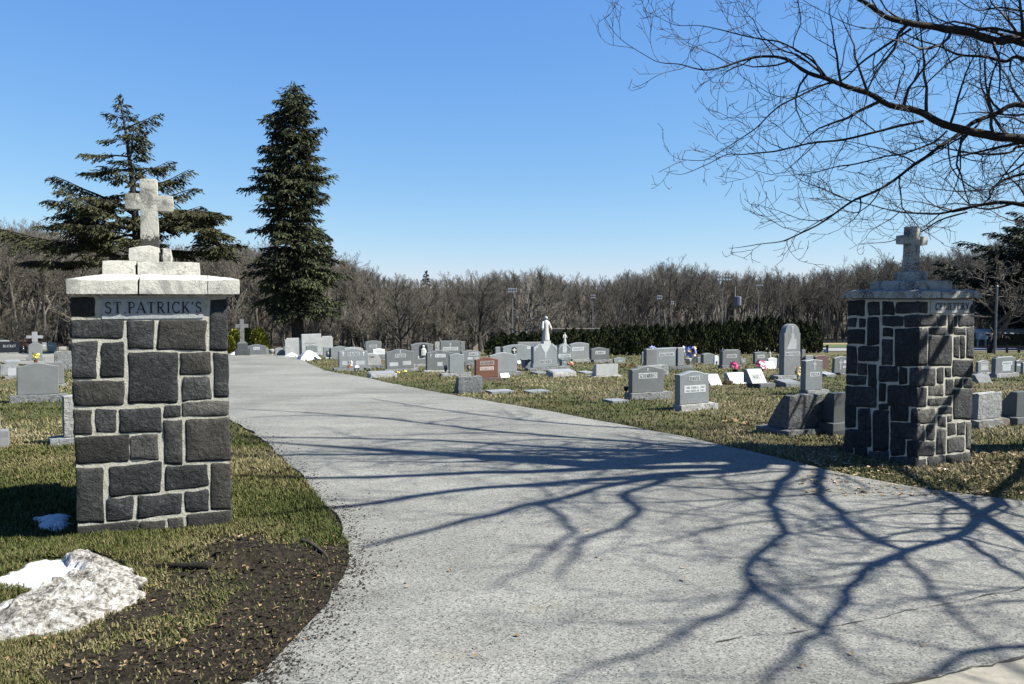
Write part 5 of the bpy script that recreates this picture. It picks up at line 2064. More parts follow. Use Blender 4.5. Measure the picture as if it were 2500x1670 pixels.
def heap(label, x0, x1, yt, yb, depth):
    G0, G1 = gp(x0, yb), gp(x1, yb)
    k = G0.y / FPX
    c = (G0 + G1) / 2
    w = (x1 - x0) * k / 2
    mb = MB()
    nr, na = 7, 20
    for i in range(nr + 1):
        f = i / nr
        for j in range(na):
            a = 2 * math.pi * j / na
            r = f * (1 + .22 * math.sin(3 * a + x0) + .1 * math.sin(7 * a))
            x, y = w * r * math.cos(a), depth * r * math.sin(a)
            z = (yb - yt) * k * (1 - f ** 1.6) * (1 + .25 * nz(x + x0, y, 0, 2.5)) - .05
            mb.v.append((x, y, z))
    for i in range(nr):
        for j in range(na):
            mb.f.append((i * na + j, (i + 1) * na + j, (i + 1) * na + (j + 1) % na, i * na + (j + 1) % na))
    o = mb.build('snow_heap', M['snow'], None, True)
    o.location = (c.x, c.y + depth * .6, c.z)
    tag(o, label, 'snow', 'remnants of snow')


heap('white ploughed snow heap right in front of the spruce trunk', 716, 768, 855, 878, 1.0)
heap('lower white snow heap left in front of the spruce trunk', 689, 720, 860, 871, .7)
heap('white snow heap at the left of the stone cross pedestal', 552, 582, 857, 867, .7)

# ------------------------------------------------------------------ sticks, leaves, litter
def stick(label, pts, r0, r1, mat, tipmat=None, name='fallen_branch'):
    P = [gpl(*p) for p in pts]
    Q = []
    for a, b in zip(P[:-1], P[1:]):
        for i in range(4):
            q = a.lerp(b, i / 4)
            Q.append((q.x + .008 * nz(q.x, q.y, 1, 14), q.y + .008 * nz(q.x, q.y, 4, 14), q.z + r0 * .9 + .008 * nz(q.x, q.y, 6, 10)))
    Q.append((P[-1].x, P[-1].y, P[-1].z + r1))
    mb = MB()
    n = len(Q)
    mb.tube(Q, [r0 + (r1 - r0) * i / (n - 1) * (1) + .15 * r0 * nz(i * 1.7, 3, 1) for i in range(n)], 7)
    o = mb.build(name, M[mat], None, True)
    tag(o, label, 'stick', 'broken branches on the ground')
    return o


stick('long dark rotten branch lying between snow pile and mud', [(299, 1380), (360, 1392), (430, 1398), (515, 1403)], .014, .022, 'oakbark')
stick('short thick broken stick near the edge of the drive, pale at its lower end', [(735, 1330), (765, 1343), (800, 1368)], .022, .009, 'stick')
stick('short grey stick in the grass below the left pillar', [(580, 1319), (596, 1312), (614, 1303)], .008, .006, 'stickpale')
stick('thin pale twig in the grass left of the big dark wedge stone', [(1850, 1037), (1880, 1033), (1892, 1030)], .012, .006, 'oakbark')
for i, (x0, y0, x1, y1) in enumerate([(2030, 1128, 2110, 1140), (2160, 1158, 2200, 1150), (2005, 1115, 2080, 1124), (2180, 1166, 2250, 1160)]):
    stick(['pale twig lying along the shaded base of the right pillar', 'pale twig before the near corner of the right pillar', 'long pale twig left of the right pillar by the drive', 'pale twig in the sparse grass at the near pillar corner'][i], [(x0, y0), ((x0 + x1) / 2, (y0 + y1) / 2 + 2), (x1, y1)], .006, .004, 'stickpale', name='fallen_twig')


def leaf_litter(name, n, region, mat, smin, smax, lift=.012):
    C, D = [], []
    V, Fc = [], []
    for i in range(n):
        px, py = region()
        p = gpl(px, py) if lift < .015 else gp(px, py)
        s = random.uniform(smin, smax)
        a = random.uniform(0, 6.28)
        t = Vector((math.cos(a), math.sin(a), random.uniform(-.1, .25)))
        w = Vector((-math.sin(a), math.cos(a), random.uniform(-.3, .3)))
        q = p + Vector((0, 0, lift + random.uniform(0, .012)))
        b = len(V)
        V += [q - t * s, q + w * s * .5 + Vector((0, 0, s * .2)), q + t * s, q - w * s * .5 + Vector((0, 0, s * .25))]
        Fc.append((b, b + 1, b + 2))
        Fc.append((b, b + 2, b + 3))
    me = bpy.data.meshes.new(name)
    me.from_pydata([tuple(v) for v in V], [], Fc)
    o = link(name, me, M[mat])
    o['kind'] = 'stuff'
    return o


def clods(n):
    V, Fc = [], []
    poly = DIRT
    xs_ = [p[0] for p in poly]
    ys_ = [p[1] for p in poly]
    cx_ = rng.uniform(min(xs_), max(xs_), n)
    cy_ = rng.uniform(min(ys_), max(ys_), n)
    d1 = poly_dist(cx_, cy_, poly)
    d2 = poly_dist(cx_, cy_, road_poly)
    for x, y, a_, b_ in zip(cx_, cy_, d1, d2):
        if a_ < .02 or b_ > .03:
            continue
        ez, dmv = relief(x, y, b_, a_)
        if dmv < .55 or random.random() > dmv:
            continue
        s = .003 + .017 * random.random() ** 4
        z = slope_z(y) + ez + s * .25
        b = len(V)
        for (ux, uy, uz) in ((1, 0, 0), (-.5, .85, 0), (-.5, -.85, 0), (.1, .1, 1), (0, 0, -1)):
            V.append((x + s * (ux + random.uniform(-.4, .4)), y + s * (uy + random.uniform(-.4, .4)), z + s * .8 * (uz + random.uniform(-.3, .3))))
        Fc += [(b, b + 1, b + 3), (b + 1, b + 2, b + 3), (b + 2, b, b + 3), (b + 1, b, b + 4), (b + 2, b + 1, b + 4), (b, b + 2, b + 4)]
    me = bpy.data.meshes.new('dirt_clods')
    me.from_pydata(V, [], Fc)
    o = link('dirt_clods', me, M['mud'])
    o['kind'] = 'stuff'


def edge_gravel(n):
    V, Fc = [], []
    E = [g2(*q) for q in L_PX[:14]]
    seg = [(a, b) for a, b in zip(E[:-1], E[1:])]
    for i in range(n):
        a, b = random.choice(seg)
        p = a.lerp(b, random.random())
        d = (b - a).normalized()
        nrm = Vector((d.y, -d.x, 0))
        p = p + nrm * (random.gauss(0, .07) + random.expovariate(9) * .6 - .03)
        s = .0025 + .008 * random.random() ** 4
        z = slope_z(p.y) + .016
        k = len(V)
        for (ux, uy, uz) in ((1, 0, 0), (-.5, .85, 0), (-.5, -.85, 0), (.1, .1, .8)):
            V.append((p.x + s * (ux + random.uniform(-.4, .4)), p.y + s * (uy + random.uniform(-.4, .4)), z + s * (uz + random.uniform(-.2, .2))))
        Fc += [(k, k + 1, k + 3), (k + 1, k + 2, k + 3), (k + 2, k, k + 3)]
    me = bpy.data.meshes.new('edge_gravel')
    me.from_pydata(V, [], Fc)
    o = link('edge_gravel', me, M['mud'])
    o['kind'] = 'stuff'


M['mud'] = plain('dark_mud', (.042, .032, .021), .95, .75, 25)
clods(10500)
edge_gravel(5500)


def reg_left():
    while True:
        p = (random.uniform(0, 860), random.uniform(1230, 1665))
        if p[0] < 860 - abs(p[1] - 1370) * .55 and not (185 < p[0] < 562 and p[1] < 1318):
            return p


leaf_litter('fallen_leaves', 230, reg_left, 'deadleaf', .006, .02)
leaf_litter('wood_chips', 520, reg_left, 'stickpale', .003, .010)
leaf_litter('leaf_litter', 700, lambda: (random.uniform(1950, 2500), random.uniform(1100, 1215)), 'stickpale', .008, .035)
leaf_litter('road_leaves', 46, lambda: (random.uniform(900, 2450), 1100 + 560 * random.random() ** 1.3), 'deadleaf', .008, .022, .02)
leaf_litter('road_grit', 900, lambda: (random.uniform(640, 900) + 700 * random.random() ** 4, 1230 + 440 * random.random()), 'oakbark', .003, .009, .019)
for (x, y, lab) in [(1783, 1036, 'crumpled dead leaf clump in the grass, left of the pair'), (1823, 1042, 'crumpled dead leaf clump in the grass, right of the pair')]:
    G = gp(x, y)
    mb = MB()
    for i in range(12):
        a = random.uniform(0, 6.28)
        q = Vector((random.uniform(-.07, .07), random.uniform(-.05, .05), random.uniform(.01, .06)))
        d = Vector((math.cos(a), math.sin(a), random.uniform(-.3, .8))) * .06
        e = d.orthogonal().normalized() * .03
        mb.add([q - d, q + e, q + d, q - e], [(0, 1, 2, 3)])
    o = mb.build('dead_leaf_clump', M['deadleaf'])
    o.location = G
    tag(o, lab, 'dead leaves', 'crumpled leaves on the lawn')

# ------------------------------------------------------------------ grass blades
nb = 800000
pxs = rng.uniform(-650, 3250, nb)
pys = 822 + 1000 * rng.random(nb) ** 1.05
nn = 330000
pxs = np.concatenate([pxs, rng.uniform(-200, 960, nn)])
pys = np.concatenate([pys, rng.uniform(1080, 1840, nn)])
nb += nn
dxr = (pxs - 1250) / FPX
dyr = (835 - pys) / FPX
rx_, ry_, rz_ = dxr, CP + dyr * SP, -SP + dyr * CP
# ground is y < ~60 here: solve the sloped plane z = -.045 (y-10) beyond 12 m and flat before
t1 = -EYE / np.minimum(rz_, -1e-3)
t2 = (-EYE + .45) / np.minimum(rz_ + .045 * ry_, -1e-3)
tt = np.where(t1 * ry_ < 10, t1, t2)
bx, by = rx_ * tt, ry_ * tt
bz = np.where(by < 8, 0, np.where(by < 12, -.045 * (by - 8) ** 2 / 8, -.045 * (by - 10)))
ok = (by > 1.5) & (by < 42)
rdd = poly_dist(bx, by, road_poly)
ddd = poly_dist(bx, by, DIRT)
sdd = poly_dist(bx, by, SN)
pat = np.array([nz(float(x), float(y), 0, 1.3) * .6 + nz(float(x), float(y), 3, 4.5) * .4 for x, y in zip(bx, by)])
dirtk = np.clip((ddd + .12 * pat) / .35 + .4, 0, 1)
ok &= rdd < -.012 + .02 * pat
ok &= sdd < .0
ok &= rng.random(nb) < np.clip(.75 + .7 * pat, .25, 1)


def outside(root, W, th, m=0.0):
    dx, dy = bx - root.x, by - root.y
    u = dx * math.cos(th) + dy * math.sin(th)
    v = -dx * math.sin(th) + dy * math.cos(th)
    return (np.abs(u) > W / 2 + m) | (np.abs(v) > W / 2 + m)


ok &= outside(rootL, WL, THL) & outside(rootR, WR, THR)
bx, by, bz, pat, dirtk, rdd, ddd = bx[ok], by[ok], bz[ok], pat[ok], dirtk[ok], rdd[ok], ddd[ok]
rel = np.array([relief(float(x), float(y), float(r_), float(d_)) for x, y, r_, d_ in zip(bx, by, rdd, ddd)])
bz = bz + rel[:, 0]
dirtk = rel[:, 1]
kp2 = rng.random(len(bx)) > np.minimum(1, dirtk * 1.12) * .975
bx, by, bz, pat, dirtk = bx[kp2], by[kp2], bz[kp2], pat[kp2], dirtk[kp2]
n = len(bx)
Lb = rng.uniform(.014, .040, n) * (1 + by / 22) * (1 - .35 * dirtk)
Wb = .0016 * (1 + by / 2.6)
az = rng.uniform(0, 2 * np.pi, n)
ln_ = rng.uniform(.2, 1.6, n)
dirv = np.stack([np.cos(az) * ln_, np.sin(az) * ln_, np.ones(n)], -1)
dirv /= np.linalg.norm(dirv, axis=1, keepdims=True)
sdv = np.stack([-np.sin(az), np.cos(az), np.zeros(n)], -1)
base = np.stack([bx, by, bz + .004], -1)
Vb = np.stack([base - sdv * Wb[:, None], base + sdv * Wb[:, None], base + dirv * Lb[:, None]], 1).reshape(-1, 3)
gmsh = np_mesh('grass', Vb, np.arange(3 * n).reshape(n, 3))
big = np.array([nz(float(x), float(y), 11, .36) * .7 + nz(float(x), float(y), 15, 1.3) * .5 for x, y in zip(bx, by)])
nearL = np.clip((8.5 - by) / 4, 0, 1) * (bx < 0)
tint = np.clip(.44 - 1.25 * big * (1 - .6 * nearL) + rng.normal(0, .18, n) + .07 * (bx > 0) - .22 * nearL + .1 * dirtk, 0, 1)
ta = gmsh.attributes.new('tint', 'FLOAT', 'POINT')
ta.data.foreach_set('value', np.repeat(tint, 3).astype(np.float32))
go = link('grass', gmsh, M['blade'])
go['kind'] = 'stuff'
print('grass blades', n)

# ------------------------------------------------------------------ far field, fences, buildings beyond the graves
def strip(name, x0, x1, ya, yb_, mat, lift):
    return sheet(name, [(x0, ya), (x1, ya + (x1 - x0) * .0), (x1, yb_), (x0, yb_)], lift, mat, [])


strip('far_road', 14, 95, 50.5, 60.5, M['farroad'], .03)
strip('field_grass', 17, 110, 64, 77, M['fieldgreen'], .03)
strip('infield', 19, 110, 78, 86, M['infield'], .03)

fr = thing('field_fence', (0, 0, 0), 0, 'low pale panelled outfield fence with a black top rail beyond the green field', 'fence')
mb = MB()
Yf = 94
xs = [i * .62 + 31 for i in range(0, 60)]
zf = slope_z(Yf)
mb.box(xs[0], xs[-1], Yf - .03, Yf + .03, zf + .36, zf + .46)
mb.build('top_rail', M['black_metal'], fr)
pm = None
for i, x in enumerate(xs[:-1]):
    mb = MB()
    mb.box(x + .03, x + .59, Yf + .04, Yf + .07, zf - .1, zf + .37)
    if pm is None:
        pm = mb.mesh('panel')
        pm.materials.append(M['beige'])
        x00 = x
    o = bpy.data.objects.new('panel', pm)
    COL.objects.link(o)
    o.parent = fr
    o.location.x = x - x00
    mb = MB()
    mb.box(x - .025, x + .025, Yf - .02, Yf + .03, zf - .2, zf + .36)
    mb.build('post', M['black_metal'], fr)

rf = thing('rail_fence', (0, 0, 0), 0, 'black two rail fence running behind the graves on the right', 'fence')
Yr = 47
zr = slope_z(Yr)
kr = Yr / FPX
xs = [(px - 1250) * kr for px in (1990, 2021, 2071, 2120, 2170, 2220, 2270, 2320, 2372, 2415, 2461, 2490, 2540, 2600)]
for zz in (.12, .30):
    for a, b in ((xs[0], xs[1]), (xs[2], xs[-1])):
        mb = MB()
        mb.box(a, b, Yr - .03, Yr + .03, zr + zz + .02, zr + zz + .09)
        mb.build('rail', M['black_metal'], rf)
for x in xs:
    mb = MB()
    mb.box(x - .05, x + .05, Yr - .05, Yr + .05, zr - .3, zr + .46)
    mb.build('post', M['black_metal'], rf)
P = at(2015, 857, 46.3)
sg = thing('field_sign', (P.x, P.y, slope_z(46.3)), 0, 'small blue sign on a thin post by the black rail fence', 'sign')
mb = MB()
mb.tube([(0, 0, -.2), (0, 0, P.z - slope_z(46.3) + .05)], [.025] * 2, 6)
mb.build('post', M['black_metal'], sg)
mb = MB()
h_ = P.z - slope_z(46.3)
mb.add([(-.10, -.04, h_ - .07), (.10, -.04, h_ - .07), (.12, -.04, h_ + .04), (0, -.04, h_ + .11), (-.12, -.04, h_ + .04), (-.10, -.01, h_ - .07), (.10, -.01, h_ - .07), (.12, -.01, h_ + .04), (0, -.01, h_ + .11), (-.12, -.01, h_ + .04)],
       [(0, 1, 2, 3, 4), (9, 8, 7, 6, 5)] + [(i, i + 5, (i + 1) % 5 + 5, (i + 1) % 5) for i in range(5)])
mb.build('sign_face', M['signblue'], sg)

# long beige wall behind the hedge
wl_ = thing('long_wall', (0, 0, 0), 0, 'long low beige wall showing over the left part of the hedge', 'wall')
Yw = 62
kw = Yw / FPX
zt = at(1400, 804, Yw).z
mb = MB()
mb.box((1335 - 1250) * kw, (1640 - 1250) * kw, Yw, Yw + .3, slope_z(Yw) - .3, zt)
mb.build('wall_body', M['beige'], wl_)
mb = MB()
mb.box((1334 - 1250) * kw, (1641 - 1250) * kw, Yw - .05, Yw + .35, zt, zt + .06)
mb.build('coping', M['concrete'], wl_)

# shed at the right edge
Ys = 60
ks = Ys / FPX
zs_ = slope_z(Ys)
sh = thing('shed', (0, 0, 0), 0, 'dark board shed with a snow covered roof behind the bare tree at the right edge', 'shed')
zt = at(2450, 815, Ys).z
zb_ = zs_ - .2
x0, x1 = (2376 - 1250) * ks, (2640 - 1250) * ks
nbd = 30
for i in range(nbd):
    a = x0 + (x1 - x0) * i / nbd
    b = x0 + (x1 - x0) * (i + 1) / nbd
    mb = MB()
    mb.box(a + .01, b - .01, Ys - .01 * (i % 2), Ys + .1, zb_, zt)
    mb.build('board', M['woodboard'], sh)
mb = MB()
mb.box(x0, x1, Ys + .1, Ys + 3, zb_, zt)
mb.build('wall', M['oakbark'], sh)
z2 = at(2450, 803, Ys + 1.5).z
mb = MB()
mb.add([(x0 + 1.0, Ys - .3, zt), (x1 + .3, Ys - .3, zt), (x1 + .3, Ys + 1.6, z2), (x0 + 1.0, Ys + 1.6, z2), (x0 + 1.0, Ys + 3.3, zt), (x1 + .3, Ys + 3.3, zt)],
       [(0, 1, 2, 3), (3, 2, 5, 4), (0, 3, 4), (1, 5, 2)])
mb.build('snowy_roof', M['snow'], sh)
Yt = 52
kt = Yt / FPX
za, zb2 = at(2440, 859, Yt).z, at(2440, 852, Yt).z
mb = MB()
rough_block(mb, (2383 - 1250) * kt, (2600 - 1250) * kt, Yt, Yt + 1.2, slope_z(Yt) - .1, zb2, .5, .05, .05, 1.5, 7)
tag(mb.build('tarpaulin', M['bluetarp']), 'long blue tarpaulin lying along the foot of the shed', 'tarpaulin')
za, zb2 = at(2403, 829, 56).z, at(2403, 812, 56).z
kp_ = 56 / FPX
mb = MB()
mb.add([((2391 - 1250) * kp_, 56, za), ((2414 - 1250) * kp_, 56, za + .02), ((2414 - 1250) * kp_, 56, zb2 - .22), ((2391 - 1250) * kp_, 56, zb2), ((2391 - 1250) * kp_, 56.4, za), ((2414 - 1250) * kp_, 56.4, za + .02), ((2414 - 1250) * kp_, 56.4, zb2 - .22), ((2391 - 1250) * kp_, 56.4, zb2)],
       [(0, 1, 2, 3), (7, 6, 5, 4), (0, 4, 5, 1), (1, 5, 6, 2), (2, 6, 7, 3), (3, 7, 4, 0)])
for xq in (2393, 2412):
    mb.box((xq - 1250) * kp_ - .04, (xq - 1250) * kp_ + .04, 56.15, 56.25, slope_z(56) - .1, za + .05)
tag(mb.build('panel_board', M['paleblue']), 'pale blue sloping panel on two legs between right pillar and bare tree', 'panel')


# ------------------------------------------------------------------ poles
def light_pole(label, px, yt, ylow, Y, wpx, cols, rows, lampmat='lamp'):
    k = Y / FPX
    p = at(px, yt, Y)
    x = p.x
    z0 = hz(x, Y)
    o = thing('light_pole', (x, Y, z0), 0, label, 'light pole', 'sports field light poles')
    H = p.z - z0
    mb = MB()
    mb.tube([(0, 0, -.3), (0, 0, H)], [.055, .04], 8)
    mb.build('pole', M['grey_metal'], o)
    w = wpx * k
    rowh = (ylow - yt) * k / max(1, rows)
    for r in range(rows):
        z = H - rowh * (r + .5)
        mb = MB()
        mb.box(-w / 2, w / 2, -.16, -.02, z - .07, z + .05)
        mb.build('crossarm', M['grey_metal'], o)
        for c in range(cols):
            xx = -w / 2 + w * (c + .5) / cols
            mb = MB()
            s = w / cols * .40
            mb.lathe([(s * .45, 0), (s * .9, s * .5), (s, s * .9), (s * .1, s * 1.0)], 8)
            mb.v = [(a + xx, -.3 - c_ * .9, z + b + .05) for a, b, c_ in mb.v]
            mb.build('lamp', M[lampmat], o)


light_pole('field light pole with two rows of four lamps left of the tall statue', 1251, 704, 717, 53, 24, 4, 2)
light_pole('slim field light pole standing alone right of the tall statue', 1447, 719, 731, 80, 12, 3, 2)
light_pole('slim field light pole, left one of the close pair over the hedge', 1609, 721, 733, 80, 14, 3, 2)
light_pole('short field light pole, right one of the close pair over the hedge', 1640, 735, 746, 80, 9, 2, 2)
light_pole('tallest field light pole with two wide rows of lamps over the hedge', 1764.5, 672, 688, 80, 35, 5, 2)
light_pole('field light pole with one faint row of lamps, furthest right over the hedge', 1852, 693, 703, 80, 17, 4, 1)
k = 78 / FPX
p = at(1794, 700, 78)
z0 = hz(p.x, 78)
o = thing('utility_pole', (p.x, 78, z0), 0, 'wooden utility pole carrying a big blue grey box between two light poles', 'utility pole')
mb = MB()
mb.tube([(0, 0, -.3), (0, 0, p.z - z0)], [.10, .08], 8)
mb.build('pole', M['palebark'], o)
mb = MB()
zc = at(1794, 735, 78).z - z0
mb.lathe([(.30, -.42), (.33, -.40), (.33, .40), (.28, .44)], 10, .22, -.35, zc)
mb.build('transformer_box', M['bluebox'], o)
p = at(2434, 701, 44)
z0 = hz(p.x, 44)
o = thing('metal_pole', (p.x, 44, z0), 0, 'plain grey metal pole in front of the bare tree right of the right pillar', 'pole')
mb = MB()
mb.tube([(0, 0, -.3), (0, 0, p.z - z0)], [.06, .05], 10)
mb.build('shaft', M['grey_metal'], o)
mb = MB()
mb.lathe([(.08, 0), (.09, .04), (.03, .10)], 10, 0, 0, p.z - z0)
mb.build('cap', M['grey_metal'], o)


# ------------------------------------------------------------------ evergreen hedge
def cedar_mesh(seed, n=1500):
    r_ = np.random.default_rng(seed)
    u = r_.random(n) ** .85
    a = r_.uniform(0, 2 * np.pi, n)
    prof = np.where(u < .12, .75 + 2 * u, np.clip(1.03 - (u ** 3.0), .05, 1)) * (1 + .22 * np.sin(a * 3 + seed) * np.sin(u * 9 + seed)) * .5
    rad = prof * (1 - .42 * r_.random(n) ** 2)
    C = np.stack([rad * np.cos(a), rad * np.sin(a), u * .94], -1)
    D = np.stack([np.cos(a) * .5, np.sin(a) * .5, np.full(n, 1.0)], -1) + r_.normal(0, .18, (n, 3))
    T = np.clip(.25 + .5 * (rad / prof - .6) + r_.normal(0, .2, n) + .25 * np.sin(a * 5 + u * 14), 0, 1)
    return sprays_mesh('crown', C, D * np.array([.6, .6, 1]), r_.uniform(.05, .10, n), r_.uniform(.022, .045, n), T)


cms = [cedar_mesh(s) for s in range(5)]
for m_ in cms:
    m_.materials.append(M['cedar'])
mb = MB()
mb.tube([(0, 0, -.1), (0, 0, .7)], [.06, .03], 6)
ctr = mb.mesh('trunk')
ctr.materials.append(M['oakbark'])


def cedar(px, Y, ytop, wid, label, group, i):
    x = (px - 1250) * Y / FPX
    z = hz(x, Y)
    H = at(px, ytop, Y).z - z
    o = thing('arborvitae', (x, Y, z), random.uniform(0, 6), label, 'hedge tree', group)
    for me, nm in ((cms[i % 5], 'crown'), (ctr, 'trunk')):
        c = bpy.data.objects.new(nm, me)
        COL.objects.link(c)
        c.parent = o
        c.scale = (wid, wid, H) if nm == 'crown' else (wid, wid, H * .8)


random.seed(21)
px = 1352
i = 0
while px < 2000:
    f = (px - 1345) / 658
    Y = 40.5 + 5.5 * f + random.uniform(-.25, .25)
    ytop = np.interp(px, [1345, 1440, 1530, 1640, 1700, 1800, 1880, 2004], [808, 799, 795, 791, 784, 780, 775, 784]) + random.uniform(-6, 5)
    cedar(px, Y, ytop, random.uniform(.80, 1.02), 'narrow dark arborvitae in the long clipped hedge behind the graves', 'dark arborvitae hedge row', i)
    px += random.uniform(13, 21)
    i += 1
cedar(1998, 46.6, 786, .62, 'last dark arborvitae at the right end of the long hedge', 'dark arborvitae hedge row', 3)
for j, (px, yt, w, lab) in enumerate([(1205, 820, 1.0, 'leftmost dark rounded evergreen left of the pale barked tree'), (1228, 811, 1.2, 'second dark rounded evergreen left of the pale barked tree'), (1252, 813, 1.2, 'dark evergreen directly behind the pale barked tree trunk'), (1278, 809, 1.2, 'dark evergreen right of the pale barked tree trunk'), (1304, 810, 1.2, 'dark evergreen left of the tall white statue'), (1327, 808, 1.1, 'dark evergreen behind the tall white statue')]):
    cedar(px, 42 + .4 * (j % 2), yt, w, lab, 'dark evergreens behind the statue monument', j)


def bush(label, px, yt, yb, wpx, Y, mat, n=1100, seed=1):
    k = Y / FPX
    x = (px - 1250) * k
    z = hz(x, Y)
    H = at(px, yt, Y).z - z
    w = wpx * k / 2
    r_ = np.random.default_rng(seed)
    u = r_.random(n)
    a = r_.uniform(0, 2 * np.pi, n)
    prof = w * np.sqrt(np.clip(1 - u ** 1.7, 0.02, 1)) * (1 + .12 * np.sin(4 * a + seed) + .1 * np.sin(u * 12 + 3 * a))
    rad = prof * (1 - .35 * r_.random(n) ** 2)
    C = np.stack([rad * np.cos(a), rad * np.sin(a), u * H * .95], -1)
    D = np.stack([np.cos(a), np.sin(a), .9 + u], -1) + r_.normal(0, .4, (n, 3))
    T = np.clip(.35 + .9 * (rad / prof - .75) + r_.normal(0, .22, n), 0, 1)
    me = sprays_mesh('crown', C, D, r_.uniform(.10, .2, n), r_.uniform(.03, .06, n), T)
    o = thing('evergreen_bush', (x, Y, z), 0, label, 'bush', 'clipped bushes by the stone cross')
    link('crown', me, M[mat], o)
    mb = MB()
    mb.tube([(0, 0, -.1), (0, 0, H * .5)], [.06, .03], 6)
    mb.build('trunk', M['oakbark'], o)


bush('yellow green cone bush right of the dark stone cross', 632, 802, 866, 46, 46.5, 'yellowbush', 1500, 1)
bush('yellow green bush just behind the dark stone cross', 603, 800, 866, 38, 47.5, 'yellowbush', 1000, 2)
bush('yellow green bush left of the dark stone cross', 572, 806, 866, 36, 46.6, 'yellowbush', 1000, 3)
bush('low dark green bush at the right edge of the left pillar', 558, 822, 868, 30, 46, 'yellowbush', 1000, 4)


# ------------------------------------------------------------------ conifers
class Sp:
    def __init__(s):
        s.C, s.D, s.L, s.W, s.T = [], [], [], [], []

    def add(s, c, d, l, w, t):
        s.C.append(c)
        s.D.append(d)
        s.L.append(l)
        s.W.append(w)
        s.T.append(t)

    def build(s, name, mat, parent):
        return link(name, sprays_mesh(name, s.C, s.D, s.L, s.W, s.T), M[mat], parent)


def conifer_branch(sp, wood, p0, az, L, up0, droop, rs_, dens, inner=.18, spray=.3, r0=.05, hang=.4):
    """one bough: a drooping axis, side shoots in a loose fan, narrow sprays along every shoot"""
    ca, sa = math.cos(az), math.sin(az)
    pts = []
    nseg = 6
    for i in range(nseg + 1):
        t = i / nseg
        z = up0 * t * L - droop * L * t * t + .20 * L * max(0, t - .65)
        wob = .06 * L * math.sin(3 * t + az * 5)
        pts.append((p0[0] + ca * L * t - sa * wob, p0[1] + sa * L * t + ca * wob, p0[2] + z))
    wood.tube(pts, [r0 * (1 - .85 * i / nseg) for i in range(nseg + 1)], 4, False)
    shade = rs_.gauss(0, .13)
    ns = max(4, int(L * dens / 6))
    for i in range(ns):
        t = inner + (1 - inner) * ((i + rs_.random()) / ns)
        f = min(nseg - .01, t * nseg)
        k = int(f)
        q = [pts[k][d] + (pts[k + 1][d] - pts[k][d]) * (f - k) for d in range(3)]
        sd = 1 if i % 2 else -1
        an = rs_.uniform(.35, 1.15) * sd if t < .93 else rs_.uniform(-.4, .4)
        c2, s2 = math.cos(az + an), math.sin(az + an)
        ln = L * .36 * (1.12 - t) * rs_.uniform(.6, 1.2) + .26
        dz = rs_.uniform(-.75, .05) * hang - .05
        m = max(3, int(ln / .075))
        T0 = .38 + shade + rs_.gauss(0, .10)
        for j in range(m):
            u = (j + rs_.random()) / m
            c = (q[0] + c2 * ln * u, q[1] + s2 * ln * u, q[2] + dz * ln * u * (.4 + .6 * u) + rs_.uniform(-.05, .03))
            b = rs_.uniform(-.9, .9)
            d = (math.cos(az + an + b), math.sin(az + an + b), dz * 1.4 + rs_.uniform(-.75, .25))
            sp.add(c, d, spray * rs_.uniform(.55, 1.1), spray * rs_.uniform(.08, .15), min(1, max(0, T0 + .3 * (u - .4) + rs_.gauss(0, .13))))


def conifer(name, label, base, H, prof, mats, seed, whorl=.36, per=6, dens=30, z0=.14, spray=.3, trunk_r=.36, lean=None, inner=.18, droop=.35, up=.25, width_az=None, skip=.05, hang=.5, rag=0.0):
    rs_ = random.Random(seed)
    o = thing(name, base, 0, label, 'tree', 'evergreen trees')
    sp, wood = Sp(), MB()
    axis_ = lambda z: (lean(z / H) if lean else (0, 0))
    tp = [(axis_(z)[0], axis_(z)[1], z) for z in np.linspace(-.4, H, 14)]
    tr = [max(.03, trunk_r * (1 - .93 * max(0, z) / H) * (1.35 if z < .3 else 1)) for z in np.linspace(-.4, H, 14)]
    tm = MB()
    tm.tube(tp, tr, 10)
    nbr = int((1 - z0) * H / whorl * per)
    for i in range(nbr):
        f = z0 + (1 - z0) * ((i + rs_.random()) / nbr)
        z = f * H
        if rs_.random() < skip:
            continue
        az = i * 2.39996 + rs_.uniform(-.5, .5)
        L = width_az(f, az) if width_az else float(np.interp(f, *prof))
        lump = noise.noise(Vector((math.cos(az) * 1.9 + seed, math.sin(az) * 1.9, z * .85)))
        L *= (.92 + (.62 + rag) * lump) * rs_.uniform(.72 - rag * .5, 1.14 + rag * .15)
        if lump < -.28 and rs_.random() < .75:
            continue
        if L < .12:
            continue
        ax = axis_(z)
        conifer_branch(sp, wood, (ax[0], ax[1], z + rs_.uniform(-.12, .12)), az, L, up * (1 - f) + .25 * f + rs_.uniform(-.14 - rag * .5, .14 + rag * .6), (droop * (1.1 - .8 * f)) * rs_.uniform(.6, 1.4), rs_, dens, inner, spray, .018 + .017 * L, hang)
    # leader
    for i in range(30):
        q = (axis_(H)[0] + rs_.gauss(0, .07), rs_.gauss(0, .07) + axis_(H)[1], H - rs_.random() * .8)
        sp.add(q, (rs_.uniform(-.6, .6), rs_.uniform(-.6, .6), 1), spray, spray * .15, rs_.random() * .6)
    tm.build('trunk', M['sprucebark'], o, True)
    wood.build('branches', M['sprucebark'], o)
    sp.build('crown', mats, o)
    return o


def az_prof(left, right, other=.85):
    """branch reach by bearing: picture-left is az=pi, picture-right is az=0"""
    def f(fr_, az):
        l, r = float(np.interp(fr_, *left)), float(np.interp(fr_, *right))
        c = math.cos(az)
        m = (l + r) / 2 * other
        return m + (r - m) * c if c > 0 else m + (l - m) * -c
    return f


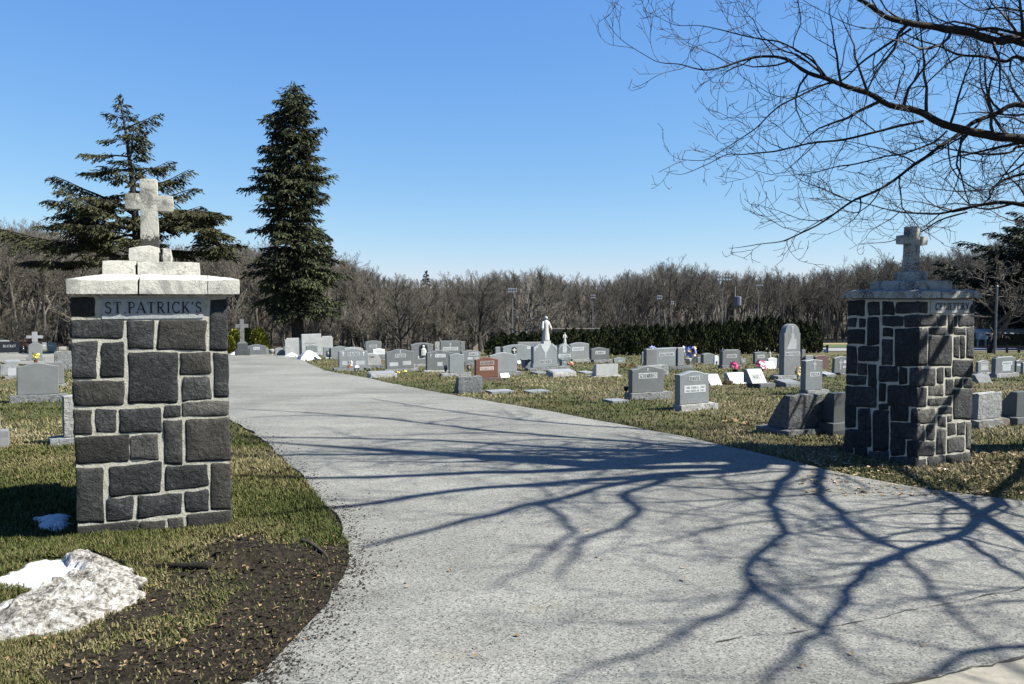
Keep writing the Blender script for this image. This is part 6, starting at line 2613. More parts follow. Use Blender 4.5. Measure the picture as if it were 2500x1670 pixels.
B = gp(729, 860)
Hs = at(722, 208, B.y).z - B.z
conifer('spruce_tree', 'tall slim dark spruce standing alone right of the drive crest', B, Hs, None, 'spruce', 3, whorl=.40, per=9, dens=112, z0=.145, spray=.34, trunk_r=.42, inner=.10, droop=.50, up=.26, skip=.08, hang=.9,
        width_az=az_prof(([0, .14, .17, .25, .36, .43, .50, .58, .62, .70, .78, .83, .90, .95, 1], [0, 1.4, 2.2, 2.4, 2.4, 2.7, 1.8, 2.0, 2.4, 1.7, 1.8, 2.0, 1.3, .85, .2]),
                         ([0, .14, .17, .25, .36, .43, .50, .58, .62, .70, .78, .83, .90, .95, 1], [0, 1.4, 2.2, 2.5, 2.4, 2.2, 1.8, 1.9, 1.9, 1.7, 1.6, 1.6, 1.3, 1.0, .2])),
        lean=lambda f: (-.10 * f - .05 * math.sin(5 * f), 0))
YB = 46.0
xb_ = (332 - 1250) * YB / FPX
zb_ = hz(xb_, YB)
Ho = at(322, 240, YB).z - zb_
mP = YB / FPX


def fz(py):
    return (at(330, py, YB).z - zb_) / Ho


fl = sorted([(fz(y), w) for y, w in [(240, .15), (300, 38 * mP), (345, 62 * mP), (380, 90 * mP), (430, 105 * mP), (480, 120 * mP), (530, 160 * mP), (560, 175 * mP), (600, 190 * mP), (640, 215 * mP), (690, 150 * mP), (720, 0)]])
fr2 = sorted([(fz(y), w) for y, w in [(240, .15), (300, 40 * mP), (345, 72 * mP), (380, 75 * mP), (430, 100 * mP), (480, 98 * mP), (520, 90 * mP), (560, 120 * mP), (600, 130 * mP), (640, 110 * mP), (690, 70 * mP), (720, 0)]])
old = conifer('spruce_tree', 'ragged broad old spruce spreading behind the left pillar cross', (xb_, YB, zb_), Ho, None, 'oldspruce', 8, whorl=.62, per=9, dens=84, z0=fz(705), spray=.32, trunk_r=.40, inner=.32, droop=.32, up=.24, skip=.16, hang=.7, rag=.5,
              width_az=az_prof(([a for a, b in fl], [b for a, b in fl]), ([a for a, b in fr2], [b for a, b in fr2]), .7),
              lean=lambda f: (-.75 * f * f + .35 * math.sin(2.6 * f), 0))
# its long bare-armed limbs, left and right
rs_ = random.Random(4)
sp, wood = Sp(), MB()


def long_limb(pxs, r0, Yo, fol):
    P = [at(x, y, YB + Yo * i / (len(pxs) - 1)) - Vector((xb_, YB, zb_)) for i, (x, y) in enumerate(pxs)]
    Q = []
    for a, b in zip(P[:-1], P[1:]):
        for i in range(4):
            Q.append(a.lerp(b, i / 4))
    Q.append(P[-1])
    n = len(Q)
    wood.tube([tuple(q) for q in Q], [r0 * (1 - .8 * i / (n - 1)) for i in range(n)], 6)
    for i in range(int(n * fol), n):
        for j in range(3):
            az = rs_.uniform(0, 6.28)
            conifer_branch(sp, wood, tuple(Q[i]), az, rs_.uniform(.8, 1.6), .35, .4, rs_, 80, .1, .32, .03, .6)


long_limb([(326, 600), (380, 560), (430, 545), (480, 552), (520, 575)], .17, -1, .35)
long_limb([(480, 552), (495, 530), (510, 528)], .09, -.5, .1)
long_limb([(430, 546), (455, 522), (480, 518)], .08, .5, .2)
long_limb([(500, 565), (530, 600), (545, 630)], .08, .5, .2)
long_limb([(330, 640), (260, 620), (200, 640), (140, 650), (100, 640)], .17, 1, .55)
long_limb([(330, 560), (260, 545), (200, 570), (160, 610)], .13, -1, .45)
long_limb([(328, 500), (260, 505), (200, 535), (165, 555)], .11, .5, .35)
wood.build('limbs', M['sprucebark'], old)
sp.build('limb_foliage', 'oldspruce', old)
conifer('pine_tree', 'dark pine rising at the right picture edge behind the bare crooked tree', ((2600 - 1250) * 58 / FPX, 58, hz(40, 58)), at(2600, 440, 58).z - hz(40, 58), ([0, .12, .3, .55, .8, 1], [0, 6.6, 6.8, 5.6, 2.6, .2]), 'pine', 15, whorl=.5, per=8, dens=42, z0=.10, spray=.42, trunk_r=.45, inner=.3, droop=.1, up=.25, skip=.1, hang=.3)
conifer('pine_tree', 'second dark evergreen screen tree low behind the shed at the right edge', ((2520 - 1250) * 70 / FPX, 70, hz(45, 70)), 5.2, ([0, .1, .5, 1], [0, 3.4, 2.6, .2]), 'pine', 18, whorl=.5, per=6, dens=26, z0=.08, spray=.45, trunk_r=.3, inner=.2, droop=.1, up=.25, hang=.3)


# ------------------------------------------------------------------ leafless woods
def bare_tree(seed, H=12.0, spread=1.0, crook=.10, low=.22, twig_r=.012, levels=4, tr=.20, forks=0, kids=(15, 7, 5, 4)):
    rs_ = random.Random(seed)
    trunk, br = MB(), MB()

    def grow(p, d, L, r, lev):
        nseg = 7 if lev == 0 else (5 if lev == 1 else (3 if lev == 2 else 2))
        pts, rad, dirs = [p], [r], [d]
        for i in range(nseg):
            d = (d + Vector((rs_.gauss(0, crook), rs_.gauss(0, crook), rs_.gauss(0, crook * .7) + (.10 if lev else .03)))).normalized()
            p = p + d * (L / nseg)
            pts.append(p)
            dirs.append(d)
            rad.append(max(twig_r * .55, r * (1 - (.82 if lev else .78) * (i + 1) / nseg)))
        (trunk if lev == 0 else br).tube([tuple(q) for q in pts], rad, (7, 5, 4, 3, 3)[lev], lev == 0)
        if lev >= levels:
            return
        nk = kids[lev]
        for c in range(nk):
            t = (low if lev == 0 else .15) + (1 - (low if lev == 0 else .15)) * ((c + rs_.random()) / nk)
            f = min(nseg - .01, t * nseg)
            k = int(f)
            q = pts[k].lerp(pts[k + 1], f - k)
            az = rs_.uniform(0, 6.28)
            dd_ = dirs[k]
            e = dd_.orthogonal().normalized()
            e = Matrix.Rotation(az, 3, dd_) @ e
            an = R(rs_.uniform(24, 50) * (spread if lev == 0 else 1))
            nd = (dd_ * math.cos(an) + e * math.sin(an)).normalized()
            rr = rad[k] * .62
            if lev == 0:
                l2 = H * rs_.uniform(.22, .42) * (1.15 - .72 * t) * spread + .4
            else:
                l2 = L * rs_.uniform(.35, .65) * (1.05 - .5 * t)
            grow(q, nd, l2, max(twig_r * .6, rr), lev + 1)
    grow(Vector((0, 0, -.3)), Vector((rs_.gauss(0, .04), rs_.gauss(0, .04), 1)).normalized(), H, tr, 0)
    return trunk, br


protos = []
for s, kw in [(1, dict(spread=.85, low=.34)), (2, dict(spread=1.05, crook=.12, low=.3)), (3, dict(spread=.68, low=.45)), (4, dict(spread=.8, low=.4, crook=.07)), (5, dict(spread=1.25, low=.2, crook=.15)), (6, dict(spread=.6, low=.5, crook=.06))]:
    t_, b_ = bare_tree(s, **kw)
    tm, bm2 = t_.mesh('trunk'), b_.mesh('branches')
    tm.materials.append(M['woodbark'])
    bm2.materials.append(M['woodtwig'])
    protos.append((tm, bm2))
TOP = [(-200, 545), (0, 562), (60, 575), (110, 556), (160, 590), (230, 600), (300, 605), (520, 612), (600, 600), (650, 622), (730, 620), (830, 632), (880, 655), (925, 668), (980, 690), (1060, 688), (1180, 672), (1300, 668), (1400, 682), (1500, 682), (1560, 668), (1620, 650), (1680, 652), (1740, 664), (1800, 672), (1860, 668), (1950, 672), (2040, 662), (2120, 650), (2180, 642), (2260, 628), (2340, 630), (2420, 600), (2800, 600)]
TPX = [a for a, b in TOP]
TPY = [b for a, b in TOP]
random.seed(33)
wood_pts = []


def wood_tree(px, Y, ytop, k, label, group, sw=1.0):
    x = (px - 1250) * Y / FPX
    z = hz(x, Y)
    H = max(3.0, at(px, ytop, Y).z - z)
    s = H / 12.0
    o = thing('bare_tree', (x, Y, z), random.uniform(0, 6.28), label, 'tree', group)
    o.scale = (s * sw, s * sw, s)
    for me, nm in zip(protos[k], ('trunk', 'branches')):
        c = bpy.data.objects.new(nm, me)
        COL.objects.link(c)
        c.parent = o
    return o


px = -230
i = 0
first_woods = None
while px < 2760:
    b = (px - 1250) / FPX
    e = wood_edge(b)
    yt = float(np.interp(px, TPX, TPY))
    o = wood_tree(px, e + random.uniform(-3, 4), yt + random.choice((random.uniform(-8, 8), random.uniform(4, 40))), random.randrange(6), 'leafless grey brown tree standing in the front rank of the woods', 'leafless trees along the edge of the woods', random.uniform(.8, 1.1))
    first_woods = first_woods or o
    px += random.uniform(11, 21) * (75 / e + .35)
    i += 1
print('front rank', i)
singles = []
for (px, yt, dY, k, sw, lab) in [(978, 690, -6, 1, 1.4, 'dark forked bare tree standing out before the woods left of centre'), (1175, 700, -7, 4, 1.3, 'dark leaning bare tree standing out before the woods above the tan headstone'), (1635, 648, -4, 4, 1.25, 'broad bare tree rising highest over the middle of the hedge'),
                            (1700, 656, -5, 1, 1.2, 'broad bare tree between the two tallest light poles and the close pair'), (1855, 664, -6, 4, 1.1, 'bare tree behind the furthest right light pole'), (2045, 652, -12, 4, 1.15, 'bare forking tree over the right end of the hedge'),
                            (2140, 640, -30, 4, 1.1, 'rounded bare tree left of the right pillar cross'), (2265, 620, -35, 4, 1.25, 'rounded bare tree right of the right pillar cross'), (2345, 628, -35, 1, 1.3, 'spreading bare tree between the right pillar cross and the pine'), (1500, 690, -4, 1, 1.1, 'bare tree with a dark trunk beside the slim left field light')]:
    singles.append((px, wood_edge((px - 1250) / FPX) + dY, yt, k, lab, sw))


def own_tree(name, label, px, Y, ybase, ytop, mat, barkm, seed, **kw):
    x = (px - 1250) * Y / FPX
    z = hz(x, Y)
    H = at(px, ytop, Y).z - z
    o = thing(name, (x, Y, z), 0, label, 'tree', 'single bare trees before the woods')
    t_, b_ = bare_tree(seed, H, **kw)
    t_.build('trunk', M[barkm], o)
    b_.build('branches', M[mat], o)


for i, (px, Y, yt, k, lab, sw) in enumerate(singles):
    own_tree('bare_tree', lab, px, max(Y, 48), 0, yt, 'darktwig', 'darkbark', 300 + i, spread=.95 * sw, low=.26, crook=.12, twig_r=.009, tr=.12, kids=(13, 7, 5, 3))
own_tree('bare_tree', 'pale barked small bare tree left of the tall white statue', 1280, 43, 850, 690, 'palebark', 'palebark', 44, spread=1.55, low=.18, crook=.14, twig_r=.010, tr=.10, kids=(14, 6, 4, 3))
own_tree('bare_tree', 'crooked bare tree with a dark trunk behind the grey pole right of the right pillar', 2417, 46, 870, 640, 'woodtwig', 'oakbark', 57, spread=1.6, low=.2, crook=.26, twig_r=.013, tr=.17, kids=(13, 6, 5, 3))

# the depth of the woods: one mass, instanced on points from the two meshes of the trees above
rngw = np.random.default_rng(77)
W_P, W_S, W_R, W_K = [], [], [], []
for _ in range(3400):
    px = rngw.uniform(-300, 2800)
    b = (px - 1250) / FPX
    e = wood_edge(b)
    far = rngw.random() ** 1.5
    Y = e + 4 + far * 285
    x = b * Y
    z = hz(x, Y)
    yt = float(np.interp(px, TPX, TPY)) + rngw.uniform(0, 30)
    H = at(px, yt, Y).z - z
    H = min(max(3.5, H), 15.5)
    und = rngw.random() < .30
    if und:
        H = rngw.uniform(1.4, 4.0)
        Y = e + rngw.uniform(-3, 12)
        x = b * Y
        z = hz(x, Y) - H * .16
    W_P.append((x, Y, z))
    sc = H / 12
    W_S.append((sc * rngw.uniform(.95, 1.3) * (1.35 if und else 1), sc * rngw.uniform(.95, 1.3) * (1.35 if und else 1), sc))
    W_R.append((0, 0, rngw.uniform(0, 6.28)))
    W_K.append(rngw.integers(0, 6))
wm = bpy.data.meshes.new('woods')
wm.from_pydata(W_P, [], [])
for nm, ty, arr in (('scl', 'FLOAT_VECTOR', W_S), ('rot', 'FLOAT_VECTOR', W_R)):
    a = wm.attributes.new(nm, ty, 'POINT')
    a.data.foreach_set('vector', np.array(arr, np.float32).ravel())
a = wm.attributes.new('kind_id', 'INT', 'POINT')
a.data.foreach_set('value', np.array(W_K, np.int32))
wo = link('woods', wm, M['woodtwig'])
wo['kind'] = 'stuff'
ng = bpy.data.node_groups.new('woods_instances', 'GeometryNodeTree')
ng.interface.new_socket('Geometry', in_out='INPUT', socket_type='NodeSocketGeometry')
ng.interface.new_socket('Geometry', in_out='OUTPUT', socket_type='NodeSocketGeometry')
gi, go_ = ng.nodes.new('NodeGroupInput'), ng.nodes.new('NodeGroupOutput')
join = ng.nodes.new('GeometryNodeJoinGeometry')


def named(nm, ty):
    n_ = ng.nodes.new('GeometryNodeInputNamedAttribute')
    n_.data_type = ty
    n_.inputs['Name'].default_value = nm
    return n_.outputs[0]


a_s, a_r, a_k = named('scl', 'FLOAT_VECTOR'), named('rot', 'FLOAT_VECTOR'), named('kind_id', 'INT')
seen = {}
for ob in bpy.data.objects:
    if ob.type == 'MESH' and ob.parent and ob.parent.name.startswith('bare_tree'):
        for kx, (tm, bm2) in enumerate(protos):
            if ob.data in (tm, bm2):
                seen.setdefault((kx, ob.data.name), ob)
for (kx, _), ob in seen.items():
    oi = ng.nodes.new('GeometryNodeObjectInfo')
    oi.transform_space = 'ORIGINAL'
    oi.inputs['Object'].default_value = ob
    oi.inputs['As Instance'].default_value = True
    cp = ng.nodes.new('FunctionNodeCompare')
    cp.data_type = 'INT'
    cp.operation = 'EQUAL'
    ng.links.new(a_k, cp.inputs[2])
    cp.inputs[3].default_value = kx
    ip = ng.nodes.new('GeometryNodeInstanceOnPoints')
    ng.links.new(gi.outputs[0], ip.inputs['Points'])
    ng.links.new(cp.outputs[0], ip.inputs['Selection'])
    ng.links.new(oi.outputs['Geometry'], ip.inputs['Instance'])
    ng.links.new(a_r, ip.inputs['Rotation'])
    ng.links.new(a_s, ip.inputs['Scale'])
    ng.links.new(ip.outputs[0], join.inputs[0])
ng.links.new(join.outputs[0], go_.inputs[0])
md = wo.modifiers.new('instances', 'NODES')
md.node_group = ng

# small far evergreens on the hill skyline
for (px, Y, yt, lab) in [(1041, 300, 688, 'tiny far pointed evergreen on the hill skyline left of centre'), (1315, 330, 676, 'round dark far evergreen on the hill skyline above the statue')]:
    x = (px - 1250) * Y / FPX
    z = hz(x, Y)
    conifer('spruce_tree', lab, (x, Y, z), max(6, at(px, yt, Y).z - z), ([0, .1, .6, 1], [0, 1.6, .9, .1]), 'pine', int(px), whorl=1.4, per=5, dens=8, z0=.05, spray=1.2, trunk_r=.3, skip=0)

# ------------------------------------------------------------------ the big bare oak whose limbs hang over the drive
random.seed(5)
oak = thing('bare_oak_tree', (6.55, 8.55, 0), 0, 'large leafless tree outside the right edge, its dark limbs reaching over the right pillar', 'tree')
OB = Vector((6.55, 8.55, 0))


def trunk_at(z):
    return Vector((6.55 + .05 * math.sin(z), 8.55 - .045 * z * z * (1 if z < 5 else .9) - .02 * z, z))


mb = MB()
zsx = [-.3, 0, .25, .6, 1.2, 2, 2.8, 3.6, 4.4, 5.2, 6, 7, 8, 9.2, 10.4]
mb.tube([tuple(trunk_at(z if z < 6 else 6 + (z - 6) * 1.0) - OB if z < 6 else (trunk_at(6) + Vector((.10 * (z - 6), .18 * (z - 6), z - 6)) - OB)) for z in zsx],
        [.42, .36, .30, .27, .26, .26, .26, .27, .26, .20, .16, .13, .10, .06, .03], 14)
mb.build('trunk', M['oakbark'], oak, True)


def twigs(mb, pts, rads, lev, rs_, maxlev, sp0=.17, lmax=1.5, r_end=.0022):
    tot = [0]
    for a, b in zip(pts[:-1], pts[1:]):
        tot.append(tot[-1] + (b - a).length)
    Lt = tot[-1]
    s = sp0 * rs_.uniform(.3, 1.2) + (Lt * .12 if lev == 0 else Lt * .15)
    while s < Lt:
        k = max(i for i in range(len(tot)) if tot[i] <= s)
        k = min(k, len(pts) - 2)
        f = (s - tot[k]) / max(1e-6, tot[k + 1] - tot[k])
        p = pts[k].lerp(pts[k + 1], f)
        r = rads[k] + (rads[k + 1] - rads[k]) * f
        d = (pts[k + 1] - pts[k]).normalized()
        e = Matrix.Rotation(rs_.uniform(0, 6.28), 3, d) @ d.orthogonal().normalized()
        an = R(rs_.uniform(30, 62))
        nd = (d * math.cos(an) + e * math.sin(an)).normalized()
        rem = Lt - s
        L = min(lmax, .12 + rs_.uniform(.35, .85) * (rem * .55 + .045 * Lt + .08)) if lev == 0 else rs_.uniform(.3, .62) * (Lt * (1.1 - .6 * s / Lt)) + .05
        n = 7 if lev == 0 else (5 if lev == 1 else 3)
        q = p
        P, RR = [q], [max(r_end * 1.15, min(r * .6, .005 + .013 * L))]
        cur = Vector((rs_.gauss(0, .16), rs_.gauss(0, .16), rs_.gauss(.04, .16)))
        for i in range(n):
            nd = (nd + cur * .7 + Vector((rs_.gauss(0, .2), rs_.gauss(0, .2), rs_.gauss(.06, .22)))).normalized()
            q = q + nd * (L / n)
            P.append(q)
            RR.append(max(r_end, RR[0] * (1 - .8 * (i + 1) / n)))
        mb.tube([tuple(v) for v in P], RR, 4 if lev == 0 else 3, False)
        if lev + 1 < maxlev:
            twigs(mb, P, RR, lev + 1, rs_, maxlev, sp0 * (.66 if lev == 0 else .75), lmax * .45, r_end)
        s += sp0 * rs_.uniform(.5, 1.5)


def smooth_path(P, W, k=4):
    Q, V = [], []
    n = len(P)
    for i in range(n - 1):
        p0, p1, p2, p3 = P[max(0, i - 1)], P[i], P[i + 1], P[min(n - 1, i + 2)]
        for j in range(k):
            t = j / k
            Q.append(.5 * ((2 * p1) + (p2 - p0) * t + (2 * p0 - 5 * p1 + 4 * p2 - p3) * t * t + (3 * p1 - p0 - 3 * p2 + p3) * t ** 3))
            V.append(W[i] + (W[i + 1] - W[i]) * t)
    Q.append(P[-1])
    V.append(W[-1])
    return Q, V


def limb(P, Wd, seed, maxlev=3, sp0=.195, lmax=.95, kx=4, wig=.014, r_end=.0023):
    rs_ = random.Random(seed)
    Q, V = smooth_path(P, Wd, kx)
    Q = [q + Vector((nz(q.x, q.y, q.z + seed, 3.1), nz(q.y, q.z, q.x + seed, 3.1), nz(q.z, q.x, q.y + seed, 3.1))) * wig * 2 for q in Q]
    V = [v * (1 + .22 * nz(i * .7, seed, 3)) for i, v in enumerate(V)]
    mb = MB()
    mb.tube([tuple(q - OB) for q in Q], [max(.0022, v) for v in V], 8 if V[0] > .03 else 6)
    lo = mb.build('limb', M['oakbark'], oak, True)
    tw = MB()
    twigs(tw, [q - OB for q in Q], V, 0, rs_, maxlev, sp0, lmax, r_end)
    if tw.v:
        t_ = tw.build('twigs', M['twig'], lo)
        t_['kind'] = 'stuff'
    return Q, V


def crop(x, y):
    return (1400 + x / 2.1345, y / 2.1345)


def view_limb(pts, Y0, Y1, seed, root_z=None, **kw):
    """pts: (x, y, width) traced in the photograph, laid out between the depths Y0 (first) and Y1 (last)"""
    n = len(pts)
    P, Wd = [], []
    for i, (x, y, w) in enumerate(pts):
        t = i / (n - 1)
        Y = Y0 + (Y1 - Y0) * t + .12 * math.sin(4.1 * t + seed)
        P.append(at(*crop(x, y), Y))
        Wd.append(w / 2 / 2.1345 / FPX * Y)
    if root_z is not None:
        T = trunk_at(root_z)
        m = P[0].lerp(T, .5) + Vector((0, 0, -.05))
        P = [T, m] + P
        Wd = [Wd[0] * 1.35, Wd[0] * 1.12] + Wd
    return limb(P, Wd, seed, **kw)


view_limb([(2348, 730, 50), (2150, 700, 46), (2000, 675, 42), (1900, 640, 38), (1800, 590, 35), (1640, 540, 30), (1500, 470, 27), (1360, 425, 24), (1220, 380, 20), (1100, 310, 16), (980, 290, 13), (800, 345, 9), (690, 365, 8), (550, 340, 6), (420, 310, 4), (250, 200, 3), (150, 75, 1.6)], 8.0, 7.6, 1, 2.95)
view_limb([(1310, 390, 13), (1250, 310, 11), (1100, 225, 9), (980, 205, 8), (800, 165, 6), (640, 130, 4), (520, 120, 3), (370, 60, 1.6)], 7.75, 7.9, 2)
view_limb([(2348, 215, 46), (2200, 215, 42), (2050, 180, 36), (1900, 150, 34), (1750, 125, 32), (1640, 90, 27), (1530, 20, 22), (1430, -40, 18), (1250, -120, 12), (1000, -220, 6)], 7.7, 7.2, 3, 3.7)
view_limb([(2348, 178, 18), (2200, 150, 15), (2060, 158, 10), (1900, 100, 6), (1800, 20, 4), (1760, -60, 3)], 7.7, 7.9, 4, 3.75)
view_limb([(1760, 150, 14), (1700, 195, 13), (1600, 260, 12), (1500, 330, 10), (1390, 420, 8), (1250, 450, 5), (1120, 500, 3), (1000, 515, 2)], 7.5, 7.6, 5)
view_limb([(2348, 305, 20), (2250, 320, 18), (2140, 295, 16), (2030, 285, 14), (1920, 250, 10), (1800, 210, 8), (1650, 150, 6), (1500, 150, 5), (1350, 90, 4), (1200, 0, 3), (1100, -60, 2)], 8.2, 8.6, 6, 3.3)
view_limb([(2030, 285, 10), (1940, 330, 9), (1870, 400, 7), (1800, 480, 5), (1720, 520, 3), (1600, 500, 2)], 8.3, 8.1, 7)
view_limb([(2348, 555, 26), (2200, 590, 23), (2080, 650, 22), (2000, 700, 20), (1900, 770, 17), (1750, 885, 15), (1600, 990, 14), (1470, 1045, 12), (1300, 1160, 9), (1150, 1230, 7), (1050, 1270, 5), (900, 1280, 3.5), (805, 1285, 1.8)], 8.3, 7.8, 8, 2.9)
view_limb([(1950, 690, 11), (1850, 750, 10), (1720, 800, 8), (1600, 815, 8), (1440, 860, 7), (1300, 890, 5), (1180, 910, 3.5), (1050, 910, 2)], 7.95, 7.4, 9)
view_limb([(1830, 630, 13), (1700, 660, 13), (1550, 690, 12), (1400, 730, 11), (1220, 750, 9), (1050, 790, 8), (900, 805, 6), (800, 805, 5), (680, 870, 4), (560, 915, 2.6), (475, 895, 1.6)], 7.9, 8.2, 10)
view_limb([(1360, 430, 11), (1200, 490, 9), (1100, 535, 8), (1000, 610, 7), (930, 680, 6), (800, 770, 5), (680, 830, 4), (540, 820, 2.6), (475, 755, 1.6)], 7.75, 7.3, 11)
view_limb([(2348, 1065, 22), (2250, 1055, 19), (2150, 1065, 17), (2030, 1090, 14), (1900, 1115, 11), (1750, 1110, 9), (1600, 1090, 6), (1450, 1050, 4.5), (1300, 1035, 3), (1180, 1030, 2)], 9.3, 9.7, 12, 2.5, lmax=.9)
view_limb([(2050, 1105, 9), (1900, 1150, 8), (1810, 1200, 7), (1700, 1245, 5), (1600, 1265, 3.5), (1490, 1275, 2)], 9.7, 9.9, 13)
view_limb([(2348, 905, 16), (2180, 980, 11), (2170, 1030, 8), (2140, 1060, 5)], 9.1, 9.3, 14, 2.75, lmax=.7)
view_limb([(2180, 985, 7), (2080, 995, 6), (1950, 995, 5), (1800, 960, 3), (1700, 900, 2)], 9.2, 9.4, 15, lmax=.8)
view_limb([(2348, 765, 14), (2280, 795, 12), (2100, 800, 9), (1950, 780, 7), (1800, 720, 5), (1700, 680, 3)], 8.4, 8.9, 16, 3.0)
view_limb([(1300, 390, 10), (1240, 300, 8), (1150, 245, 6), (1180, 120, 5), (1170, 0, 4), (1150, -80, 3)], 7.7, 7.8, 17)
view_limb([(1680, 520, 9), (1700, 410, 7), (1720, 340, 5), (1640, 260, 3), (1600, 150, 2)], 7.9, 8.1, 18)
view_limb([(1780, 110, 9), (1790, 40, 8), (1770, -40, 6), (1740, -140, 4)], 7.5, 7.7, 19)
view_limb([(2348, 60, 12), (2230, 40, 9), (2100, 60, 6), (1980, -20, 4)], 7.9, 8.2, 20, 4.2)
view_limb([(2348, 790, 9), (2250, 900, 7), (2190, 975, 5), (2110, 930, 3)], 7.6, 7.3, 24, lmax=.7)

cotE = 1 / math.tan(SUN_EL)
hs = Vector((math.cos(SUN_A), -math.sin(SUN_A), 0))


def ground_limb(pts, heights, seed, root=True, **kw):
    """a limb above and beside the frame, given by the ground points that lie on its sun rays and its heights there"""
    n = len(pts)
    P, Wd = [], []
    for (x, y, w), Z in zip(pts, heights):
        G = gp(x * S, y * S)
        P.append(Vector((G.x, G.y, G.z)) + hs * (Z - G.z) * cotE + Vector((0, 0, Z - G.z)))
        Wd.append(w)
    if root:
        z = heights[0] - .25
        P = [trunk_at(z)] + P
        Wd = [Wd[0] * 1.2] + Wd
    kw.setdefault('wig', .035)
    return limb(P, Wd, seed, **kw)


kwS = dict(maxlev=3, sp0=.34, lmax=1.7, r_end=.0042)
ground_limb([(1830, 1066, 0.048), (1790, 1100, 0.043), (1762, 1148, 0.040), (1783, 1185, 0.037), (1772, 1240, 0.033), (1735, 1290, 0.031), (1715, 1335, 0.029), (1690, 1385, 0.025), (1600, 1440, 0.021), (1450, 1500, 0.017), (1320, 1560, 0.011), (1200, 1640, 0.005)], [4.3, 4.4, 4.6, 4.75, 4.9, 5.0, 5.1, 5.2, 5.3, 5.4, 5.5, 5.6], 31, **kwS)
ground_limb([(1880, 1068, 0.044), (1876, 1110, 0.041), (1882, 1145, 0.037), (1930, 1190, 0.033), (2000, 1238, 0.030), (2075, 1290, 0.025), (2150, 1370, 0.019), (2250, 1470, 0.013), (2330, 1560, 0.007)], [4.2, 4.35, 4.5, 4.6, 4.7, 4.8, 4.9, 5.0, 5.1], 32, **kwS)
ground_limb([(2400, 1035, 0.048), (2347, 1060, 0.044), (2290, 1135, 0.040), (2200, 1220, 0.035), (2060, 1276, 0.031), (1965, 1330, 0.028), (1920, 1395, 0.025), (1870, 1450, 0.023), (1800, 1520, 0.017), (1750, 1575, 0.012), (1700, 1680, 0.005)], [1.4, 1.7, 2.3, 2.9, 3.5, 3.9, 4.2, 4.4, 4.6, 4.7, 4.8], 33, **kwS)
ground_limb([(1720, 1068, 0.109), (1400, 1076, 0.085), (1000, 1090, 0.062), (690, 1100, 0.046), (400, 1100, 0.023)], [4.5, 5.2, 6.0, 6.6, 7.2], 34, **kwS)
ground_limb([(1740, 1075, 0.093), (1600, 1086, 0.085), (1400, 1100, 0.070), (1100, 1122, 0.056), (790, 1165, 0.040), (560, 1190, 0.019)], [4.6, 4.9, 5.3, 5.8, 6.4, 6.9], 35, **kwS)
ground_limb([(1560, 1092, 0.056), (1400, 1118, 0.050), (1250, 1152, 0.043), (1000, 1213, 0.034), (810, 1258, 0.019)], [5.2, 5.4, 5.6, 5.9, 6.2], 36, False, **kwS)
ground_limb([(1690, 1056, 0.093), (1300, 1052, 0.070), (900, 1044, 0.046), (620, 1048, 0.031), (380, 1050, 0.019)], [4.5, 5.3, 6.1, 6.7, 7.2], 37, **kwS)
ground_limb([(1640, 1034, .07), (1400, 1012, .055), (1100, 987, .045), (800, 955, .03), (540, 938, .018)], [4.9, 5.5, 6.2, 6.9, 7.4], 43, False, **kwS)
ground_limb([(1660, 1046, .07), (1300, 1030, .06), (1000, 1012, .045), (600, 1004, .03), (350, 1000, .015)], [4.9, 5.6, 6.3, 7.0, 7.5], 44, False, **kwS)
ground_limb([(1480, 988, .04), (1200, 965, .035), (1000, 940, .025), (850, 915, .014)], [5.6, 6.2, 6.6, 7.0], 45, False, **kwS)
ground_limb([(1520, 1100, 0.041), (1432, 1142, 0.036), (1446, 1175, 0.032), (1400, 1212, 0.026), (1310, 1260, 0.018), (1280, 1330, 0.010)], [5.2, 5.3, 5.4, 5.5, 5.6, 5.7], 38, False, **kwS)
ground_limb([(1235, 1155, 0.029), (1288, 1195, 0.026), (1290, 1235, 0.022), (1200, 1300, 0.014), (1100, 1360, 0.007)], [5.6, 5.7, 5.8, 5.9, 6.0], 39, False, **kwS)
ground_limb([(2190, 1230, .03), (2250, 1270, .024), (2340, 1330, .016), (2450, 1400, .01)], [2.95, 3.2, 3.5, 3.8], 40, False, **kwS)
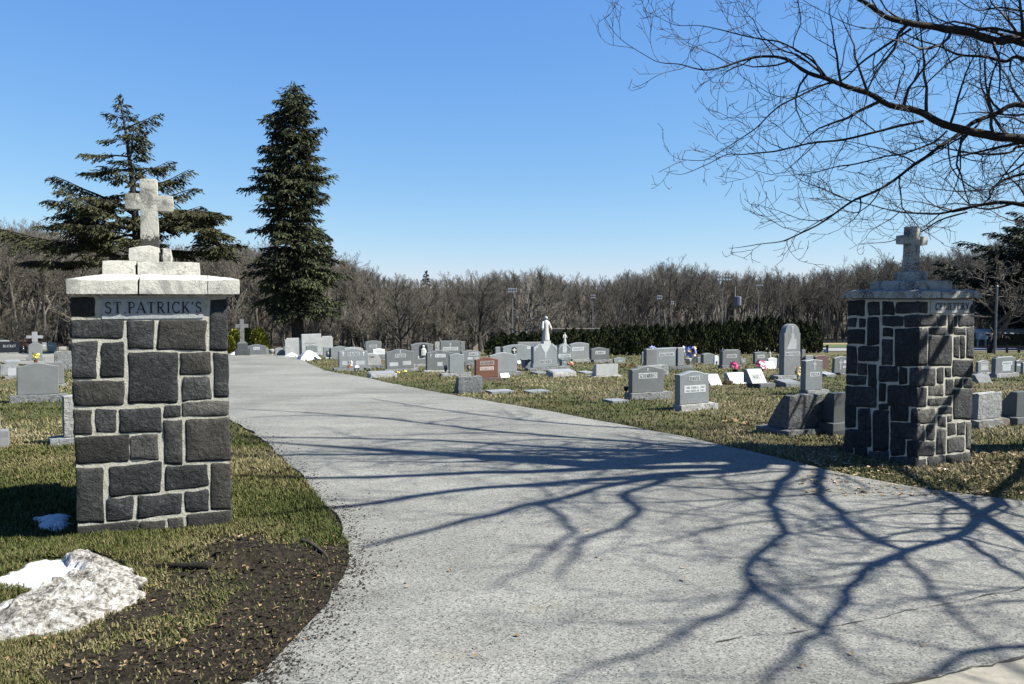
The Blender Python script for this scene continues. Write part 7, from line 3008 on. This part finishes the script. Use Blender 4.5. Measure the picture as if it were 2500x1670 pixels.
ground_limb([(2560, 1380, 0.037), (2440, 1440, 0.033), (2347, 1480, 0.030), (2200, 1515, 0.022), (2080, 1560, 0.013)], [3.2, 3.7, 4.0, 4.3, 4.5], 41, **kwS)
ground_limb([(1715, 1335, .03), (1790, 1400, .024), (1900, 1480, .016), (2000, 1560, .01)], [5.1, 5.2, 5.3, 5.4], 42, False, **kwS)

# ------------------------------------------------------------------ pigment scale: bring every base colour to its real albedo
TONE = {'asphalt': .68, 'ground': .72, 'blade': .92, 'mortar': 1.15, 'whitecap': 1.12, 'whitecross': .98, 'footcross': .92, 'lichencap': .9, 'dirtysnow': 1.3, 'mud': .7, 'plaque': 1.45, 'snow': .92, 'statue': .9, 'white': 1.0,
        'pillar': .9, 'pillarpale': .95, 'pillarbrown': .9, 'gold': 1.5, 'pinkfl': 1.3, 'bluefl': 1.2, 'whitefl': 1.4, 'yellowfl': 1.5, 'orangefl': 1.3, 'hay': 1.2, 'leaf': 1.0, 'stickpale': 1.0, 'deadleaf': 1.0, 'letterdark': .8, 'pitch': .72, 'pitchdark': .72, 'grey': .72, 'lightgrey': .72, 'panel': 1.15, 'redpanel': .95, 'letter': .6, 'spruce': .85, 'oldspruce': .85, 'cedar': .8, 'pine': .7, 'yellowbush': .7,
        'woodtwig': .60, 'woodbark': .60, 'palebark': .75, 'oakbark': .55, 'twig': .55, 'lamp': 1, 'redgran': .75, 'concrete': .75, 'farroad': .7}
for key, mt in M.items():
    k_ = TONE.get(key, .75) * .51
    nt = mt.node_tree
    b = nt.nodes['Principled BSDF']
    if not b.inputs['Base Color'].links:
        continue
    src = b.inputs['Base Color'].links[0].from_socket
    tr_ = (k_ * .985, k_ * 1.005, k_ * .95) if key == 'asphalt' else (k_, k_, k_)
    nt.links.new(mixc(nt, 1.0, src, tr_, 'MULTIPLY'), b.inputs['Base Color'])

for o in bpy.data.objects:
    if o.type == 'MESH' and o.parent and o.name.split('.')[0] in ('inscription', 'branches', 'lettering', 'leaves', 'blossoms', 'limb_foliage', 'limbs'):
        o['kind'] = 'stuff'
